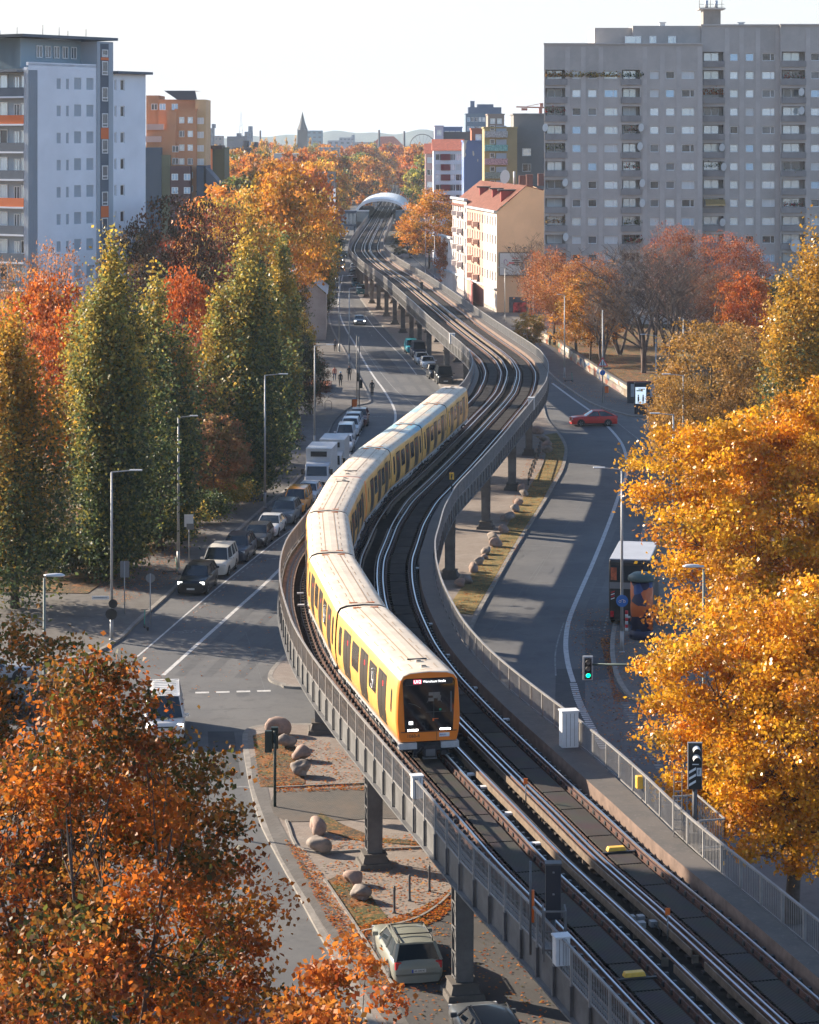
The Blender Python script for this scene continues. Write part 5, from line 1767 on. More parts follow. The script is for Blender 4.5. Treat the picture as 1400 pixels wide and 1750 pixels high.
ORD = 'first second third fourth fifth sixth seventh eighth ninth tenth eleventh twelfth thirteenth fourteenth fifteenth sixteenth seventeenth eighteenth nineteenth twentieth'.split()
BU.sort(key=lambda q: q[1])
for i, b in enumerate(BL):
    p = U(b[0], b[1]); t = sobj('boulder', bms[i % 4], None); t.location = (p.x, p.y + b[2] * .5, .12 + b[2] * .62); t.scale = (b[2] * 1.12, b[2] * 1.0, b[2] * .92); t.rotation_euler = (.25 * math.sin(i * 2.3), .2 * math.sin(i * 1.7), 1.3 * i)
    tag(t, b[3], 'boulder', G6)
for i, b in enumerate(BU):
    p = U(b[0], b[1]); t = sobj('boulder', bms[i % 4], None); t.location = (p.x, p.y + b[2] * .4, .12 + b[2] * .48); t.scale = (b[2] * .98, b[2] * .86, b[2] * .8); t.rotation_euler = (.3 * math.sin(i * 2.3), .3 * math.sin(i * 1.7), 1.1 * i)
    tag(t, '%s boulder from the top in the line edging the sunny strip under the right railing' % ORD[i], 'boulder', 'boulders edging the right carriageway')
# bollards
G7 = 'iron bollards'
for i, (px, py, lb) in enumerate(((674, 1566, 'left of three iron bollards above the estate car'), (700, 1545, 'middle one of three iron bollards above the estate car'), (734, 1529, 'iron bollard nearest the front pillar'))):
    p = U(px, py); mb = MB(); mb.lathe([(.07, 0), (.07, .05), (.05, .1), (.045, .80), (.06, .84), (.045, .88), (.055, .95), (.02, 1.02)], n=12)
    o = mb.build('bollard', M['steel_dark'], None, (p.x, p.y, .12)); tag(o, lb, 'bollard', G7)
# striped post, scooters, bike stands
p = U(1071, 1082); t = empty('striped_post', (p.x, p.y, .12), 'short red and white striped post behind the lamp with the blue sign', 'post')
for k in range(6):
    mb = MB(); mb.tube([(0, 0, .2 * k), (0, 0, .2 * k + .2)], .09, 10); mb.build('band', M['red'] if k % 2 else M['whitebox'], t)
def scooter(px, py, rz, label):
    p = U(px, py); t = empty('electric_scooter', (p.x, p.y, .12), label, 'scooter', 'rental scooters', rz=rz)
    mb = MB(); mb.box((0, 0, .16), (.8, .15, .05)); mb.build('deck', M['black'], t)
    mb = MB(); mb.tube([(.40, 0, .12), (.46, 0, .35), (.36, 0, 1.1)], .03, 6); mb.build('stem', mat('scooter_green', (.03, .25, .18), .5), t)
    mb = MB(); mb.tube([(.36, -.25, 1.1), (.36, .25, 1.1)], .02, 6); mb.build('handlebar', M['black'], t)
    for x in (-.42, .46):
        w = sobj('wheel', TY, t); w.location = (x, 0, .11); w.scale = (.33, .4, .33)
scooter(250, 1079, 1.9, 'green stemmed scooter standing at the kerb corner post')
scooter(291, 984, .2, 'dark scooter on the pavement beside the black parked car')
scooter(972, 654, .2, 'scooter parked at the foot of the lamp on the upper pavement')
def bike_loop(px, py, label, h=.9):
    p = U(px, py); mb = MB()
    mb.tube([(-.35, 0, 0), (-.35, 0, h - .15), (-.2, 0, h), (.2, 0, h), (.35, 0, h - .15), (.35, 0, 0)], .025, 6)
    o = mb.build('bike_stand', M['steel_dark'], None, (p.x, p.y, .12)); tag(o, label, 'bike stand', 'bike stands on the plaza')
bike_loop(510, 697, 'hoop stand on the plaza nearest the lamp'); bike_loop(545, 697, 'hoop stand on the plaza right of the lamp'); bike_loop(561, 701, 'hoop stand in the middle of the plaza')
# dark fence at the sunny strip
fe = empty('low_fence', tuple(U(905, 815)), 'dark low railing slanting along the strip between the boulders and pillars', 'fence')
a, b = U(903, 832) - fe.location, U(923, 777) - fe.location
mb = MB()
for z in (.45, 1.0): mb.bar((a.x, a.y, z), (b.x, b.y, z), .06)
n = 9
for k in range(n):
    q = a.lerp(b, k / (n - 1)); mb.bar((q.x, q.y, .1), (q.x, q.y, 1.2), .07)
mb.build('rails_and_posts', M['black'], fe)

# ---------------------------------------------------------------- equipment on the viaduct
def at(Y, u, z):
    s = s_at(Y); p = cp(s, u, z); t = ct(s); return p, math.atan2(t.y, t.x) - PI / 2
G8 = 'pale equipment cabinets on the viaduct'
def cabinet(Y, u, z, d, label, name='equipment_cabinet'):
    p, rz = at(Y, u, z)
    t = empty(name, p, label, 'cabinet', G8, rz=rz)
    mb = MB(); mb.box((0, 0, d[2] / 2), d); bevel(mb.build('case', M['whitebox'], t), .012)
    mb = MB(); mb.box((0, 0, d[2] + .025), (d[0] + .06, d[1] + .06, .05)); mb.build('lid', M['whitebox'], t)
    mb = MB(); mb.box((0, -d[1] / 2 - .004, d[2] * .5), (.012, .008, d[2] * .92)); mb.box((d[0] * .25, -d[1] / 2 - .004, d[2] * .5), (.012, .008, d[2] * .92)); mb.box((-d[0] * .25, -d[1] / 2 - .004, d[2] * .5), (.012, .008, d[2] * .92)); mb.build('door_joint', M['steel'], t)
    return t
cabinet(88.2, 3.25, 6.8, (.62, .42, 1.3), 'large pale cabinet standing at the right railing beside the train front')
cabinet(82.1, -3.55, 7.0, (.36, .30, .72), 'small white cabinet on the left railing just below the train')
cabinet(66.0, -3.62, 6.9, (.40, .34, .74), 'white cabinet on the left railing near the bottom edge, below the dark signal')
cabinet(201.5, 3.45, 6.7, (.5, .5, 1.0), 'grey white cabinet on the right railing at the upper bend')
cabinet(268, -3.5, 6.6, (.6, .5, 1.1), 'blue grey cabinet on the left railing where the line straightens')
p, rz = at(81.2, 3.55, 7.1); t = empty('yellow_box', p, 'small yellow box fixed to the right railing with a hanging cable', 'box', rz=rz)
mb = MB(); mb.box((0, 0, .22), (.22, .24, .42)); bevel(mb.build('case', M['yellow'], t), .02)
mb = MB(); mb.tube([(.1, -.1, 0), (.13, -.12, -.2), (.02, -.15, -.35), (.1, -.1, -.5)], .015, 5); mb.build('cable', M['black'], t)
for (Y, u, lb) in ((65.7, -1.65, 'yellow cover on the left track grating near the bottom edge'), (76.5, 1.65, 'pale yellow cover on the right track grating')):
    p, rz = at(Y, u, 6.52); t = empty('track_magnet', p, lb, 'track device', 'yellow covered devices between the rails', rz=rz)
    mb = MB(); mb.box((-.02, 0, .07), (.62, .26, .13), taper=.85); bevel(mb.build('cover', M['yellow'], t), .02)
    mb = MB(); mb.box((0, -.2, .0), (1.1, .09, .06)); mb.build('support', M['black'], t)
for (Y, lb) in ((82.8, 'orange topped marker between the tracks just below the train'), (68.8, 'orange topped marker between the tracks near the bottom')):
    p, rz = at(Y, .42, 6.3); t = empty('marker_post', p, lb, 'marker', 'orange topped markers')
    mb = MB(); mb.tube([(0, 0, 0), (0, 0, .75)], .02, 5); mb.build('rod', M['galv'], t)
    mb = MB(); mb.box((0, 0, .82), (.14, .03, .2)); mb.build('marker_plate', M['orange'], t)
# cable boxes between the tracks
p, rz = at(69.8, .12, 6.3); t = empty('junction_boxes', p, 'cluster of pale junction boxes with cables between the tracks', 'junction boxes', rz=rz)
for i, (x, y) in enumerate(((-.25, .5), (.02, .45), (-.15, -.1), (.2, -.1))):
    mb = MB(); mb.box((x, y, .2), (.2, .22, .16)); mb.build('box', M['galv'], t)
mb = MB(); mb.tube([(.2, -.2, .2), (.3, -.4, .1), (.2, -.6, 0)], .02, 5); mb.tube([(-.15, -.2, .2), (-.3, -.3, 0)], .02, 5); mb.build('cable', M['black'], t)
# white track signs
G9 = 'pale blocks lying between the rails'
wb = [(150, -2.72), (118, -2.75), (121, -2.75), (106, 3.0 - .2), (113, 2.78 - .1), (99.5, 2.75), (94, 2.72), (146, 2.6), (86.5, -.55), (84.8, -.58), (81.5, -.6), (78, -.6), (128, 2.74), (212, 1.65), (208, -1.65), (212, -1.65), (208, 1.65)]
wb.sort()
for i_, (Y, u) in enumerate(wb):
    p, rz = at(Y, u, 6.46); mb = MB(); mb.box((0, 0, 0), (.32, .22, .06)); o = mb.build('pale_block', M['whitebox'], None, p); o.rotation_euler = (0, 0, rz)
    tag(o, '%s pale flat block along the viaduct counted from the bottom edge, %s' % (ORD[i_], 'between the rails' if abs(u) < 2 else ('by the left walkway' if u < 0 else 'by the right walkway')), 'block', G9)
for (Y, body) in ((60.9, 'D'), (62.9, '1')):
    p, rz = at(Y, -.62, 6.30); t = empty('track_letter', p, 'painted white %s standing between the two tracks near the bottom edge' % ('letter D' if body == 'D' else 'figure 1'), 'painted mark', None, rz=rz)
    text(body, .55, M['textwht'], t, (0, 0, .02), (0, 0, 0), .01)
# the right-hand signal, seen from the front
p, rz = at(76.1, 3.90, 6.81)
sg = empty('railway_signal', p, 'black railway signal board with white stripes and two hooded lamps on the right walkway', 'railway signal')
mb = MB(); mb.box((0, 0, .12), (.42, .42, .28)); mb.tube([(0, 0, .2), (0, 0, 1.7)], .075, 10); mb.build('post', M['steel_dark'], sg)
mb = MB(); mb.box((0, -.05, 2.35), (.42, .10, 1.45)); mb.build('board', M['black'], sg)
mb = MB(); mb.box((0, .02, 2.35), (.46, .03, 1.49)); mb.build('board_edge', M['whitebox'], sg)
for z in (2.90, 2.62):
    mb = MB(); n = 10
    vs = [(.03 + .12 * math.cos(a), -.11, z + .12 * math.sin(a)) for a in np.linspace(0, PI, n)] + [(.03 + .12 * math.cos(a), -.42, z + .12 * math.sin(a) - .03) for a in np.linspace(0, PI, n)]
    mb.add(vs, [(i, i + 1, n + i + 1, n + i) for i in range(n - 1)], 0, True); mb.build('lamp_hood', M['whitebox'], sg)
mb = MB()
for k in range(3):
    z = 1.72 + k * .20
    mb.add([(-.20, -.106, z), (.02, -.106, z + .13), (.02, -.106, z + .21), (-.20, -.106, z + .08)], [(0, 1, 2, 3)])
fix_normals(mb.build('white_stripes', M['textwht'], sg))
mb = MB(); mb.box((.12, -.112, 2.18), (.15, .01, .26)); mb.build('number_plate', M['whitebox'], sg)
text('998', .11, M['textblk'], sg, (.12, -.12, 2.18), (R_(90), R_(-90), 0), .002)
text('1', .3, M['textwht'], sg, (.02, -.11, 2.42), (R_(90), R_(-90), 0), .002)
ld = empty('ladder', (p.x - .50, p.y + .35, 6.81), 'slim metal ladder beside the right hand signal', 'ladder')
mb = MB()
for x in (-.13, .13): mb.bar((x, 0, 0), (x, 0, 2.1), .03)
for z in np.arange(.25, 2.1, .3): mb.bar((-.13, 0, z), (.13, 0, z), .025)
mb.build('rungs_and_rails', M['galv'], ld)
# the left-hand signal, seen from behind
p, rz = at(67.6, -3.35, 6.5)
sg = empty('railway_signal', p, 'dark railway signal seen from behind with a maintenance cage on the left walkway', 'railway signal')
mb = MB(); mb.box((0, 0, 1.85), (.42, .26, 1.5)); bevel(mb.build('housing', mat('blue_black', (0.014, 0.018, 0.03), .45), sg), .015)
mb = MB(); mb.box((0, -.02, 2.63), (.46, .34, .05)); mb.build('lid', M['steel_dark'], sg)
mb = MB(); mb.tube([(0, 0, 0), (0, 0, 1.2)], .07, 8); mb.build('post', M['steel_dark'], sg)
mb = MB()
for z in (2.4, 1.8): mb.lathe([(.03, -.02), (.03, .02)], (.0, -.15, z), 8)
mb.build('bolts', M['galv'], sg)
mb = MB()
for (x, y) in ((-.3, -.25), (.3, -.25), (-.3, -.85), (.3, -.85)): mb.bar((x, y, .2), (x, y, 1.55), .045)
for (a, b) in (((-.3, -.25), (-.3, -.85)), ((-.3, -.85), (.3, -.85)), ((.3, -.85), (.3, -.25))):
    for z in (1.0, 1.55): mb.bar((*a, z), (*b, z), .04)
mb.box((0, -.55, .5), (.64, .62, .05))
mb.build('cage', M['steel'], sg)
p2, _ = at(68.6, -3.7, 6.3)
op = empty('orange_rod', p2, 'upright grey rod with an orange sleeve at the left railing', 'rod')
mb = MB(); mb.tube([(0, 0, 0), (0, 0, 2.6)], .035, 7); mb.build('rod', M['steel'], op)
mb = MB(); mb.tube([(.07, 0, .9), (.07, 0, 1.8)], .04, 7); mb.build('sleeve', M['orange'], op)
# yellow signal board by the inner bend, and a tall dark post on the far straight
p, rz = at(152, 3.2, 6.8)
ys = empty('yellow_board', p, 'small yellow board with a black letter F at the inner railing', 'board')
mb = MB(); mb.tube([(0, 0, 0), (0, 0, 1.3)], .04, 6); mb.build('post', M['black'], ys)
mb = MB(); mb.box((0, 0, 1.25), (.28, .06, .42)); mb.build('board', M['yellow'], ys)
text('F', .36, M['textblk'], ys, (0, -.04, 1.25), (R_(90), 0, 0))
p, rz = at(352, -.1, 6.3)
ys = empty('line_signal', p, 'small dark signal between the tracks on the far straight', 'railway signal')
mb = MB(); mb.tube([(0, 0, 0), (0, 0, 2.0)], .07, 6); mb.build('post', M['black'], ys)
mb = MB(); mb.box((0, 0, 1.7), (.4, .25, 1.0)); mb.build('housing', M['black'], ys)
# ---------------------------------------------------------------- buildings
def wall_holes(mb, O, Ud, width, z0, z1, holes, depth=0.22, mi=0, mi_rev=None):
    """upright wall from O along Ud; holes = (u0,u1,za,zb); outward normal is to the right of Ud"""
    Ud = Vector((Ud[0], Ud[1], 0)).normalized()
    N = Vector((Ud.y, -Ud.x, 0))
    us = sorted({0.0, width, *[h[0] for h in holes], *[h[1] for h in holes]})
    zs = sorted({z0, z1, *[h[2] for h in holes], *[h[3] for h in holes]})
    us = [u for u in us if 0 <= u <= width]; zs = [z for z in zs if z0 <= z <= z1]
    iu = {u: i for i, u in enumerate(us)}; iz = {z: i for i, z in enumerate(zs)}
    hole = np.zeros((len(us), len(zs)), bool)
    for (a, b, c, d) in holes:
        if a in iu and b in iu and c in iz and d in iz:
            hole[iu[a]:iu[b], iz[c]:iz[d]] = True
    def P(u, z, k=0.0):
        q = O + Ud * u - N * k
        return (q.x, q.y, z)
    for i in range(len(us) - 1):
        # merge vertical runs
        j = 0
        while j < len(zs) - 1:
            if hole[i, j]: j += 1; continue
            k = j
            while k < len(zs) - 1 and not hole[i, k]: k += 1
            mb.add([P(us[i], zs[j]), P(us[i + 1], zs[j]), P(us[i + 1], zs[k]), P(us[i], zs[k])], [(0, 1, 2, 3)], mi)
            j = k
    mr = mi if mi_rev is None else mi_rev
    for (a, b, c, d) in holes:
        mb.add([P(a, c), P(b, c), P(b, c, depth), P(a, c, depth)], [(3, 2, 1, 0)], mr)
        mb.add([P(a, d), P(b, d), P(b, d, depth), P(a, d, depth)], [(0, 1, 2, 3)], mr)
        mb.add([P(a, c), P(a, d), P(a, d, depth), P(a, c, depth)], [(0, 1, 2, 3)], mr)
        mb.add([P(b, c), P(b, d), P(b, d, depth), P(b, c, depth)], [(3, 2, 1, 0)], mr)
    return Ud, N

def pane_mat(name, c, r=0.12, sp=0.9, metal=0.0):
    return mat(name, c, r, metal, spec=sp)
PANES = [pane_mat('window_glass_sky', (0.60, 0.70, 0.78), .15, .9, .4), pane_mat('window_glass_dark', (0.03, 0.035, 0.045)), pane_mat('window_curtained', (0.66, 0.68, 0.68), .4), pane_mat('window_blue', (0.34, 0.52, 0.72), .15, .9, .4), pane_mat('window_greyed', (0.12, 0.14, 0.16)), pane_mat('window_pale', (0.66, 0.74, 0.76), .2, .9, .3)]
M['frame_w'] = mat('white_window_frame', (0.80, 0.80, 0.80), .5)
_wm = {}
def win_mesh(w, h, style=1):
    k = (round(w, 2), round(h, 2), style)
    if k in _wm: return _wm[k]
    mb = MB(); t = 0.09
    for (x, z, a, b) in ((0, t / 2, w, t), (0, h - t / 2, w, t)): mb.box((x, 0, z), (a, .07, b))
    for x in (-w / 2 + t / 2, w / 2 - t / 2): mb.box((x, 0, h / 2), (t, .07, h - 2 * t))
    if style == 1: mb.box((w * .17, 0, h / 2), (t * 1.3, .06, h - 2 * t))
    if style == 2: mb.box((0, 0, h / 2), (t * 1.3, .06, h - 2 * t))
    if style == 3: mb.box((0, 0, h * .25), (w - 2 * t, .06, t))
    fr = mb.build('window', M['frame_w'], me_only=True)
    ps = []
    for pm_ in PANES:
        p = MB(); p.box((0, .02, h / 2), (w - t, .02, h - t)); ps.append(p.build('pane', pm_, me_only=True))
    _wm[k] = (fr, ps); return _wm[k]
def window(parent, O, Ud, N, u, z, w, h, depth, rng, style=1, weights=None, count=[0]):
    fr, ps = win_mesh(w, h, style)
    q = O + Ud * (u + w / 2) - N * (depth - .04)
    o = sobj('window', fr, parent); o.location = (q.x, q.y, z)
    o.rotation_euler = (0, 0, math.atan2(Ud.y, Ud.x))
    pi = rng.choices(range(6), weights or (5, 2, 3, 2, 2, 4))[0]
    sobj('pane', ps[pi], o)
    return o
def body_prism(mb, pts, z0, z1, mi=0, mr=None):
    mb.poly(pts, z0, z1, mi if mr is None else mr, mi)

# --- left high-rise -------------------------------------------------------
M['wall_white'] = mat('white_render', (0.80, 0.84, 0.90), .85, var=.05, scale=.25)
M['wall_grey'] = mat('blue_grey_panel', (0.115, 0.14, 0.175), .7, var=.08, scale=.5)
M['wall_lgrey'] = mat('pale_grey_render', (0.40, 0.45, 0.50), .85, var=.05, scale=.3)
M['orange_panel'] = mat('orange_panel', (0.72, 0.17, 0.045), .6)
LH = empty('apartment_tower', (-39.4, 251, 0), 'white high rise with orange and grey balcony fronts and an orange striped stair strip', 'high rise')
O0 = Vector((0, 0, 0)); D1 = Vector((1, 1.5, 0)).normalized(); N1 = Vector((D1.y, -D1.x, 0))
rng = random.Random(11)
rows = [34.4 - 2.85 * k for k in range(11)]
mb = MB()
cols = [(5.0, .9, 2, 1.15), (6.8, .42, 0, 1.15), (7.75, 1.15, 1, 1.35), (9.15, 1.05, 1, 1.35)]
# parameters in metres along the facade (foreshortened in the photo)
LT = [2.9 + 1.35, 4.55, 6.0, 8.15]
mcols = [(4.34, .64, 0), (5.8, .45, 0), (7.08, 1.12, 1), (9.03, 1.14, 1)]
Wm = 10.6
holes = []
for z in rows:
    for (u, w, s) in mcols: holes.append((u - .0, u + w, z, z + (1.25 if w > 1 else 1.1)))
wall_holes(mb, O0, D1, Wm, 0, 37.0, holes, .18)
B = lambda u, k: (D1 * u - N1 * k)
# back and roof of the main block
pts = [B(0, .3), B(Wm, .3), B(Wm, 14), B(1.55, 14), B(1.55, .62), B(0, .62)]
body_prism(mb, [(p.x, p.y) for p in pts], 0, 36.6)
mb.bar(B(0, .15) + Vector((0, 0, 36.95)), B(Wm, .15) + Vector((0, 0, 36.95)), .3, .35)
mb.build('main_wall', M['wall_white'], LH)
for z in rows:
    for (u, w, s) in mcols:
        window(LH, O0, D1, N1, u, z, w, 1.25 if w > 1 else 1.1, .18, rng, s, (0, 7, .3, 0, 3, .3))
# stair strip
us0, us1 = 10.6, 13.2
mb = MB()
pts = [B(us0, -.15), B(us1, -.15), B(us1, 6), B(us0, 6)]
body_prism(mb, [(p.x, p.y) for p in pts], 0, 39.6)
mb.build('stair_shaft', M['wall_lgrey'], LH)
mb = MB(); cc = B(11.75, -.17)
mb.bar(cc + Vector((0, 0, 0)), cc + Vector((0, 0, 39.4)), 1.3, .06, up=(N1.x, N1.y, 0)); mb.build('stair_strip', M['wall_grey'], LH)
for z in (38.9 - 1.6, 30.2, 19.0, 24.4 - .0):
    pass
for z in (37.75, 29.75, 21.35):
    mb = MB(); q = B(11.75, -.21); mb.bar(q + Vector((0, 0, z - (.15 if z > 36 else .6))), q + Vector((0, 0, z + (.15 if z > 36 else .6))), 1.25, .03, up=(N1.x, N1.y, 0)); mb.build('orange_panel', M['orange_panel'], LH)
for k in range(13):
    z = 37.95 if k == 0 else 36.0 - (k - 1) * 2.8
    if abs(z + .6 - 28.0) < .9 or abs(z + .6 - 19.6) < .9: z -= .0
    q_ = B(11.3, -.30)
    fr, ps = win_mesh(.95, 1.5 if k else .8, 3)
    o = sobj('window', fr, LH); q = B(11.75, -.24); o.location = (q.x, q.y, z); o.rotation_euler = (0, 0, math.atan2(D1.y, D1.x)); sobj('pane', ps[4], o)
# right wing
uw0, uw1 = 13.2, 18.8
mb = MB(); O2 = B(uw0, 0); holes = []
wc = [(.4, .32, 0), (1.38, .7, 0)]
for z in rows:
    for (u, w, s) in wc: holes.append((u, u + w, z, z + 1.2))
wall_holes(mb, O2, D1, uw1 - uw0, 0, 36.2, holes, .18)
pts = [B(uw0, .3), B(uw1, .3), B(uw1, 12), B(uw0, 12)]
body_prism(mb, [(p.x, p.y) for p in pts], 0, 35.9)
mb.build('wing_wall', M['wall_white'], LH)
for z in rows:
    for (u, w, s) in wc: window(LH, O2, D1, N1, u, z, w, 1.2, .18, rng, s, (0, 7, .3, 0, 3, .3))
mb = MB(); a, b = B(uw0, 5.5), B(uw1 + .3, 5.5); mb.bar(a + Vector((0, 0, 36.35)), b + Vector((0, 0, 36.35)), 12.6, .28); mb.build('wing_roof', M['wall_grey'], LH)
# balcony side, running off to the left
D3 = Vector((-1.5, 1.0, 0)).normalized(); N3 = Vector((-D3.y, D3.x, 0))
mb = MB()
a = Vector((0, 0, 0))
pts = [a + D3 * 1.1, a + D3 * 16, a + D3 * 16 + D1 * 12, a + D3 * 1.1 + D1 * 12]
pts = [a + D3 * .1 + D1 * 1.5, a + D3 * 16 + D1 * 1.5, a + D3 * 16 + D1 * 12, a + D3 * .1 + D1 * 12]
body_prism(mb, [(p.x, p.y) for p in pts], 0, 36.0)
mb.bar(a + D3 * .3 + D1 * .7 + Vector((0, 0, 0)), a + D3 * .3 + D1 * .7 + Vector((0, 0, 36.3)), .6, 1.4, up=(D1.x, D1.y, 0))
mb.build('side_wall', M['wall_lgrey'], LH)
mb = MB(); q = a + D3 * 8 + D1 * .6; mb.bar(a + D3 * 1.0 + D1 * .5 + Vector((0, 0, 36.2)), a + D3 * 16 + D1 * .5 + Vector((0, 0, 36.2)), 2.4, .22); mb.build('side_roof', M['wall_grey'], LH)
U3 = -D3
for i, z in enumerate(rows):
    zz = 33.5 - 2.87 * i
    mt = M['orange_panel'] if i in (1, 4) else M['wall_grey']
    mb = MB(); p0 = a + D3 * .62 - D1 * .0; p1 = a + D3 * 15
    mb.bar(p0 + Vector((0, 0, zz + .55)), p1 + Vector((0, 0, zz + .55)), .08, .9)
    o = mb.build('balcony_front', mt, LH)
    mb = MB(); mb.bar(p0 + D1 * .6 + Vector((0, 0, zz)), p1 + D1 * .6 + Vector((0, 0, zz)), 1.4, .16); mb.build('balcony_slab', M['wall_white'], LH)
    for j, (u, w, h) in enumerate(((.85, 1.5, 1.4), (2.5, .8, 2.0), (4.2, 2.2, 1.5), (7.5, 2.2, 1.5))):
        fr, ps = win_mesh(w, h, 2)
        q = a + D3 * (u + w / 2) + D1 * 1.42
        o = sobj('window', fr, LH); o.location = (q.x, q.y, zz + (.9 if h < 2 else .2)); o.rotation_euler = (0, 0, math.atan2(U3.y, U3.x)); sobj('pane', ps[rng.choice((0, 1, 4, 5, 5))], o)
# penthouse
mb = MB()
pts = [B(1.2, 2.2), B(10.7, 2.2), B(10.7, 10), B(1.2, 10)]
body_prism(mb, [(p.x, p.y) for p in pts], 36.5, 39.7)
pts = [B(1.2, 2.2) + D3 * 12, B(1.2, 2.25), B(1.2, 10), B(1.2, 10) + D3 * 12]
body_prism(mb, [(p.x, p.y) for p in pts], 36.5, 39.7)
mb.build('penthouse', mat('penthouse_render', (0.30, 0.38, 0.43), .85), LH)
mb = MB()
pts = [B(-.2, .6), B(13.6, -.5), B(13.6, 10.6), B(-.2, 10.6)]
body_prism(mb, [(p.x, p.y) for p in pts], 39.75, 40.05)
pts = [B(-.2, .6) + D3 * 13, B(-.2, .6), B(-.2, 10.6), B(-.2, 10.6) + D3 * 13]
body_prism(mb, [(p.x, p.y) for p in pts], 39.74, 40.04)
mb.build('penthouse_roof', M['wall_grey'], LH)
for k in range(5):
    fr, ps = win_mesh(.9, 1.3, 2); q = B(4.0 + k * 1.35, 2.12); o = sobj('window', fr, LH); o.location = (q.x, q.y, 37.7); o.rotation_euler = (0, 0, math.atan2(D1.y, D1.x)); sobj('pane', ps[4], o)
mb = MB(); q = B(2.2, 5) + D3 * 2.2; mb.lathe([(.9, 40.0), (.9, 40.6), (.65, 41.1), (.1, 41.35)], (q.x, q.y, 0), 14); mb.build('roof_dome', mat('dome_glass', (.18, .25, .38), .2, metal=.4), LH)
for (px, top) in ((28, 46), (72, 42), (100, 46), (115, 52), (146, 49)):
    pp_ = Vector((XY(px, 254) + 39.4, 3.5, 0)); mb = MB(); mb.tube([pp_ + Vector((0, 0, 39.9)), pp_ + Vector((0, 0, ZY(top, 254)))], .035, 4); mb.build('aerial', M['steel'], LH)
# plain neighbouring rows ---------------------------------------------------
def simple_building(name, label, cat, Y, px0, px1, pytop, mt, depth=14, floors=None, wpx=None, wz=(1.3, 1.4), rot=0, base=0, group=None, roof=None, wstyle=1, seed=1, flat=True, roofmat=None, fh=3.0, margin=.8, top_gap=1.0, weights=None, wmt=None, sidew=0):
    """block facing the viewer: px0..px1 wide at distance Y, top at pytop"""
    x0, x1 = XY(px0, Y), XY(px1, Y); zt = ZY(pytop, Y); w = x1 - x0
    t = empty(name, (x0, Y, base), label, cat, group, rz=rot)
    zt -= base
    rg = random.Random(seed)
    Oa = Vector((0, 0, 0)); Ud = Vector((1, 0, 0)); N = Vector((0, -1, 0))
    holes = []
    nf = int((zt - top_gap) / fh) if floors is None else floors
    nw = int((w - margin) / 2.6) if wpx is None else wpx
    sp = (w - margin) / max(nw, 1)
    ww, wh = wz
    for f in range(nf):
        z = zt - top_gap - wh - f * fh
        if z < .6: break
        for k in range(nw):
            u = margin / 2 + sp * (k + .5) - ww / 2
            holes.append((round(u, 3), round(u + ww, 3), round(z, 3), round(z + wh, 3)))
    mb = MB(); wall_holes(mb, Oa, Ud, w, 0, zt, holes, .18)
    # side and back walls
    side_h = []
    if sidew:
        s_sp = depth / sidew
        for f in range(nf):
            z = zt - top_gap - wh - f * fh
            if z < .6: break
            for k in range(sidew): side_h.append((round(s_sp * (k + .5) - ww / 2, 3), round(s_sp * (k + .5) + ww / 2, 3), round(z, 3), round(z + wh, 3)))
    wall_holes(mb, Vector((0, depth, 0)), (0, -1, 0), depth, 0, zt, side_h, .18)
    wall_holes(mb, Vector((w, 0, 0)), (0, 1, 0), depth, 0, zt, [], .18)
    mb.add([(0, 0, zt), (w, 0, zt), (w, depth, zt), (0, depth, zt)], [(0, 1, 2, 3)], 0)
    mb.add([(0, depth, 0), (w, depth, 0), (w, depth, zt), (0, depth, zt)], [(1, 0, 3, 2)], 0)
    mb.add([(0.05, .2, 0), (w - .05, .2, 0), (w - .05, .2, zt - .05), (0.05, .2, zt - .05)], [(0, 1, 2, 3)], 0)
    if sidew: mb.add([(.2, depth - .05, 0), (.2, .05, 0), (.2, .05, zt - .05), (.2, depth - .05, zt - .05)], [(0, 1, 2, 3)], 0)
    mb.build('wall', mt, t)
    n = 0
    for (a, b, c, d) in holes:
        if n < 100:
            window(t, Oa, Ud, N, a, c, b - a, d - c, .18, rg, wstyle, weights); n += 1
    for (a, b, c, d) in side_h:
        if n < 100:
            window(t, Vector((0, depth, 0)), Vector((0, -1, 0)), Vector((-1, 0, 0)), a, c, b - a, d - c, .18, rg, wstyle, weights); n += 1
    if roof == 'gable_x':      # ridge runs left-right
        mb = MB(); rh = roofmat[1]
        mb.add([(-.3, -.4, zt - .05), (w + .3, -.4, zt - .05), (w + .3, depth / 2, zt + rh), (-.3, depth / 2, zt + rh), (-.3, depth + .4, zt - .05), (w + .3, depth + .4, zt - .05)], [(0, 1, 2, 3), (3, 2, 5, 4), (0, 3, 4), (1, 5, 2), (0, 4, 5, 1)])
        mb.build('roof', roofmat[0], t)
    elif roof == 'gable_y':    # ridge runs away from the viewer
        mb = MB(); rh = roofmat[1]
        mb.add([(-.3, -.3, zt - .05), (w / 2, -.3, zt + rh), (w + .3, -.3, zt - .05), (-.3, depth + .3, zt - .05), (w / 2, depth + .3, zt + rh), (w + .3, depth + .3, zt - .05)], [(0, 3, 4, 1), (1, 4, 5, 2)])
        mb.build('roof', roofmat[0], t)
        mb = MB(); mb.add([(0, 0, zt), (w, 0, zt), (w / 2, 0, zt + rh - .1)], [(0, 1, 2)]); mb.add([(0, depth, zt), (w, depth, zt), (w / 2, depth, zt + rh - .1)], [(1, 0, 2)]); mb.build('gable', mt, t)
    else:
        mb = MB()
        for (a, b) in (((0, 0), (w, 0)), ((w, 0), (w, depth)), ((w, depth), (0, depth)), ((0, depth), (0, 0))):
            mb.bar((*a, zt + .1), (*b, zt + .1), .34, .3)
        mb.build('parapet', roofmat[0] if roofmat else mt, t)
    return t, w, zt

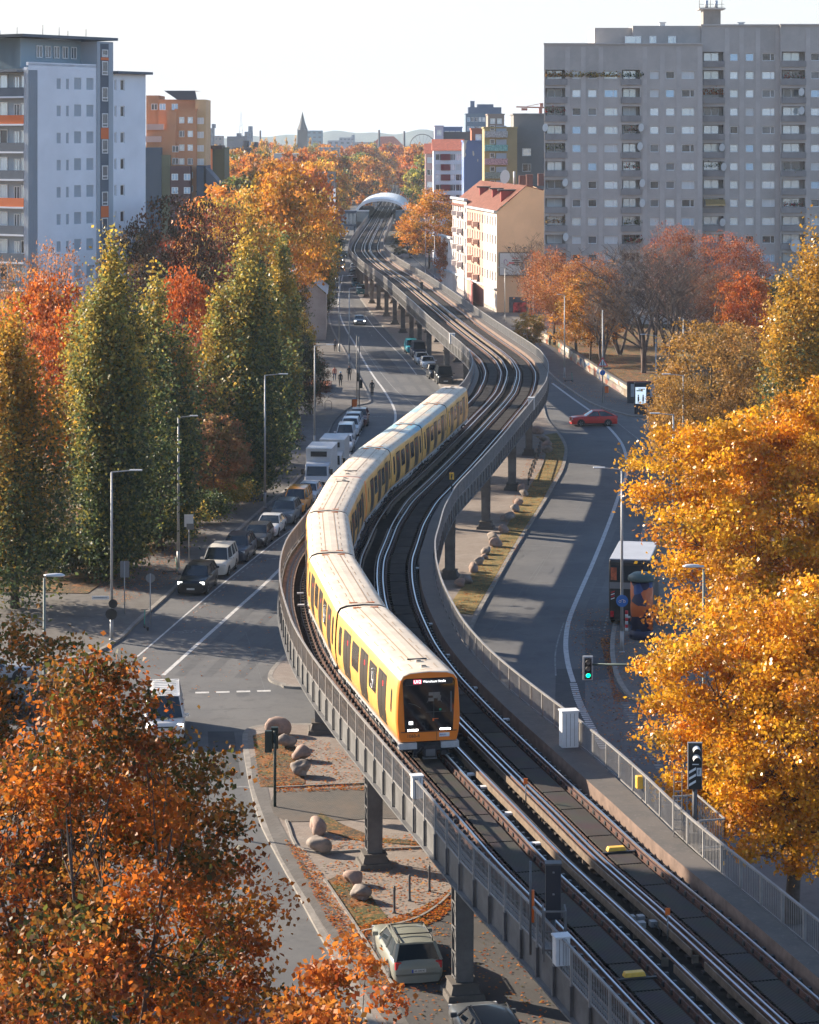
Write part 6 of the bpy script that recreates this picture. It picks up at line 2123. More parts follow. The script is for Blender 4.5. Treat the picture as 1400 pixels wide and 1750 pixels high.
M['roof_red'] = mat('red_tiles', (0.36, 0.09, 0.05), .85, var=.25, scale=1.5)
M['roof_dark'] = mat('dark_roof', (0.05, 0.045, 0.05), .8, var=.2, scale=1)
M['tan'] = mat('tan_render', (0.74, 0.50, 0.32), .9, var=.05, scale=.3)
M['orange_r'] = mat('orange_render', (0.55, 0.27, 0.14), .9, var=.06, scale=.3)
M['yellow_r'] = mat('yellow_render', (0.58, 0.40, 0.22), .9, var=.06, scale=.3)
# --- right high-rise ---------------------------------------------------------
M['hr'] = multi_noise('weathered_concrete', (0.52, 0.475, 0.44), [((0.40, 0.37, 0.345), .12, .42, .62, .8), ((0.53, 0.48, 0.45), 1.1, .5, .7, .4)], rough=.95, bump=0)
M['hr_seam'] = mat('pale_streak', (0.52, 0.48, 0.45), .95, var=.1, scale=.4)
RHY = 371.0
K = RHY / FPX
RH = empty('apartment_slab', (XY(930, RHY), RHY, 0), 'huge grey concrete high rise with rows of loggias and satellite dishes', 'high rise')
X0r = XY(930, RHY)
def rx(px): return (px - 930) * K
def rz(py): return ZY(py, RHY)
# each bay: (px0, px1, depth offset, top py, list of (px0,px1,kind))
# rows of windows: sill pixel rows every 31.3 px
rowpy = [76 + 31.3 * k for k in range(-1, 14)]
def rows_from(top):
    return [y for y in rowpy if y - 9 > top]
bays = [
    (930, 1062 + 36, 0.0, 76, [(932, 968, 'L'), (978, 993, 'w'), (1005, 1020, 'w'), (1033, 1056, 'W'), (1063, 1102 - 8, 'L')]),
    (1098, 1201, 0.0, 76, [(1111, 1126, 'w'), (1138, 1153, 'w'), (1165, 1187, 'W')]),
    (1201, 1335, 1.6, 43, [(1203, 1239, 'L'), (1250, 1264, 'w'), (1277, 1291, 'w'), (1305, 1327, 'W')]),
    (1335, 1470, 0.6, 43, [(1337, 1377, 'L'), (1387, 1402, 'w'), (1418, 1438, 'W')]),
]
rg = random.Random(21)
nwin = 0
mbw = MB(); lo_par = MB(); back = MB(); lintel = MB()
wins = []
for (a, b, off, top, items) in bays:
    w = (b - a) * K; zt = rz(top); Oa = Vector((rx(a), off, 0)); Ud = Vector((1, 0, 0)); N = Vector((0, -1, 0))
    holes = []
    for (p, q, kind) in items:
        for y in rows_from(top):
            zb = rz(y + 25.5); 
            if kind == 'L':
                holes.append((round((p - a) * K, 3), round((q - a) * K, 3), round(rz(y + 28), 3), round(rz(y + 12), 3)))
            else:
                zl, zh = round(rz(y + 27.5), 3), round(rz(y + 14.5), 3)
                h = (round((p - a) * K, 3), round((q - a) * K, 3), zl, zh)
                holes.append(h); wins.append((Oa, h, kind))
    # loggia holes go deep, window holes shallow
    wh = [h for h in holes if any(h is x[1] for x in wins)]
    lh = [h for h in holes if not any(h is x[1] for x in wins)]
    wall_holes(mbw, Oa, Ud, w, 0, zt, holes, .25)
    for h in lh:
        # loggia box: floor, ceiling, sides deeper
        x0, x1 = Oa.x + h[0], Oa.x + h[1]
        y0, y1 = Oa.y + .25, Oa.y + 1.7
        z0_, z1_ = h[2] - .0, h[3]
        back.add([(x0, y0, z0_), (x1, y0, z0_), (x1, y1, z0_), (x0, y1, z0_), (x0, y0, z1_), (x1, y0, z1_), (x1, y1, z1_), (x0, y1, z1_)], [(0, 1, 2, 3), (7, 6, 5, 4), (0, 3, 7, 4), (2, 1, 5, 6), (3, 2, 6, 7)])
        # wide glazing at the back
        fr, ps = win_mesh(round((x1 - x0) * .72, 2), round(z1_ - z0_ - .1, 2), 2)
        if nwin < 100:
            o = sobj('loggia_window', fr, RH); o.location = ((x0 + x1) / 2 - .1, y1 - .08, z0_ + .04); sobj('pane', ps[rg.choice((0, 0, 5, 4, 2))], o); nwin += 1
        mb_ = None
        zr_ = h[2]
        lo_par.box(((x0 + x1) / 2, Oa.y - .14, zr_ - .42), (x1 - x0 + .3, .24, .95))
# window parts
wins.sort(key=lambda q: -q[1][2])
nw2 = 0
rest = MB()
for (Oa, h, kind) in wins:
    w_, hh = h[1] - h[0], h[3] - h[2]
    if nw2 < 100:
        window(RH, Oa, Vector((1, 0, 0)), Vector((0, -1, 0)), h[0], h[2], w_, hh, .25, rg, 1 if kind == 'W' else 0); nw2 += 1
    else:
        c = ((h[0] + h[1]) / 2 + Oa.x, Oa.y + .22, (h[2] + h[3]) / 2)
        rest.box(c, (w_, .04, hh), rg.choice((1, 2, 3, 4, 5)))
        for dx_ in (-w_ / 2 + .04, w_ / 2 - .04): rest.box((c[0] + dx_, c[1] - .03, c[2]), (.08, .05, hh), 0)
        for dz_ in (-hh / 2 + .04, hh / 2 - .04): rest.box((c[0], c[1] - .031, c[2] + dz_), (w_ - .16, .05, .08), 0)
        if kind == 'W': rest.box((c[0] + w_ * .17, c[1] - .03, c[2]), (.09, .05, hh - .16), 0)
o = rest.build('lower_windows', [M['frame_w']] + PANES[:5], RH); o['kind'] = 'stuff'
# solid core behind the facade, side walls
mbw.box((rx(1200) + 2.6, 15, rz(76) / 2 - .3), ((1470 - 930) * K - 5.4, 20, rz(76) - .8))
mbw.box((rx(1336), 15, rz(43) / 2 - .3), ((1470 - 1201) * K - .6, 20, rz(43) - .8))
mbw.add([(0, 0, 0), (1.9, 26, 0), (1.9, 26, rz(76)), (0, 0, rz(76))], [(0, 3, 2, 1)])
mbw.add([(0, 0, rz(76)), (rx(1201), 0, rz(76)), (rx(1201), 26, rz(76)), (1.9, 26, rz(76))], [(0, 1, 2, 3)])
mbw.add([(rx(1201), 0, 0), (rx(1201), 1.6, 0), (rx(1201), 1.6, rz(76)), (rx(1201), 0, rz(76))], [(0, 1, 2, 3)])
mbw.add([(rx(1201), 1.6, 0), (rx(1201), 26, 0), (rx(1201), 26, rz(43)), (rx(1201), 1.6, rz(43))], [(0, 3, 2, 1)])
mbw.add([(rx(1335), 1.6, 0), (rx(1335), .6, 0), (rx(1335), .6, rz(43)), (rx(1335), 1.6, rz(43))], [(0, 1, 2, 3)])
mbw.add([(rx(1201), 1.6, rz(43)), (rx(1470), 1.6, rz(43)), (rx(1470), 26, rz(43)), (rx(1201), 26, rz(43))], [(0, 1, 2, 3)])
# upper storey set back on the left part
mbw.box((rx(1110), 10, (rz(46) + rz(76)) / 2), (rx(1201) - rx(1019), 14, rz(46) - rz(76)))
mbw.box((rx(1150), 9, (rz(43) + rz(76)) / 2), (rx(1201) - rx(1068), 14, rz(43) - rz(76)))
mbw.build('wall', M['hr'], RH)
back.build('loggia_linings', mat('loggia_plaster', (0.42, 0.38, 0.35), .9, var=.1, scale=.8), RH)
lo_par.build('loggia_fronts', mat('loggia_front', (0.30, 0.28, 0.275), .9, var=.12, scale=.6), RH)
mb = MB()
for px in (950 + 20, 998 - 1, 1027, 1060 + 42, 1132, 1160, 1196, 1245, 1270, 1298, 1332, 1382, 1410):
    bay = next(b for b in bays if b[0] <= px <= b[1])
    mb.box((rx(px), bay[2] - .025, (rz(bay[3]) - .3) / 2 + 6), (.7, .05, rz(bay[3]) - 12.5))
mb.build('pale_streaks', M['hr_seam'], RH)
# terrace with plants on the left part

for (p, q, zt_) in ((1112, 1124, 62), (1144, 1158, 62), (1070, 1098, 60)):
    fr, ps = win_mesh((q - p) * K, 1.15, 1); o = sobj('upper_window', fr, RH); o.location = (rx((p + q) / 2), 1.9, rz(73.5)); sobj('pane', ps[5], o)
# roof parapet line, tower and vents
mb = MB()
for (a, b, y0, top) in ((930, 1201, 0, 76), (1201, 1335, 1.6, 43), (1335, 1470, .6, 43)):
    mb.bar((rx(a) - .1, y0 - .06, rz(top) + .1), (rx(b) - .02, y0 - .06, rz(top) + .1), .35, .22)
mb.build('parapet', M['hr_seam'], RH)
cx = rx(1226)
mb = MB(); mb.box((cx, 8, (rz(12) + rz(43)) / 2), (2.7, 3, rz(12) - rz(43) + .5)); mb.box((cx, 6.48, (rz(12) + rz(43)) / 2), (.12, .06, 2.6)); mb.build('roof_tower', mat('tower_render', (0.26, 0.24, 0.22), .9, var=.1, scale=.8), RH)
mb = MB(); mb.box((cx, 8, rz(11)), (4.1, 4, .22)); mb.build('tower_slab', M['hr'], RH)
for dx_ in (-.75, .75):
    mb = MB(); mb.tube([(cx + dx_, 7.5, rz(11)), (cx + dx_, 7.5, rz(-4))], .28, 10); mb.build('tower_drum', M['lhead'], RH)
mb = MB()
for dx_ in (-1.9, -.2, 1.6): mb.tube([(cx + dx_, 7, rz(11)), (cx + dx_, 7, rz(-10))], .04, 4)
for z_ in (rz(3), rz(8)): mb.bar((cx - 1.95, 6.9, z_), (cx + 1.95, 6.9, z_), .05)
mb.build('aerial', M['steel'], RH)
for px, pt in ((1139, 39), (1276, 39)):
    mb = MB(); mb.box((rx(px), 6, rz(41)), (.8, .8, .8)); mb.box((rx(px), 6, rz(41) + .5), (1.1, 1.1, .12)); mb.build('roof_vent', M['lhead'], RH)
# satellite dishes: things of their own
dish_mb = MB(); dish_mb.lathe([(.02, -.12), (.2, -.10), (.38, -.03), (.42, 0)], n=16)
dish_me = dish_mb.build('dish', mat('dish_white', (0.62, 0.62, 0.60), .6), me_only=True)
dl = [(932, 218, 'first'), (966, 312, 'b'), (967, 405, 'c'), (1096, 218, 'd'), (1094, 250, 'e'), (1098, 313, 'f'), (1098, 347, 'g'), (1234, 252, 'h'), (1237, 285, 'i'), (1235, 380, 'j'), (1370, 157, 'k'), (1370, 189, 'l'), (1360, 420, 'm')]
for (px, py, _) in dl:
    Yd = RHY - .45 + (1.6 if 1201 < px < 1335 else 0)
    o = sobj('satellite_dish', dish_me, None); o.location = (XY(px, Yd), Yd, ZY(py, Yd)); o.rotation_euler = (R_(80), 0, R_(-25)); o.scale = (1.1, 1.5, 1.1)
    if px == 1360: o.scale = (2, 2.4, 2)
    col_ = {932: 'leftmost', 966: 'leftmost', 967: 'leftmost', 1096: 'second', 1094: 'second', 1098: 'second', 1234: 'third', 1237: 'third', 1235: 'third', 1370: 'fourth', 1360: 'fourth'}[px]
    tag(o, 'white dish on the %s loggia column of the grey high rise, %s' % (col_, {218: 'topmost', 312: 'middle one', 405: 'lowest', 250: 'second down', 313: 'third down', 347: 'lowest', 252: 'topmost', 285: 'second', 380: 'lowest', 157: 'topmost', 189: 'second', 420: 'largest'}[py]), 'satellite dish', 'satellite dishes')
# awning
aw = empty('awning', (XY(1222, RHY + 1.4), RHY + 1.4, rz(346) + .0), 'yellow striped awning over a loggia of the grey high rise', 'awning')
mb = MB(); mb.add([(-1.5, 0, .45), (1.5, 0, .45), (1.5, -1.0, -.35), (-1.5, -1.0, -.35)], [(0, 3, 2, 1), (0, 1, 2, 3)]); mb.box((0, -1.0, -.42), (3.0, .06, .16)); mb.build('cloth', mat('awning_yellow', (0.6, 0.42, 0.18), .8), aw)

# --- tan gable building on the right ----------------------------------------
YT = 408.0
xa, xb = XY(849, YT), XY(936, YT)
TG = empty('gabled_tenement', (xa, YT, 0), 'tenement with a blank tan gable wall, red tiled roof and sunlit balcony front', 'building')
w = xb - xa; ze = ZY(363, YT); zr = ZY(318, YT)
mb = MB()
xr = XY(900, YT) - xa
mb.add([(0, 0, 0), (w, 0, 0), (w, 0, ZY(328, YT)), (xr, 0, zr), (0, 0, ze)], [(0, 1, 2, 3, 4)])
mb.add([(w, 0, 0), (w, 60, 0), (w, 60, ZY(328, YT)), (w, 0, ZY(328, YT))], [(0, 1, 2, 3)])
mb.build('gable_wall', M['tan'], TG)
# street front, running away: three house fronts of different colour
segs = [(0, 14, (0.64, 0.55, 0.48), 12, ze), (14, 34, (0.50, 0.32, 0.25), 12, ze), (34, 52, (0.50, 0.44, 0.42), 14, ze + 1.2), (52, 68, (0.66, 0.60, 0.58), 9, ze - 6.5)]
rg = random.Random(4)
for i, (y0, y1, c, nb, zt) in enumerate(segs):
    L = y1 - y0
    Oa = Vector((0 - .0, y1, 0)); Ud = Vector((0, -1, 0)); N = Vector((-1, 0, 0))
    # the street front leans away from the viewer a little
    sl = -0.125
    Ud = Vector((-sl, -1, 0)).normalized(); N = Vector((Ud.y, -Ud.x, 0))
    Oa = Vector((sl * y1, y1, 0)); L = L / abs(Ud.y)
    holes = []
    nf = int((zt - 4) / 3.1); nc = int(L / 2.6)
    for f in range(nf):
        z = zt - 2.4 - f * 3.1
        for k in range(nc):
            u = L / nc * (k + .5) - .6
            holes.append((round(u, 3), round(u + 1.2, 3), round(z, 3), round(z + 1.6, 3)))
    mb = MB(); wall_holes(mb, Oa, Ud, L, 0, zt, holes, .2)
    mb.build('street_front', mat('house_front', c, .85, var=.08, scale=.5), TG)
    for h in holes[:28]:
        window(TG, Oa, Ud, N, h[0], h[2], 1.2, 1.6, .2, rg, 2, (3, 3, 2, 2, 3, 2))
    # balconies
    if i in (1, 2):
        for f in range(nf):
            for k in range(1, 3):
                q = Oa + Ud * (L * k / 3) + N * .5
                mb = MB(); z = zt - 3.0 - f * 3.1
                mb.box((q.x, q.y, z + .35), (1.0, 3.0, .9)); mb.build('balcony', mat('balcony_front_%d' % i, tuple(min(1, v * 1.25) for v in c), .8), TG)
    mb = MB(); a = Oa + N * .15; b = a + Ud * L
    mb.bar(a + Vector((0, 0, zt + .1)), b + Vector((0, 0, zt + .1)), .7, .35)
    for z in (4.0,): mb.bar(a + Vector((0, 0, z)), b + Vector((0, 0, z)), .5, .3)
    mb.build('cornice', M['wall_lgrey'], TG)
# red shopfront base
mb = MB(); mb.box((-.6 + -0.125 * 24 - .12, 24, 2.2), (.3, 18, 3.6)); o = mb.build('shop_base', mat('pink_shop_front', (0.50, 0.22, 0.21), .7), TG)
# roof
mb = MB()
sl = -.125
mb.add([(-.4, -.2, ze), (xr, -.2, zr + .12), (xr + sl * 50, 52, zr + .12), (-.4 + sl * 52, 52, ze)], [(0, 3, 2, 1), (0, 1, 2, 3)])
mb.add([(xr, -.2, zr + .12), (w + .3, -.2, ZY(328, YT) + .1), (w + .3 + sl * 50, 52, ZY(328, YT) + .1), (xr + sl * 50, 52, zr + .12)], [(0, 3, 2, 1), (0, 1, 2, 3)])
mb.build('roof', mat('bright_red_tiles', (0.34, 0.14, 0.10), .85, var=.2, scale=1.2), TG)
for (y, x) in ((4, 1.2), (17, 0.2), (32, -1.6)):
    mb = MB()
    zz = ze + (zr - ze) * .45
    mb.box((x + 1.2, y + 2, zz + .6), (3.0, 3.0, 1.9), 0); mb.box((x + 1.0, y + 2, zz + 1.65), (3.6, 3.5, .22), 1); mb.build('dormer', [mat('dormer_red', (.30, .04, .035), .8), M['roof_dark']], TG)
for (px, Yc) in ((893, 425), (905, 440), (925, 450)):
    mb = MB(); mb.box((XY(px, Yc) - xa, Yc - YT, zr + .4), (1.2, 1.6, 2.2)); mb.build('chimney', mat('chimney_brick', (.22, .10, .08), .9), TG)
mb = MB(); mb.box((w * .62, -.06, ZY(515, YT) / 2), (w * .75, .1, ZY(500, YT))); mb.build('dark_base', mat('base_grey', (.09, .10, .12), .8, var=.5, scale=.6), TG)
mb = MB(); mb.box((w * .45, -.12, ZY(530, YT)), (2.2, .05, 2.6)); mb.build('red_poster', mat('red_posters', (.40, .05, .05), .7, var=.8, scale=1.5), TG)
o = sobj('satellite_dish', dish_me, None); o.location = (XY(863, 420), 420, ZY(302, 420)); o.rotation_euler = (R_(80), 0, R_(-25)); o.scale = (2.2, 2.9, 2.2); tag(o, 'large white satellite dish above the red roof of the tan gabled house', 'satellite dish', 'satellite dishes')
mb = MB(); mb.tube([(XY(879, 420), 420, zr), (XY(879, 420), 420, ZY(293, 420))], .18, 6); o = mb.build('roof_mast', M['whitebox'], None); tag(o, 'white mast on the ridge of the red roof', 'mast')
# billboard
bx0, bx1 = XY(853, YT - .4), XY(912, YT - .4)
bbd = empty('billboard', ((bx0 + bx1) / 2, YT - .35, ZY(471, YT)), 'pale billboard with small red and dark print on the tan gable wall', 'billboard')
bw, bhh = bx1 - bx0, ZY(431, YT) - ZY(471, YT)
mb = MB(); mb.box((0, 0, bhh / 2), (bw, .25, bhh)); mb.build('frame', M['steel'], bbd)
mb = MB(); mb.box((0, -.14, bhh / 2), (bw - .3, .03, bhh - .3)); mb.build('poster', mat('poster_white', (.50, .53, .58), .6), bbd)
mb = MB()
for (x, z, w_, h_, m_) in ((-.35, 2.15, 1.0, .22, 0), (.75, 2.2, 1.5, .2, 1), (.3, 2.55, 1.3, .16, 1), (.3, 1.85, 1.3, .16, 1), (.2, 2.95, 1.1, .1, 0)):
    mb.box((x - .4, -.17, z), (w_, .01, h_), m_)
for (cx_, cz_, r_, m_) in ((-1.8, 2.4, .25, 2), (1.6, 2.3, .35, 0), (1.4, 1.5, .3, 2), (-1.4, 1.8, .15, 0), (1.75, 1.75, .25, 2)):
    mb.tube([(cx_ + r_ * math.cos(a), -.17, cz_ + r_ * 1.3 * math.sin(a)) for a in np.linspace(0, 4.6, 9)], .05, 4, m_)
mb.build('print', [M['red'], M['textblk'], mat('violet_print', (.25, .15, .35), .6)], bbd)
for x in (-1.2, 1.4):
    mb = MB(); mb.bar((x, 0, bhh), (x, -.5, bhh + .75), .06); mb.box((x, -.5, bhh + .8), (.5, .3, .18)); mb.build('floodlight', M['black'], bbd)

# --- blocks behind it ---------------------------------------------------------
gb, w_, zt_ = simple_building('apartment_block', 'plain grey apartment block behind the tan gabled house', 'building', 470, 878, 960, 196, mat('grey_block', (0.21, 0.205, 0.20), .9, var=.06, scale=.2), floors=7, wpx=2, wz=(1.7, 1.5), fh=3.0, top_gap=6.5, seed=3)
yb, w_, zt_ = simple_building('balcony_block', 'ochre edged apartment block with patterned balcony fronts', 'building', 462, 828, 884, 219, mat('ochre_render', (0.36, 0.29, 0.15), .85, var=.05, scale=.3), floors=0, wpx=0, wz=(1, 1))
for f in range(7):
    z = ZY(219, 462) - 1.6 - f * 2.6
    mb = MB(); mb.box((2.2, -.7, z + .45), (4.4, .12, 1.15)); mb.box((2.2, -.35, z - .1), (4.4, .8, .14)); mb.build('balcony', mat('balcony_print', [(.40, .42, .42), (.20, .42, .40), (.45, .30, .32), (.22, .27, .24)][f % 4], .8, var=.5, scale=4), yb)
    fr, ps = win_mesh(.9, .95, 0); o = sobj('window', fr, yb); o.location = (1.5, -.06, z + 1.15); sobj('pane', ps[1], o)
    mb = MB(); mb.box((3.2, -.06, z + 1.5), (2.0, .1, 1.1)); mb.build('white_infill', M['wall_lgrey'], yb)
# blue painted wall with clouds
def cloud_mat():
    m, nt, b = _mat('blue_cloud_mural')
    g = nt.nodes.new('ShaderNodeNewGeometry')
    mp = nt.nodes.new('ShaderNodeMapping'); mp.inputs['Scale'].default_value = (.25, .25, .17); nt.links.new(g.outputs['Position'], mp.inputs[0])
    n = nt.nodes.new('ShaderNodeTexNoise'); n.inputs['Scale'].default_value = 1.0; n.inputs['Detail'].default_value = 2; nt.links.new(mp.outputs[0], n.inputs['Vector'])
    r = nt.nodes.new('ShaderNodeValToRGB'); r.color_ramp.interpolation = 'CONSTANT'
    e = r.color_ramp.elements; e[0].color = (.10, .17, .42, 1); e[1].position = .60; e[1].color = (.42, .46, .52, 1)
    nt.links.new(n.outputs['Fac'], r.inputs[0]); nt.links.new(r.outputs[0], b.inputs['Base Color'])
    b.inputs['Roughness'].default_value = .9
    return m
bm_, w_, zt_ = simple_building('painted_gable_house', 'tall gable wall painted blue with pale clouds and a dark figure', 'building', 480, 793, 828, 242, cloud_mat(), depth=20, floors=0, wpx=0)
mb = MB()
for (x, z, a, b, m_) in ((2.6, 10.5, 1.0, 1.9, 0), (2.3, 8.6, 1.1, 1.2, 0), (2.9, 12.9, .7, .7, 1), (3.5, 12.7, .5, .5, 1), (3.4, 10.0, .5, 1.0, 2), (3.2, 14.4, .5, .4, 3)):
    n = 14; vs = [(x + a * math.cos(2 * PI * k / n), -.03, z + b * math.sin(2 * PI * k / n)) for k in range(n)]
    mb.add([(v[0], v[1] - .003 * m_, v[2]) for v in vs], [tuple(range(n))], m_)
mb.build('painted_figure', [mat('mural_black', (.03, .03, .04), .9), M['red'], mat('mural_skin', (.35, .25, .18), .9), mat('mural_violet', (.2, .12, .35), .9)], bm_)
wb_, w_, zt_ = simple_building('white_house', 'white apartment house with dark red window bays and a blue base', 'building', 560, 741, 793, 257, M['wall_white'], depth=18, floors=5, wpx=4, wz=(1.5, 1.5), fh=2.35, top_gap=.8, sidew=0, seed=7, roof='gable_x', roofmat=(M['roof_red'], 2.6), weights=(1, 5, 1, 0, 4, 1))
mb = MB()
for f in range(5): mb.box((w_ * .40, -.16, zt_ - 1.9 - f * 2.35 + .35), (2.2, .3, 1.4))
mb.build('red_bay', mat('dark_red_bay', (.22, .03, .04), .7), wb_)
mb = MB(); mb.box((w_ / 2, -.1, zt_ - 12.9), (w_, .3, 1.5)); mb.build('blue_base', mat('blue_band', (.05, .09, .30), .7), wb_)
simple_building('pink_house', 'pale pink narrow house left of the white house with red bays', 'building', 600, 727, 742, 262, mat('pink_render', (.60, .40, .36), .9), depth=14, floors=4, wpx=1, roof='gable_x', roofmat=(M['roof_red'], 2.4), seed=9)
simple_building('white_tower', 'slim white and lilac block rising behind the white house', 'building', 640, 743, 758, 216, mat('lilac_white', (.58, .54, .62), .9), depth=16, floors=3, wpx=1, seed=2)
simple_building('grey_block', 'dark grey flat block behind the white house', 'building', 650, 757, 806, 227, mat('dark_block', (.13, .135, .15), .9), depth=16, floors=2, wpx=4, seed=5, top_gap=2)
simple_building('blue_flat_block', 'small blue roofed block on the skyline left of the office tower', 'building', 700, 757, 790, 218, mat('blue_flat', (.16, .22, .38), .9), depth=12, floors=1, wpx=3, seed=8)
simple_building('tan_block', 'brownish block between the office tower and the grey block', 'building', 640, 834, 862, 196, mat('brown_block', (.30, .24, .20), .9), depth=16, floors=2, wpx=2, seed=6)
ot, w_, zt_ = simple_building('office_tower', 'blue grey glass office tower with stepped roof on the skyline', 'building', 900, 796, 858, 195, mat('blue_glass_wall', (.13, .20, .28), .4), depth=20, floors=5, wpx=9, wz=(1.1, 1.6), fh=3.4, top_gap=1.2, seed=12, weights=(3, 0, 3, 2, 1, 4))
mb = MB(); mb.box((w_ * .53, 8, zt_ + 1.3), (w_ * .92, 12, 2.6)); mb.box((w_ * .2, 8, zt_ + 3.5), (1.6, 1.6, 3)); mb.box((w_ * .55, 8, zt_ + 3.0), (w_ * .45, 10, 1.4)); mb.build('roof_storey', mat('roof_blue', (.12, .16, .24), .7), ot)
simple_building('orange_pier_house', 'orange pier and white stair block between the mural and the balcony block', 'building', 500, 806, 830, 221, mat('brick_orange', (.42, .16, .09), .9), depth=10, floors=3, wpx=1, wstyle=0, seed=14)
# --- left middle distance -------------------------------------------------
YO = 494.0
ob_, w_, zt_ = simple_building('orange_terraced_house', 'stepped orange and yellow apartment house with sloping glass roofs', 'building', YO, 300, 336, 188, M['orange_r'], depth=16, floors=9, wpx=2, wz=(1.1, 1.3), fh=2.8, top_gap=1.4, seed=15)
def part_block(parent, px0, px1, top, Yb, mt, name='wing', d=12, base=0, wins_=None, fh=2.8):
    x0, x1 = XY(px0, Yb) - parent.location.x, XY(px1, Yb) - parent.location.x; zt = ZY(top, Yb)
    mb = MB(); mb.box(((x0 + x1) / 2, Yb - parent.location.y + d / 2, (zt + base) / 2), (x1 - x0, d, zt - base)); mb.build(name, mt, parent)
    for (u, py) in (wins_ or []):
        fr, ps = win_mesh(1.3, 1.3, 2); o = sobj('window', fr, parent); o.location = (XY(u, Yb) - parent.location.x, Yb - parent.location.y - .05, ZY(py, Yb)); sobj('pane', ps[1 + (int(u) % 3)], o)
part_block(ob_, 334, 352, 170, YO + 1, M['yellow_r'], 'yellow_stair_wing', wins_=[(343, 212), (343, 236), (343, 259), (343, 282)])
part_block(ob_, 271, 334, 170, YO + 6, M['orange_r'], 'upper_wing', wins_=[(299, 188), (278, 188), (264, 188)])
part_block(ob_, 250, 272, 163, YO + 7, M['orange_r'], 'upper_wing')
part_block(ob_, 251, 300, 222, YO - 1, M['orange_r'], 'lower_wing', wins_=[(300, 260), (300, 281)])
part_block(ob_, 285, 302, 190, YO - .5, M['orange_r'], 'middle_wing')
mb = MB(); x0, x1 = XY(276, YO) - ob_.location.x, XY(330, YO) - ob_.location.x
mb.add([(x0, 5, ZY(154, YO)), (x1, 5, ZY(154, YO)), (x1 + .5, 14, ZY(154, YO)), (x0, 14, ZY(154, YO)), (x0 + 2.8, 5.2, ZY(170, YO)), (x1 + .4, 5.2, ZY(170, YO))], [(0, 1, 5, 4), (0, 3, 2, 1)]); mb.build('glass_roof', mat('dark_blue_glass', (.05, .07, .11), .2), ob_)
mb = MB()
for (u, py) in ((262, 217), (258, 238)): mb.box((XY(u + 5, YO) - ob_.location.x, -1.3, ZY(py, YO)), (3.4, 1.6, 1.2))
mb.build('balcony', mat('pink_balcony', (.62, .42, .36), .8), ob_)
part_block(ob_, 248, 276, 252, YO - 3, mat('slate_block', (.07, .10, .14), .8), 'slate_wing')
part_block(ob_, 274, 291, 265, YO - 2.5, mat('olive_block', (.16, .17, .10), .8), 'olive_wing')
part_block(ob_, 291, 325, 284, YO - 4, mat('maroon_block', (.10, .05, .055), .8), 'maroon_wing', wins_=[(299, 308), (320, 308), (299, 331), (320, 331)])
part_block(ob_, 336, 352, 283, YO - 2, mat('slate2', (.06, .085, .13), .8), 'slate_bay')
mb = MB(); mb.add([(XY(350, YO) - ob_.location.x, -2, ZY(283, YO)), (XY(378, YO) - ob_.location.x, -2, ZY(315, YO)), (XY(378, YO) - ob_.location.x, -2, 0), (XY(350, YO) - ob_.location.x, -2, 0), (XY(350, YO) - ob_.location.x, 8, ZY(283, YO)), (XY(378, YO) - ob_.location.x, 8, ZY(315, YO)), (XY(378, YO) - ob_.location.x, 8, 0)], [(3, 2, 1, 0), (0, 1, 5, 4), (1, 2, 6, 5)]); mb.build('sloped_bay', mat('slate3', (.06, .08, .12), .7), ob_)
g2, w_, zt_ = simple_building('green_house', 'dark green house with an orange strip beside the stepped orange house', 'building', 520, 363, 384, 254, mat('bottle_green', (.07, .10, .06), .85), depth=14, floors=0, wpx=0)
mb = MB(); mb.box((-.1 + (XY(358, 520) - XY(363, 520)), 2, zt_ / 2), (1.6, 6, zt_)); mb.build('orange_strip', M['orange_r'], g2)
mb = MB(); mb.box((w_ * .3, 3, zt_ + .3), (w_ * 1.1, 8, .8)); mb.build('flat_roof', M['roof_dark'], g2)
# pale gabled house by the street
gh = empty('pale_gable_house', (XY(505, 352), 352, 0), 'pale windowless house end with a dark curved roof edge beside the far kerb', 'building')
w_ = XY(557, 352) - XY(505, 352)
zl, zr_ = ZY(470, 352), ZY(503, 352)
mb = MB(); mb.add([(-6, 0, 0), (w_, 0, 0), (w_, 0, zr_), (w_ * .55, 0, ZY(482, 352)), (0, 0, zl), (-6, 0, zl)], [(0, 1, 2, 3, 4, 5)]); mb.add([(w_, 0, 0), (w_ - .8, 30, 0), (w_ - .8, 30, zr_), (w_, 0, zr_)], [(0, 1, 2, 3)]); mb.build('wall', mat('pale_pink_render', (.36, .31, .28), .9, var=.15, scale=.4), gh)
mb = MB(); mb.add([(w_ + .3, -.3, zr_), (w_ * .55, -.3, ZY(482, 352) + .15), (0, -.3, zl + .15), (-6, -.3, zl + .15), (-6, 30, zl + .15), (-1, 30, zl + .15), (w_ * .55 - .8, 30, ZY(482, 352) + .15), (w_ - .5, 30, zr_)], [(0, 1, 6, 7), (1, 2, 5, 6), (2, 3, 4, 5)]); mb.build('roof', mat('zinc_roof', (.22, .23, .26), .5, metal=.3), gh)
rh_, w_, zt_ = simple_building('red_roofed_house', 'house with a steep red tiled roof behind the poplars', 'building', 372, 430, 502, 452, mat('blue_grey_wall', (.18, .22, .28), .9), depth=10, floors=1, wpx=3, roof='gable_x', roofmat=(M['roof_red'], 3.2), seed=19)
wh_, w_, zt_ = simple_building('white_gable_house', 'white house with a dark pitched roof among the orange trees', 'building', 560, 531, 570, 322, M['wall_white'], depth=16, floors=2, wpx=5, wz=(.7, 1.2), roof='gable_x', roofmat=(M['roof_dark'], 3.8), seed=20)
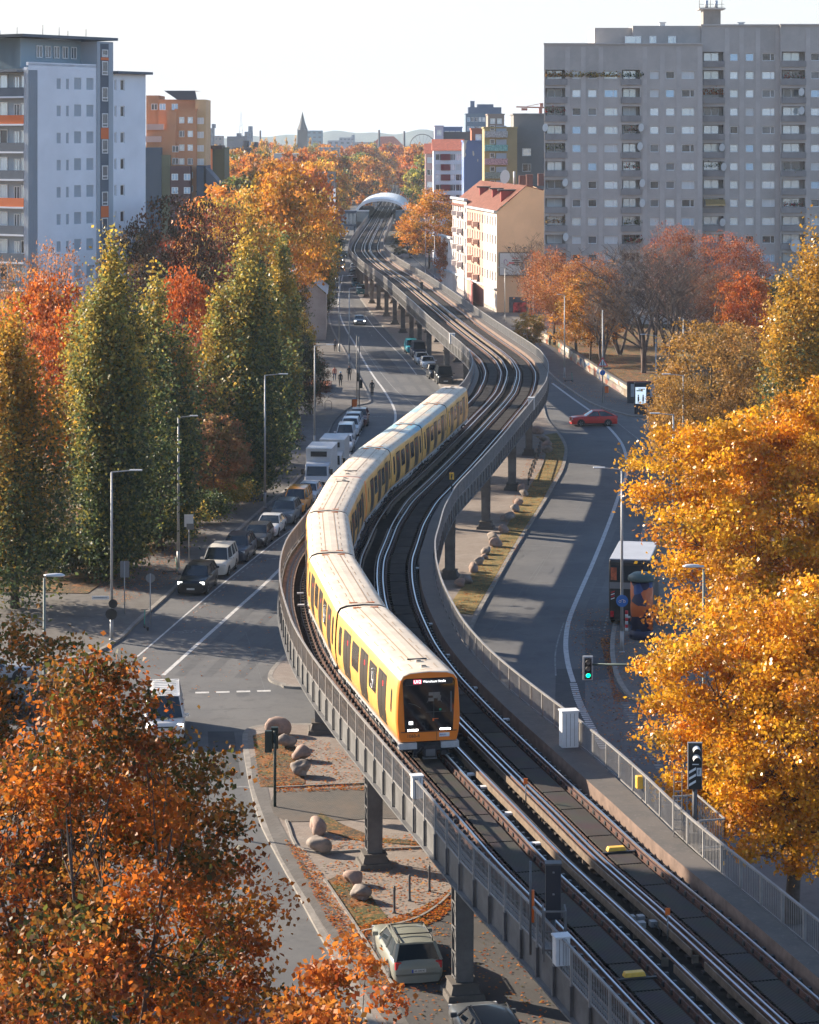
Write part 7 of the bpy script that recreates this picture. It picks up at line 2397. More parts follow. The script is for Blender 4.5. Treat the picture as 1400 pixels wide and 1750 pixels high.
# --- skyline -------------------------------------------------------------------
ch = empty('church', (XY(517, 2100), 2100, 0), 'dark brick church with a tall pointed spire on the horizon', 'church')
mb = MB(); zt = ZY(222, 2100); mb.box((0, 0, zt / 2), (8.5, 8.5, zt)); mb.box((0, 14, zt * .25), (14, 22, zt * .5)); mb.build('tower', mat('church_brick', (.035, .025, .03), .9), ch)
mb = MB(); h_ = ZY(190, 2100)
n = 8; vs = [(5.0 * math.cos(2 * PI * (k + .5) / n), 5.0 * math.sin(2 * PI * (k + .5) / n), zt) for k in range(n)] + [(2.6 * math.cos(2 * PI * (k + .5) / n), 2.6 * math.sin(2 * PI * (k + .5) / n), zt + 6) for k in range(n)] + [(0, 0, h_)]
mb.add(vs, [(k, (k + 1) % n, n + (k + 1) % n, n + k) for k in range(n)] + [(n + k, n + (k + 1) % n, 2 * n) for k in range(n)]); mb.build('spire', mat('spire_slate', (.02, .024, .035), .7), ch)
def far_block(px0, px1, top, Yb, c, label, name='distant_building', wins_=True, steps=()):
    x0, x1 = XY(px0, Yb), XY(px1, Yb); t = empty(name, ((x0 + x1) / 2, Yb, 0), label, 'building', 'far buildings on the skyline')
    zt = ZY(top, Yb); w = x1 - x0
    mb = MB(); mb.box((0, 8, zt / 2), (w, 16, zt))
    for (a, b, h) in steps: mb.box(((a + b) / 2 * w, 8, zt + h / 2), ((b - a) * w, 12, h))
    mb.build('wall', mat('far_wall', c, .8), t)
    if wins_:
        mb = MB(); nx = max(2, int(w / 4)); nz = max(1, int(zt / 4))
        for i in range(nx):
            for j in range(nz): mb.box((-w / 2 + w * (i + .5) / nx, -.05, zt * (j + .5) / nz), (w / nx * .5, .1, 1.6))
        mb.build('window_bands', PANES[4], t)
    return t
far_block(524, 551, 223, 2300, (.16, .26, .32), 'glassy blue office block right of the church spire')
far_block(356, 364, 219, 1700, (.12, .14, .2), 'slim dark tower at the left end of the skyline', steps=((.2, .8, 3),))
far_block(366, 380, 232, 1600, (.3, .26, .26), 'pinkish block beside the slim dark tower')
far_block(388, 420, 233, 1500, (.12, .13, .17), 'long low grey block left of the church', steps=((.0, .2, 2),))
far_block(396, 428, 252, 900, (.07, .06, .07), 'dark brick block in front of the yellow treetops', steps=((.1, .3, 2.5), (.6, .8, 2)))
far_block(418, 430, 225, 1750, (.13, .17, .24), 'blue grey block with a stepped top left of the church', steps=((.0, .5, 4),))
far_block(580, 606, 235, 2600, (.2, .24, .3), 'hazy low block right of the glassy office', steps=((.3, .5, 3),))
far_block(468, 512, 262, 800, (.5, .48, .45), 'pale flat roofed block among the yellow trees', wins_=False)
far_block(545, 580, 252, 1100, (.3, .33, .36), 'low flat roof between the orange treetops')
far_block(660, 700, 250, 1300, (.15, .16, .2), 'dark low roof beside the red hipped roof')
far_block(560, 600, 240, 2000, (.3, .33, .4), 'pale hazy block beyond the trees')
far_block(606, 640, 243, 1900, (.3, .28, .3), 'brown low block beyond the trees right of centre')
far_block(700, 740, 248, 1500, (.22, .25, .3), 'grey blue block before the ferris arch')
rt = empty('red_hipped_house', (XY(661, 1700), 1700, 0), 'house with a large red hipped roof on the skyline', 'building')
mb = MB(); mb.box((0, 8, ZY(249, 1700) - 3), (22, 16, 6)); mb.box((0, 9, (ZY(249, 1700) - 6) / 2), (20, 12, ZY(249, 1700) - 6.02)); mb.build('wall', mat('rt_wall', (.3, .25, .22), .9), rt)
zz = ZY(249, 1700); mb = MB(); mb.add([(-12, -1, zz), (12, -1, zz), (12, 17, zz), (-12, 17, zz), (-4, 8, ZY(233, 1700)), (5, 8, ZY(233, 1700))], [(0, 1, 5, 4), (1, 2, 5), (2, 3, 4, 5), (3, 0, 4)]); mb.build('roof', M['roof_red'], rt)
for (px, top, Yb, lb) in ((445, 223, 1800, 'thin chimney left of the church spire'), (648, 222, 1600, 'thin chimney behind the red hipped roof'), (691, 224, 1700, 'thin crane mast before the hazy hill')):
    mb = MB(); zt = ZY(top, Yb); mb.tube([(0, 0, 0), (0, 0, zt)], [1.0, .7], 8); o = mb.build('chimney', mat('chimney_grey', (.12, .11, .12), .9), None, (XY(px, Yb), Yb, 0)); tag(o, lb, 'chimney', 'thin chimneys and masts on the skyline')
lt = empty('lattice_mast', (XY(412, 3000), 3000, 0), 'faint tall lattice mast on the horizon left of the church', 'mast')
mb = MB(); zt = ZY(190, 3000)
for sx_ in (-1, 1): mb.tube([(sx_ * 7, 0, 0), (sx_ * 2.5, 0, zt * .45), (0, 0, zt)], [.5, .35, .15], 4)
for k in range(8): z_ = zt * .1 * k; w0 = 7 - 4.5 * min(1, k / 5); mb.bar((-w0, 0, z_), (w0, 0, z_ + 3), .3)
mb.build('lattice', M['steel'], lt)
aw_ = empty('steel_arch', (XY(722, 1800), 1800, 0), 'large dark steel arch on the skyline near the white house', 'arch')
mb = MB(); pts_ = [(9 * math.cos(a), 0, ZY(248, 1800) + 8 * math.sin(a)) for a in np.linspace(0, PI, 18)]
mb.tube(pts_, .35, 5)
for p_ in pts_[2:-2:2]: mb.bar(p_, (p_[0] * .4, 0, ZY(248, 1800)), .15)
mb.bar((-9, 0, ZY(248, 1800)), (9, 0, ZY(248, 1800)), .5); mb.box((-9, 0, ZY(248, 1800) / 2), (1, 1, ZY(248, 1800))); mb.box((9, 0, ZY(248, 1800) / 2), (1, 1, ZY(248, 1800)))
mb.build('arch_ribs', M['steel_dark'], aw_)
cr = empty('tower_crane', (XY(924, 900), 900, 0), 'orange tower crane jib showing above the grey block', 'crane')
mb = MB(); zt = ZY(184, 900)
mb.box((0, 0, zt / 2), (1.2, 1.2, zt)); mb.bar((1.5, 0, zt), (-9, 0, zt + .3), .5, .5); mb.bar((0, 0, zt + 1.5), (-5, 0, zt + .5), .2); mb.box((-6.0, 0, zt - .6), (2.2, .8, .9)); mb.box((.4, 0, zt + .8), (1.2, 1.2, 1.8)); mb.build('mast_and_jib', mat('crane_orange', (.50, .15, .08), .6), cr)
# hills
mb = MB(); n = 60
xs_ = np.linspace(-900, 260, n)
def hz(x): return 22 + 30 * math.exp(-((x + 40) / 240.0) ** 2) + 4 * math.sin(x * .021) + 3 * math.sin(x * .057) + 16 * math.exp(-((x + 420) / 200.0) ** 2) + 3 * math.sin(x * .03)
vs = [(x, 6000, -5) for x in xs_] + [(x, 6100, max(5, hz(x))) for x in xs_] + [(x, 7000, -5) for x in xs_]
mb.add(vs, [(i, i + 1, n + i + 1, n + i) for i in range(n - 1)] + [(n + i, n + i + 1, 2 * n + i + 1, 2 * n + i) for i in range(n - 1)], 0, True)
tag(mb.build('hills', mat('wooded_hill', (.06, .08, .05), .95, var=.4, scale=.02)), kind='structure')

# unseen house added left of the view to throw shade over the near tracks
sh_ = empty('unseen_shade_house', (-29.5, 96.5, 0), 'unseen ochre house added left of the orange corner trees to shade the tracks', 'building', rz=math.atan2(-27.5, -16.5))
mb = MB(); L_ = 21.0; rr_ = random.Random(2)
hs_ = [(round(1 + 2.9 * k, 2), round(2.3 + 2.9 * k, 2), round(1.5 + 3.1 * f, 2), round(3.1 + 3.1 * f, 2)) for k in range(6) for f in range(9)]
wall_holes(mb, Vector((L_, 0, 0)), (-1, 0, 0), L_, 0, 31.0, hs_, .2)
mb.box((L_ / 2, -6.3, 15.4), (L_, 12, 30.8)); mb.box((L_ / 2, -6, 31.2), (L_ + .6, 13.2, .5)); mb.build('wall', M['yellow_r'], sh_)
for h in hs_: window(sh_, Vector((L_, 0, 0)), Vector((-1, 0, 0)), Vector((0, 1, 0)), h[0], h[2], 1.3, 1.6, .2, rr_, 2)
# ---------------------------------------------------------------- trees
M['leaf'] = leaf_mat('autumn_leaves', .48, .5, .3)
M['leaf_shiny'] = leaf_mat('glossy_leaves', .42, .38, .5)
M['bark'] = mat('bark', (0.075, 0.058, 0.048), .95, var=.35, scale=3)
M['bark_pale'] = mat('pale_bark', (0.14, 0.12, 0.10), .95, var=.35, scale=3)
M['twigs'] = mat('bare_twigs', (0.11, 0.080, 0.068), .95, var=.3, scale=.8)

def leaves_np(cen, size, col, rs, lean=0.35, aspect=0.75):
    """one kite-shaped leaf, slightly folded, at every centre"""
    n = len(cen)
    nrm = rs.normal(size=(n, 3)); nrm[:, 2] += lean
    nrm /= np.linalg.norm(nrm, axis=1)[:, None]
    a = rs.normal(size=(n, 3)); a -= nrm * (a * nrm).sum(1)[:, None]; a /= np.linalg.norm(a, axis=1)[:, None] + 1e-9
    b = np.cross(nrm, a)
    s = (size * rs.uniform(.6, 1.25, n))[:, None]
    p0 = cen - a * s * .5
    p2 = cen + a * s * .5
    fold = nrm * s * rs.uniform(-.12, .22, n)[:, None]
    m = cen - a * s * .05
    p1 = m + b * s * .5 * aspect + fold
    p3 = m - b * s * .5 * aspect + fold
    V = np.stack([p0, p1, p2, p3], 1).reshape(-1, 3)
    Fc = np.arange(n * 4).reshape(n, 4)
    C = np.repeat(col, 4, axis=0)
    return V, Fc, C

def pick(pal, n, rs):
    w = np.array([p[1] for p in pal], float); w /= w.sum()
    idx = rs.choice(len(pal), n, p=w)
    return np.array([p[0] for p in pal])[idx]

def crown_mesh(name, H, R, base, nclump, per, size, pal, seed, shape='round', clump_r=.16, mt='leaf', taper=0.0, rough=.10, side=0.0, skew=(0, 0), low=None, hollow=.45, lean=.35, aspect=.75, flat=.6):
    """leaf mesh and the clump centres; heights measured from the foot of the tree"""
    rs = np.random.RandomState(seed)
    cz, rz_ = (base + H) / 2, (H - base) / 2
    cl = []
    k = rs.normal(size=(9, 3)) * 1.6; ph = rs.uniform(0, 6.28, 9)
    while len(cl) < nclump:
        d = rs.normal(size=3); d /= np.linalg.norm(d)
        r = rs.uniform(hollow, 1.0) ** .55
        bump = 1 + rough * np.sin(k @ d * 1.6 + ph).sum() / 1.6
        if shape == 'poplar':
            if not cl:
                nl = 17
                la = rs.uniform(0, 2 * np.pi, nl); lr = np.sqrt(rs.uniform(0, 1, nl)) * .86; lr[0] = .05
                ltop = 1 - .30 * lr ** 1.3 - rs.uniform(0, .09, nl); ltop[0] = 1.0
            i = rs.randint(nl)
            f = rs.uniform(0, 1) ** .85
            t = f * ltop[i]
            prof = (np.sin(np.pi * min(1, t * .80 + .14)) ** .45) * (1 - .2 * t)
            tip = 1 - .75 * max(0, (f - .72) / .28)
            w_ = R * .155 * tip
            p = np.array([R * prof * lr[i] * np.cos(la[i] + .25 * np.sin(t * 5 + i)) + rs.normal() * w_, R * prof * lr[i] * np.sin(la[i]) + rs.normal() * w_, base + (H - base) * t])
        else:
            p = np.array([d[0] * R * r * bump, d[1] * R * r * bump, cz + d[2] * rz_ * r * bump])
            if p[2] > H: p[2] = H - rs.uniform(0, .3)
            if shape == 'dome' and p[2] < base + .15 * rz_ and rs.rand() < .5: continue
            if p[2] < base + rs.uniform(0, .8): continue
            if taper:
                q_ = max(0, (p[2] - base) / (H - base)); p[:2] *= 1 - taper * q_ ** 3
        p[0] += skew[0] * (p[2] / H); p[1] += skew[1] * (p[2] / H)
        cl.append(p)
    cl = np.array(cl)
    cr = R * clump_r * rs.uniform(.7, 1.35, nclump)
    cnt = np.maximum(3, (per * rs.uniform(.5, 1.4, nclump)).astype(int))
    idx = np.repeat(np.arange(nclump), cnt)
    off = rs.normal(size=(len(idx), 3)) * .55
    if shape == 'poplar':
        off[:, 2] *= 1.9; off[:, :2] *= .8
    else:
        off[:, 2] *= flat
    cen = cl[idx] + off * cr[idx][:, None]
    cen = cen[cen[:, 2] > .15] if shape == 'bush' else cen
    idx = idx[:len(cen)]
    col = pick(pal, len(cen), rs)
    # whole clumps turn colour together
    ccol = pick(pal, nclump, rs)[idx]
    col = .45 * col + .55 * ccol
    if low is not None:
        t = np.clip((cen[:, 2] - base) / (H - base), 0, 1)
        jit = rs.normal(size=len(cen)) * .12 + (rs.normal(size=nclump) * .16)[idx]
        t = t - side * (cen[:, 0] - skew[0] * t) / R  # sunlit look put into the colour: leaves golder towards the sun
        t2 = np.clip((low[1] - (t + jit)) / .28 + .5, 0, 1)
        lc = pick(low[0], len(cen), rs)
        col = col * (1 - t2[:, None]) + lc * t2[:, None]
    col = np.clip(col * rs.uniform(.78, 1.2, len(cen))[:, None] * rs.uniform(.62, 1.22, nclump)[idx][:, None], 0, 1)
    V, Fc, C = leaves_np(cen, size, col, rs, lean, aspect)
    return np_mesh(name, V, Fc, M[mt], C), cl

def trunk_mesh(name, H, base, clumps, r0, seed, nlimb=7, nbranch=70, style='round', mt='bark', skew=(0, 0)):
    rs = np.random.RandomState(seed + 77)
    mb = MB()
    top = H * (.93 if style == 'poplar' else .72)
    def axis(t): return Vector((skew[0] * t + .12 * math.sin(t * 5 + seed), skew[1] * t + .12 * math.cos(t * 4 + seed), top * t))
    mb.tube([Vector((0, 0, -.1))] + [axis(t) for t in (.06, .2, .4, .6, .8, 1.0)], [r0 * 1.35, r0, r0 * .88, r0 * .7, r0 * .5, r0 * .28, r0 * .06], 8)
    limbs = []
    if style == 'round':
        for i in range(nlimb):
            a = 2 * PI * i / nlimb + rs.uniform(-.3, .3)
            t0 = rs.uniform(.28, .75)
            p0 = axis(t0)
            c = clumps[rs.randint(len(clumps))]
            R = math.hypot(*(clumps[:, :2].std(0) * 1.6))
            e = Vector((R * .75 * math.cos(a), R * .75 * math.sin(a), base + (H - base) * rs.uniform(.35, .85)))
            m1 = p0.lerp(e, .35) + Vector((0, 0, -.3)); m2 = p0.lerp(e, .7) + Vector((0, 0, .1))
            rr = r0 * (.55 - .3 * t0)
            mb.tube([p0, m1, m2, e], [rr, rr * .7, rr * .45, rr * .12], 6)
            limbs += [(p0, rr), (m1, rr * .7), (m2, rr * .45), (p0.lerp(m1, .5), rr * .8), (m2.lerp(e, .5), rr * .3)]
    for t in np.linspace(.3, 1, 8): limbs.append((axis(t), r0 * (.6 - .5 * t)))
    sel = rs.permutation(len(clumps))[:nbranch]
    for i in sel:
        c = Vector(clumps[i])
        # grow from a limb point below the clump
        best = min(limbs, key=lambda q: (q[0] - c).length + max(0, q[0].z - c.z) * 2)
        p = best[0]
        if (c - p).length < .3: continue
        m = p.lerp(c, .5) + Vector((rs.uniform(-.1, .1), rs.uniform(-.1, .1), -.12 * (c - p).length if style != 'poplar' else -.2))
        rr = max(.02, min(best[1] * .6, .05))
        mb.tube([p, m, c], [rr, rr * .7, rr * .25], 4, cap=False)
    return mb.build(name, M[mt], me_only=True)

# autumn colours (real leaf colours)
C_OR = [((.46, .13, .020), 4), ((.56, .19, .030), 4), ((.35, .075, .020), 2), ((.60, .27, .05), 2), ((.13, .12, .025), 1)]
C_FG = [((.52, .14, .018), 4), ((.60, .20, .025), 3), ((.30, .065, .018), 2), ((.42, .19, .03), 2), ((.09, .095, .022), 4), ((.05, .06, .02), 3)]
C_YE = [((.78, .40, .02), 5), ((.70, .30, .02), 4), ((.80, .50, .04), 3), ((.46, .15, .02), 2), ((.16, .15, .03), .6)]
C_GY = [((.52, .38, .07), 3), ((.66, .38, .05), 3), ((.28, .29, .08), 4), ((.13, .17, .06), 3)]
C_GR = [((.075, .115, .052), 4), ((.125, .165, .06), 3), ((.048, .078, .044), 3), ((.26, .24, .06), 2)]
C_BR = [((.42, .23, .055), 4), ((.50, .27, .06), 4), ((.18, .13, .035), 2), ((.24, .12, .035), 2)]
C_RD = [((.38, .115, .045), 4), ((.48, .19, .06), 3), ((.26, .08, .045), 3), ((.44, .24, .10), 2)]
C_DK = [((.085, .07, .035), 3), ((.14, .085, .035), 3), ((.055, .06, .03), 3), ((.20, .11, .04), 2)]
C_PK = [((.42, .20, .12), 3), ((.34, .17, .11), 3), ((.50, .22, .08), 3)]
C_MX = [((.52, .25, .04), 4), ((.46, .17, .035), 3), ((.20, .17, .04), 2), ((.58, .33, .05), 3), ((.10, .11, .03), 1)]

_TINT = {'big orange tree with a dark trunk filling the bottom left corner': (1.12, 1.04, 1)}
def tree(name, label, loc, cm, tm, group=None, rz=0.0, sc=(1, 1, 1), tint=(1, 1, 1), cat='tree'):
    t = empty(name, loc, label, cat, group, rz=rz)
    t.scale = sc; tint = _TINT.get(label, tint)
    c = sobj('crown', cm, t); c.color = (*tint, 1)
    if tm: sobj('trunk', tm, t)
    return t
def make(name, label, loc, H, R, base, ncl, per, size, pal, seed, shape='round', r0=.25, group=None, mt='leaf', nb=60, style=None, **kw):
    cm, cl = crown_mesh('crown', H, R, base, ncl, per, size, pal, seed, shape, mt=mt, **kw)
    tm = trunk_mesh('trunk', H, base, cl, r0, seed, nbranch=nb, style=style or ('poplar' if shape == 'poplar' else 'round'))
    return tree(name, label, loc, cm, tm, group)

# foreground trees
make('lime_tree', 'big orange tree with a dark trunk filling the bottom left corner', (XY(178, 54), 54, 0), 17.2, 4.5, 4.0, 330, 175, .145, C_FG, 1, rough=.16, r0=.24, nb=190, hollow=.25, clump_r=.14, taper=.5)
make('lime_tree', 'orange and green tree at the left edge behind the big orange tree', (XY(30, 63), 63, 0), 16.9, 3.3, 5.5, 260, 130, .15, C_FG, 2, r0=.22, nb=120, hollow=.2, clump_r=.16)
make('lime_tree', 'bright orange treetop poking up at the bottom edge left of the estate car', (XY(535, 44), 44, 0), 14.2, 2.4, 6.0, 240, 110, .13, C_OR, 3, r0=.15, nb=90, hollow=.2, clump_r=.17)
make('lime_tree', 'tree of dark orange leaves low in the bottom left corner', (XY(60, 45), 45, 0), 14.2, 3.3, 4.0, 260, 85, .15, C_FG, 4, r0=.2, nb=70, hollow=.25)
make('maple_tree', 'large golden yellow tree at the right, the upper one, beside the older lamp', (XY(1330, 119), 119, .1), 17.3, 6.3, 4.5, 520, 190, .205, C_YE, 5, r0=.3, nb=170, hollow=.3, mt='leaf_shiny', clump_r=.125, rough=.14)
make('maple_tree', 'large golden yellow tree at the right, the lower and nearer one', (XY(1355, 90), 90, .1), 13.2, 5.2, 1.2, 500, 190, .17, C_YE, 6, r0=.28, nb=150, hollow=.3, mt='leaf_shiny', clump_r=.125, rough=.14)
# poplars
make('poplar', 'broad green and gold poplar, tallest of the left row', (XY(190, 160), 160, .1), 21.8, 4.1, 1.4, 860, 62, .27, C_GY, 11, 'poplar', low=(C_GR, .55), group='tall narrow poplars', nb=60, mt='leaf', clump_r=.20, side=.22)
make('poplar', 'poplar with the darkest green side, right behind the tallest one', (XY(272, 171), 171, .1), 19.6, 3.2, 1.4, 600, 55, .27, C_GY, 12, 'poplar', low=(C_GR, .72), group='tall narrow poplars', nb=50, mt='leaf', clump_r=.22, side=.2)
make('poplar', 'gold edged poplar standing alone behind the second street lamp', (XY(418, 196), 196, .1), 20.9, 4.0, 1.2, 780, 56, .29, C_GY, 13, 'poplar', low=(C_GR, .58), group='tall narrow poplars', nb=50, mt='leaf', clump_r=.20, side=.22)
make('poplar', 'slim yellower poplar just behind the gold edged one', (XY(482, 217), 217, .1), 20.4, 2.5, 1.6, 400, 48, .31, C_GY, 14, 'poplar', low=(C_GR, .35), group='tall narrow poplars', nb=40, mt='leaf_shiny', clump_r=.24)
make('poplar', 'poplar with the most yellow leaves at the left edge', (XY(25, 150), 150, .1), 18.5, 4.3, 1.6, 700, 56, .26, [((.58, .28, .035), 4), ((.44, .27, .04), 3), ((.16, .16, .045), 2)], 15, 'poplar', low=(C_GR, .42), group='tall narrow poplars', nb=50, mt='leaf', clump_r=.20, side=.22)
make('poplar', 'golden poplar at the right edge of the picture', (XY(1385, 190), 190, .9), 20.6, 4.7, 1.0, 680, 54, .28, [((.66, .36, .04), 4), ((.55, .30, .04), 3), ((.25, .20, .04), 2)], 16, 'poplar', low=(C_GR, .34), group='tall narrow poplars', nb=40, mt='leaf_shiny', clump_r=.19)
# bushes and small trees on the left
make('small_tree', 'low tree with pinkish orange leaves between two poplars', (XY(368, 187), 187, .1), 8.2, 2.6, 1.8, 150, 60, .24, [((.36, .20, .10), 4), ((.42, .17, .07), 3), ((.20, .17, .06), 3)], 21, r0=.12, nb=60)
bushes = [(425, 858, 2.6, 2.4, C_GR, 'dark green bush below the lone poplar'), (372, 880, 3.0, 2.6, C_GY, 'pale olive bush beside the second street lamp'), (335, 905, 2.4, 2.2, C_GR, 'dark bush beside the poplar feet'), (448, 812, 2.0, 2.0, C_GR, 'low bush at the end of the planted strip'), (470, 770, 2.4, 2.2, C_DK, 'dark bush beneath the slim poplar'),
          (250, 945, 2.2, 2.2, C_GR, 'green bush under the poplars by the leafy kerb'), (180, 985, 2.6, 2.6, C_DK, 'brownish bush at the foot of the tallest poplar'), (110, 1000, 3.4, 2.8, C_GR, 'green bush at the pavement corner'), (45, 990, 5.2, 3.2, C_DK, 'tall brown green bush at the left edge'), (10, 930, 6.0, 3.0, C_BR, 'brown leaved shrub at the left edge before the poplar'), (395, 820, 3.2, 2.4, C_DK, 'brown and green bush behind the pale olive bush'), (300, 930, 2.6, 2.4, C_GY, 'yellowish bush between the two poplar pairs')]
for i, (px, py, h, r, pal, lb) in enumerate(bushes):
    p = U(px, py); make('bush', lb, (p.x, p.y + r, .1), h, r, .1, 90, 60, .2, pal, 30 + i, 'bush', r0=.06, nb=20, group='bushes of the planted strip', hollow=.2, clump_r=.24)

# shared crowns for the middle distance
SH = {}
def shared(key, H, R, base, ncl, per, size, pal, seed, shape='round', mt='leaf', r0=.25, nb=50, **kw):
    cm, cl = crown_mesh('crown', H, R, base, ncl, per, size, pal, seed, shape, mt=mt, **kw)
    SH[key] = (cm, trunk_mesh('trunk', H, base, cl, r0, seed, nbranch=nb, style='poplar' if shape == 'poplar' else 'round'), H, R)
shared('or', 18, 7, 3.5, 330, 46, .42, C_MX, 51)
shared('or2', 18, 7, 3.0, 300, 46, .42, C_OR, 52)
shared('gr', 18, 7, 2.0, 300, 46, .42, C_DK + C_GR, 53)
shared('rd', 16, 6.5, 2.5, 420, 50, .24, C_RD, 54, hollow=.2)
shared('br', 16, 6.5, 2.0, 330, 55, .30, C_BR, 55)
shared('dk', 16, 6.5, 2.5, 300, 42, .30, C_DK + [((.22, .08, .04), 5)], 56)
shared('pk', 14, 5.5, 3.5, 180, 24, .24, C_PK, 57, nb=150, hollow=.15)
shared('mx2', 18, 7, 3.0, 330, 46, .42, C_MX + C_GY, 58)
shared('far', 18, 7.5, 2.0, 150, 32, .85, C_MX, 59, nb=10)
shared('far2', 18, 7.5, 2.0, 150, 32, .85, C_OR + C_MX, 60, nb=10)
shared('farg', 18, 7.5, 2.0, 150, 32, .85, C_GY + C_DK, 61, nb=10)
shared('conif', 20, 4.2, 1.0, 220, 36, .6, C_GR + C_GY, 62, 'poplar', nb=10)
_k = [0]
def put(key, px, pytop, Y, Rm, label, group=None, tint=(1, 1, 1), z0=0.0, name='tree'):
    cm, tm, H, R = SH[key]
    h = ZY(pytop, Y) - z0
    _k[0] += 1
    sx = Rm / R
    return tree(name, label, (XY(px, Y), Y, z0), cm, tm, group, rz=_k[0] * 1.37, sc=(sx, sx, h / H), tint=tuple(v * (1.22 if key.startswith('far') else 1) for v in tint))

# right side park
put('br', 1215, 546, 208, 5.6, 'feathery brown willow between the lamp and the yellow tree', None, z0=.1, name='willow_tree')
put('br', 1285, 555, 225, 5.8, 'brown willow crown just left of the golden poplar', None, z0=.1, tint=(1.05, .95, .9), name='willow_tree')
put('br', 1160, 640, 196, 3.2, 'small brown willow branch hanging low beside the lit screen', None, z0=.1, name='willow_tree')
put('rd', 948, 418, 335, 4.8, 'red leaved tree just right of the billboard', None, z0=.9)
put('rd', 985, 430, 318, 5.2, 'red and orange tree second from the tan gable', None, z0=.9, tint=(1.15, 1.25, .9))
put('or', 1010, 470, 305, 4.0, 'small orange tree in front of the red leaved trees', None, z0=.9, tint=(1, .9, .9))
put('rd', 1158, 378, 350, 4.6, 'tall russet tree before the middle of the grey high rise', None, z0=.9, tint=(.9, .85, 1))
put('rd', 1262, 392, 345, 5.2, 'russet tree before the right part of the grey high rise', None, z0=.9, tint=(1, .85, .9))
put('or2', 1275, 462, 300, 3.4, 'vivid orange tree beside the golden poplar', None, z0=.9, tint=(1.15, .95, .9))
put('rd', 1215, 455, 330, 4.5, 'brownish red tree behind the bare trees', None, z0=.9, tint=(.7, .75, .9))
put('gr', 1330, 470, 330, 4.5, 'dull green tree behind the golden poplar', None, z0=.9, tint=(.8, .8, .8))
put('mx2', 905, 535, 322, 2.2, 'small yellow green bush at the foot of the red trees', None, z0=.9)
# behind the poplars on the left
put('or2', 70, 462, 205, 4.9, 'vivid orange tree behind the left edge poplar', None, tint=(1.2, 1.05, 1.0))
put('or2', 120, 520, 196, 3.2, 'orange tree filling the gap left of the tallest poplar', None, tint=(1.1, .9, .9))
put('or2', 318, 452, 218, 3.4, 'orange red tree in the gap between the dark poplar and the lone poplar', None, tint=(1.05, .8, .8))
put('rd', 345, 560, 210, 3.2, 'red brown tree low in the gap before the lone poplar', None, tint=(.8, .7, .7))
put('pk', 95, 398, 236, 4.6, 'thin pinkish tree at the foot of the white high rise', None)
put('pk', 10, 425, 232, 4.2, 'thin pale orange tree at the left edge under the balconies', None, tint=(.9, 1, .9))
put('dk', 285, 338, 262, 5.6, 'brown tree before the slate coloured house wing', None, tint=(.9, .95, 1))
put('dk', 350, 352, 268, 5.2, 'dark red brown tree right of the slate wing', None, tint=(1.25, .7, .8))
put('dk', 235, 395, 245, 4.2, 'dim brown tree behind the tallest poplar top', None, tint=(.8, .85, .9))
put('gr', 395, 400, 285, 5.0, 'dark tree behind the lone poplar top', None, tint=(.8, .8, .8))
# centre left mass
put('or', 470, 282, 335, 8.0, 'large bright orange tree left of the road bend', None, tint=(1.25, 1.15, 1.0))
put('mx2', 400, 325, 322, 6.5, 'yellowish tree left of the large bright orange one', None, tint=(1.2, 1.15, 1))
put('mx2', 528, 362, 375, 4.6, 'yellow green tree leaning over the far kerb', None, tint=(.7, .78, .8))
put('gr', 545, 430, 378, 3.0, 'dark green tree beside the kerb before the headlamps', None)
put('gr', 488, 470, 325, 3.2, 'olive tree left of the pale gabled house', None, tint=(1, 1, .8))
put('mx2', 502, 530, 262, 2.6, 'loose yellow green tree in front of the pale gabled house', None, tint=(.8, .85, .8))
put('gr', 508, 565, 250, 2.6, 'dark low tree over the red bricked bed', None, tint=(.7, .7, .8))
put('dk', 530, 600, 256, 2.3, 'brown bush at the corner of the plaza', None)
put('gr', 562, 398, 560, 4.2, 'green tree left of the station hall', None, tint=(.9, .9, .8))
put('or', 733, 326, 545, 7.4, 'round orange tree right of the station hall', None, tint=(1.3, 1.15, .95))
put('or2', 775, 400, 470, 3.6, 'orange tree at the feet of the white house fronts', None, tint=(1.05, .9, .9))
put('gr', 700, 395, 600, 4.5, 'dark green tree behind the station lift', None)
# beyond
G10 = 'autumn trees in the far mass of treetops'
rg = random.Random(99)
words = ['orange', 'amber', 'rusty', 'golden', 'yellow green', 'pale gold', 'copper', 'olive']
def px_of(X, Y): return XC + X * FPX / Y
farlist = []
for Y, tops, pxs in ((420, 318, (385, 425, 505)), (470, 300, (400, 452, 540)), (540, 292, (395, 440, 490, 560)), (620, 280, (385, 425, 470, 515, 560, 600)), (720, 268, (392, 430, 470, 508, 548, 588, 622)), (840, 262, (385, 418, 450, 482, 515, 548, 580, 612, 735, 765)), (980, 258, (410, 440, 470, 500, 530, 560, 590, 615, 635, 712, 735, 760)), (1150, 252, (430, 455, 482, 508, 534, 560, 586, 608, 628, 645, 702, 718, 735, 752)), (1280, 250, (560, 582, 604, 626, 644, 660, 676, 692, 708, 724, 740)), (1420, 249, (380, 402, 424, 446, 468, 490, 512, 534, 556, 578, 600, 622, 644, 666, 688, 710, 730, 750))):
    for px in pxs:
        farlist.append((px + rg.uniform(-9, 9), tops + rg.uniform(-7, 9), Y + rg.uniform(-25, 25)))
kinds = ['far', 'far2', 'farg', 'far', 'far2', 'far']
LM = [(400, 'beside the green house'), (430, 'below the lattice mast'), (460, 'above the lone poplar'), (490, 'left of the spire'), (520, 'under the church spire'), (545, 'under the glassy office'), (572, 'above the white gabled house'), (600, 'left of the station arch'), (630, 'over the station arch'), (655, 'just left of the far tracks'), (690, 'at the far tracks'), (715, 'below the steel arch'), (735, 'left of the pink house'), (900, 'beside the pink house')]
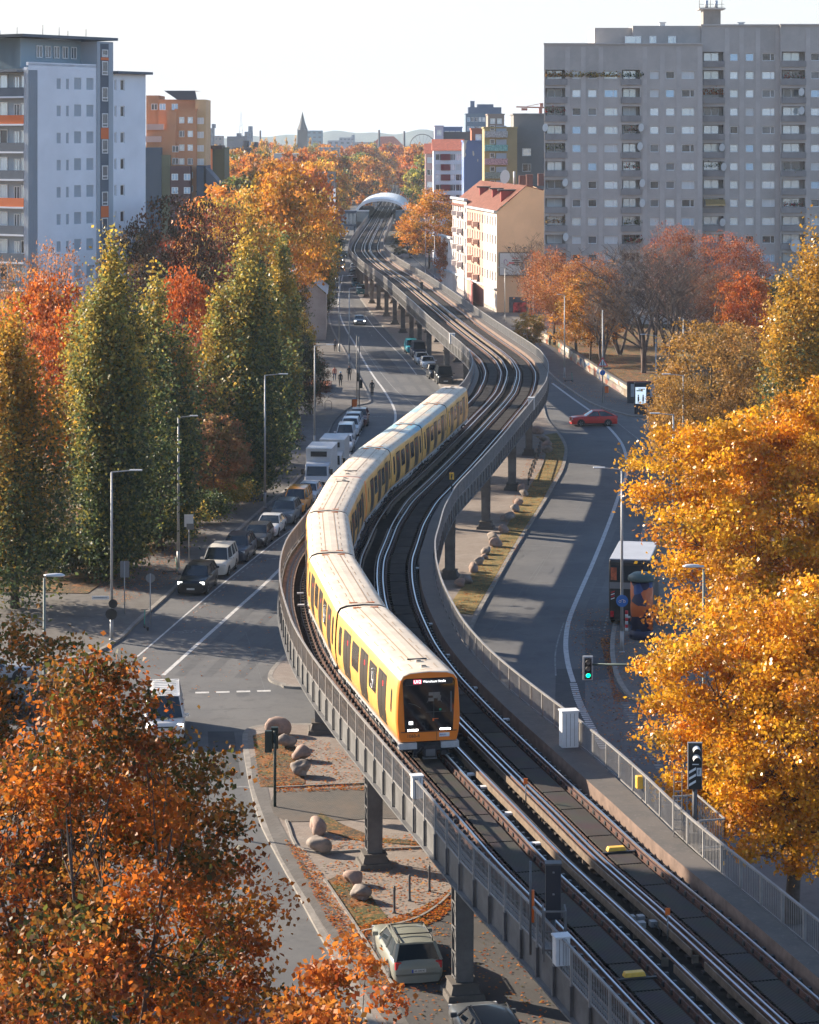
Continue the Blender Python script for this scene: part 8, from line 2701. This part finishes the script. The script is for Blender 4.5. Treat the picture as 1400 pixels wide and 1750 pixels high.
TW = {'orange': (1.1, .85, .8), 'amber': (1.05, .95, .8), 'rusty': (.95, .75, .8), 'golden': (1.15, 1.15, .8), 'yellow green': (1, 1.15, .9), 'pale gold': (1.15, 1.2, 1.0), 'copper': (.95, .8, .75), 'olive': (.75, .85, .8)}
used = set()
for i, (px, top, Y) in enumerate(farlist):
    Rm = rg.uniform(6.5, 8.5); rp = Rm * FPX / Y
    if Y < 720 and px + rp > 574: px = 574 - rp
    elif Y < 860 and px + rp > 598 and px < 650: px = 598 - rp
    if Y < 1260 and abs(px - 673) < rp * .75 + 8: continue
    if Y < 900 and 600 < px < 720: continue
    lm = next(t for lim, t in LM if px < lim)
    near = 'near' if Y < 580 else ('second' if Y < 700 else ('middle' if Y < 900 else ('far' if Y < 1100 else ('farther' if Y < 1300 else 'farthest'))))
    ws = [w for w in words if (w, near, lm) not in used] or words
    w = rg.choice(ws); used.add((w, near, lm))
    kk = {'olive': 'farg', 'yellow green': 'farg'}.get(w, rg.choice(('far', 'far2')))
    put(kk, px, top, Y, Rm, '%s treetop %s, %s row of the wood' % (w, lm, near), G10, TW[w])
for (px, top, Y, lb) in ((432, 248, 900, 'tall narrow green gold tree left of the pale flat block'), (447, 243, 930, 'taller narrow tree beside the pale flat block'), (470, 238, 1000, 'narrow yellow green poplar under the skyline, third'), (490, 240, 1050, 'narrow poplar just left of the church'), (455, 240, 1100, 'narrow poplar on the skyline, fourth'), (505, 236, 1150, 'slim poplar at the foot of the church spire'), (530, 240, 1100, 'slim poplar before the glassy office')):
    cm, tm, H, R = SH['conif']
    t = tree('poplar', lb, (XY(px, Y), Y, 0), cm, tm, 'narrow poplars on the skyline', rz=px, sc=(1, 1, ZY(top, Y) / H), tint=(1.6, 1.2, .9))

# bare trees ---------------------------------------------------------------
def bare_mesh(seed, H, R, r0=.28, depth=5):
    rs = random.Random(seed); mb = MB()
    def grow(p, d, L, r, lv):
        pts = [p]; rr = [r]
        q = p.copy(); dd = d.copy()
        n = 3 if lv < 3 else 2
        for i in range(n):
            dd = (dd + Vector((rs.uniform(-.22, .22), rs.uniform(-.22, .22), rs.uniform(-.05, .16)))).normalized()
            q = q + dd * L / n; pts.append(q); rr.append(r * (1 - .42 * (i + 1) / n))
        mb.tube(pts, rr, 6 if lv < 2 else 3, cap=False, smooth=True)
        if lv >= depth: return
        kids = 4 if lv == 0 else (4 if lv < 3 else 2)
        for k in range(kids):
            t = rs.uniform(.35, 1.0); i = min(int(t * n), n - 1)
            a = rs.uniform(0, 2 * PI); sp = rs.uniform(.45, .95)
            ax = Vector((math.cos(a), math.sin(a), rs.uniform(-.1, .35)))
            nd = (dd * (1 - sp * .5) + ax * sp).normalized()
            grow(pts[i].lerp(pts[i + 1], t * n - i if t < 1 else 1), nd, L * rs.uniform(.55, .78), max(.024, rr[min(i + 1, n)] * .62), lv + 1)
    for s in range(3 if r0 > .25 else 2):
        grow(Vector((0, 0, -.1)), Vector((rs.uniform(-.25, .25), rs.uniform(-.2, .2), 1)).normalized(), H * .42, r0 * (1 if s == 0 else .75), 0)
    return mb.build('trunk', M['twigs'], me_only=True)
bare1, bare2 = bare_mesh(7, 17, 6), bare_mesh(15, 15, 5)
G11 = 'bare park trees'
for i, (px, Y, me, s, rz_, lb) in enumerate(((1100, 293, bare1, 1.12, 0, 'spreading bare tree with several stems behind the painted wall'), (1148, 288, bare2, 1.12, 2, 'bare tree right behind the lit screen'), (1060, 318, bare2, .95, 4, 'bare tree just right of the small orange tree'), (1190, 305, bare1, .9, 1.2, 'bare tree left of the brown willow'), (1120, 330, bare1, 1.0, 3.1, 'bare tree in the second row of the park'), (1030, 300, bare2, .8, 5, 'low bare tree nearest the viaduct bend'))):
    t = empty('bare_tree', (XY(px, Y), Y, .9), lb, 'tree', G11, rz=rz_); t.scale = (s, s, s); sobj('trunk', me, t)
for i, (px, Y, me, s, lb) in enumerate(((215, 243, bare2, 1.15, 'dark bare tree before the wing of the white high rise'), (175, 236, bare2, .9, 'smaller bare tree before the orange striped stairs'), (96, 235, bare1, .85, 'bare twiggy tree among the pinkish leaves'), (905, 398, bare2, 1.0, 'bare tree against the tan gable wall'))):
    t = empty('bare_tree', (XY(px, Y), Y, .1), lb, 'tree', G11, rz=i * 1.9); t.scale = (s, s, s); sobj('trunk', me, t)
# plants on the loggias and the terrace of the grey high rise
def box_plants(rows_, seed, size=.28):
    rs = np.random.RandomState(seed); P_ = []; C_ = []
    for (px0, px1, py, off, n, pal) in rows_:
        x = rs.uniform(rx(px0), rx(px1), n); z = rz(py) + np.abs(rs.normal(size=n)) * .35; y = off - .15 + rs.normal(size=n) * .12
        P_.append(np.column_stack([x, y, z])); C_.append(pick(pal, n, rs))
    V, Fc, C = leaves_np(np.concatenate(P_), size, np.concatenate(C_), rs)
    o = sobj('balcony_plants', np_mesh('balcony_plants', V, Fc, M['leaf'], C), RH); o['kind'] = 'stuff'
_red = [((.45, .06, .04), 3), ((.10, .14, .05), 3)]
box_plants([(932, 968, 131, 0, 260, C_BR), (968, 1060, 131, 0, 420, C_BR + C_GY), (1063, 1100, 131, 0, 120, C_GR), (932, 968, 192, 0, 70, _red), (932, 966, 381, 0, 90, C_BR), (1066, 1098, 224, 0, 60, _red), (1068, 1098, 414, 0, 200, _red), (1066, 1094, 287, 0, 60, _red), (1203, 1238, 161, 1.6, 200, _red + C_OR), (1203, 1238, 286, 1.6, 50, C_GR), (1340, 1375, 133, .6, 60, _red), (1340, 1375, 295, .6, 60, C_GR), (1340, 1376, 352, .6, 120, _red), (934, 964, 255, 0, 50, C_GR), (1066, 1098, 383, 0, 80, C_GR)], 8)

# fallen leaves lying on the ground
def litter(name, polys, n, seed, size=.10, pal=C_OR, z=.165, clump=0):
    rs = np.random.RandomState(seed); pts = []
    for (poly, zz, k) in polys:
        P = np.array([(U(a, b).x, U(a, b).y) for a, b in poly]); lo, hi = P.min(0), P.max(0)
        c = 0
        while c < k:
            q = rs.uniform(lo, hi, (200, 2))
            ins = np.zeros(200, bool); j = len(P) - 1
            for i in range(len(P)):
                cond = ((P[i, 1] > q[:, 1]) != (P[j, 1] > q[:, 1])) & (q[:, 0] < (P[j, 0] - P[i, 0]) * (q[:, 1] - P[i, 1]) / (P[j, 1] - P[i, 1] + 1e-12) + P[i, 0])
                ins ^= cond; j = i
            q = q[ins][:k - c]
            c += len(q)
            pts.append(np.column_stack([q, zz + rs.uniform(0, .02, len(q))]))
    cen = np.concatenate(pts)
    V, Fc, C = leaves_np(cen, size, pick(pal, len(cen), rs), rs, lean=6.0)
    me = np_mesh(name, V, Fc, M['leaf'], C)
    o = bpy.data.objects.new(name, me); link(o); tag(o, 'fallen orange leaves scattered over the pavements and the median', 'leaves', kind='stuff')
litter('fallen_leaves', [
    ([(432, 1260), (520, 1262), (640, 1300), (640, 1345), (440, 1350)], .155, 900), ([(470, 1346), (640, 1346), (640, 1356), (470, 1360)], .165, 500), ([(535, 1438), (770, 1430), (770, 1460), (535, 1460)], .165, 400),
    ([(485, 1440), (520, 1460), (620, 1600), (700, 1700), (660, 1710), (560, 1580)], .165, 1500), ([(700, 1600), (618, 1606), (612, 1590), (700, 1568), (745, 1545), (790, 1512), (800, 1540), (750, 1580)], .165, 2200),
    ([(620, 1610), (1000, 1510), (1000, 1800), (700, 1800)], .165, 1100), ([(860, 1560), (930, 1590), (930, 1680), (880, 1640)], .165, 700), ([(540, 1480), (760, 1470), (760, 1530), (620, 1600)], .165, 700),
    ([(150, 985), (240, 945), (330, 930), (300, 1000), (200, 1040)], .17, 1500), ([(330, 900), (480, 780), (490, 800), (340, 930)], .16, 500), ([(300, 1020), (500, 860), (520, 900), (340, 1060)], .02, 250), ([(230, 1110), (470, 960), (470, 1160), (260, 1240)], .012, 200),
    ([(960, 1040), (1045, 1040), (1045, 1180), (1080, 1250), (1000, 1180)], .012, 600), ([(1025, 1090), (1044, 1090), (1050, 1170), (1075, 1200), (1050, 1200)], .014, 900), ([(980, 1180), (1160, 1200), (1160, 1380), (1040, 1290)], .012, 700), ([(1046, 1060), (1100, 1060), (1120, 1190), (1056, 1165)], .14, 500),
    ([(915, 750), (960, 760), (965, 800), (880, 950), (812, 1050), (770, 1050), (860, 900)], .15, 2200), ([(945, 640), (1075, 690), (1075, 700), (940, 660)], .14, 600), ([(940, 590), (1077, 680), (1160, 680), (1000, 590)], .97, 3500)], 0, 4, .12)
# ---------------------------------------------------------------- people, the red bed and the haze
def person(px, py, label, top, legs, pose='walk', h=1.74, rz=0.0, z0=.12, group='walkers', hood=None):
    p = U(px, py, z0)
    me = bpy.data.meshes.new('body')
    k = h / 1.74
    sw = .22 if pose == 'walk' else .04
    J = [((0, 0, .95), .135), ((0, 0, 1.15), .125), ((0, 0, 1.38), .15), ((0, 0, 1.50), .075), ((0, -.01, 1.56), .065), ((0, -.01, 1.66), .105), ((0, -.01, 1.76), .075),
         ((-.10, 0, .90), .105), ((-.11, -sw * .6, .50), .07), ((-.11, -sw * .2 + .05, .10), .045), ((-.11, -sw * .2 - .12, .04), .035),
         ((.10, 0, .90), .105), ((.11, sw * .5, .50), .07), ((.11, sw * 1.3, .10), .045), ((.11, sw * 1.3 - .14, .04), .035),
         ((-.19, 0, 1.40), .065), ((-.25, sw * .3, 1.13), .048), ((-.24, -.08 + sw * .3, .88), .035), ((-.24, -.11 + sw * .3, .80), .03),
         ((.19, 0, 1.40), .065), ((.25, -sw * .3, 1.13), .048), ((.24, -.12 - sw * .3, .88), .035), ((.24, -.15 - sw * .3, .80), .03)]
    E = [(0, 1), (1, 2), (2, 3), (3, 4), (4, 5), (5, 6), (0, 7), (7, 8), (8, 9), (9, 10), (0, 11), (11, 12), (12, 13), (13, 14), (2, 15), (15, 16), (16, 17), (17, 18), (2, 19), (19, 20), (20, 21), (21, 22)]
    me.from_pydata([tuple(c * k for c in j[0]) for j in J], E, [])
    o = bpy.data.objects.new('tmp', me); link(o)
    sk = o.modifiers.new('skin', 'SKIN')
    me.skin_vertices[0].data[0].use_root = True
    for i, j in enumerate(J): me.skin_vertices[0].data[i].radius = (j[1] * k, j[1] * k * (.8 if i in (0, 1, 2) else 1))
    su = o.modifiers.new('sub', 'SUBSURF'); su.levels = su.render_levels = 1
    bpy.context.view_layer.update()
    m2 = bpy.data.meshes.new_from_object(o.evaluated_get(bpy.context.evaluated_depsgraph_get()))
    bpy.data.objects.remove(o)
    m2.materials.clear()
    for m_ in (legs, top, skin, hair, shoe): m2.materials.append(m_)
    for f in m2.polygons:
        c = f.center; z = c.z / k
        a = abs(c.x) > .17 * k and z < .86
        f.material_index = 2 if (a or z > 1.53) else (1 if z > .92 else (4 if z < .09 else 0))
        if z > 1.66 or (z > 1.58 and c.y > .02): f.material_index = 3
        f.use_smooth = True
    t = empty('person', p, label, 'person', group, rz=rz)
    sobj('body', m2, t)
    if hood:
        mb = MB(); mb.lathe([(.02, 1.80), (.10, 1.78), (.125, 1.68), (.11, 1.60)][::-1], (0, .0, 0), 10); mb.build('cap', hood, t)
    return t
skin = mat('skin', (.35, .2, .14), .6); hair = mat('dark_hair', (.03, .022, .018), .7); shoe = mat('dark_shoe', (.02, .02, .02), .6)
cdark = mat('dark_cloth', (.02, .022, .03), .9); cblue = mat('blue_jeans', (.04, .06, .12), .9); cpink = mat('salmon_top', (.42, .17, .13), .9); cgrey = mat('grey_cloth', (.12, .12, .13), .9); cwhite = mat('pale_cloth', (.55, .55, .55), .9)
person(572, 651, 'walker in a salmon top and dark trousers on the plaza', cpink, cblue)
person(582, 661, 'walker in a dark coat with a pale blue cap on the plaza', cdark, cdark, hood=mat('pale_blue_cap', (.2, .35, .5), .8))
person(597, 651, 'tall walker all in black at the kerb beside the lamp', cdark, cdark, h=1.85)
person(573, 601, 'walker in dark clothes beside the far kerb lamp', cgrey, cdark)
person(884, 571, 'walker in black on the upper pavement beyond the viaduct', cdark, cdark)
cy = person(636, 676, 'cyclist in black riding away along the cycle lane', cdark, cdark, pose='stand', h=1.75, z0=.15, group=None)
p = U(636, 676)
bk = empty('bicycle', (p.x, p.y, 0), 'bicycle under the black dressed cyclist', 'bicycle')
for y in (-.5, .5):
    mb = MB(); n = 16
    mb.tube([(0, y + .33 * math.cos(a), .34 + .33 * math.sin(a)) for a in np.linspace(0, 2 * PI, 17)], .022, 5); mb.build('wheel', M['tyre'], bk)
mb = MB()
for a, b in (((0, -.5, .34), (0, -.1, .8)), ((0, -.1, .8), (0, .35, .85)), ((0, -.1, .8), (0, 0, .34)), ((0, 0, .34), (0, .35, .85)), ((0, .5, .34), (0, .35, .95))): mb.tube([a, b], .02, 5)
mb.build('frame', M['steel'], bk)
mb = MB(); mb.tube([(-.25, .3, 1.0), (.25, .3, 1.0)], .018, 5); mb.build('handlebar', M['black'], bk)

# walled bed of red leaves beside the plaza
p0, p1 = U(505, 672), U(562, 672)
bd = empty('brick_bed_wall', (p0.x, p0.y, .12), 'low dark red brick wall of the raised bed beside the plaza', 'wall')
mb = MB(); L_ = p1.x - p0.x
mb.box((L_ / 2, 0, .3), (L_, .3, .75)); mb.box((L_, 3, .3), (.3, 6.0, .75)); mb.box((L_ / 2, -.01, .70), (L_ + .1, .4, .08)); mb.build('bricks', mat('dark_red_brick', (.09, .035, .03), .9, var=.3, scale=4), bd)
mb = MB(); mb.poly([(p0.x, p0.y + .2), (p1.x - .2, p1.y + .2), (p1.x - .2, p1.y + 9), (p0.x, p0.y + 9)], .1, .55); tag(mb.build('leaf_covered_bed', mat('orange_leaf_cover', (.42, .12, .04), .95, var=.4, scale=3)), kind='structure')

# air between here and the horizon
hz_m = bpy.data.materials.new('haze_air'); hz_m.use_nodes = True
nt = hz_m.node_tree; nt.nodes.clear()
ho = nt.nodes.new('ShaderNodeOutputMaterial'); pv = nt.nodes.new('ShaderNodeVolumePrincipled')
pv.inputs['Color'].default_value = (.68, .82, 1.0, 1); pv.inputs['Density'].default_value = .00009; pv.inputs['Anisotropy'].default_value = .2
nt.links.new(pv.outputs[0], ho.inputs['Volume'])
mb = MB(); mb.box((0, 6600, 46.5), (14200, 14400, 99)); hz = mb.build('haze', hz_m)
tag(hz, kind='stuff')
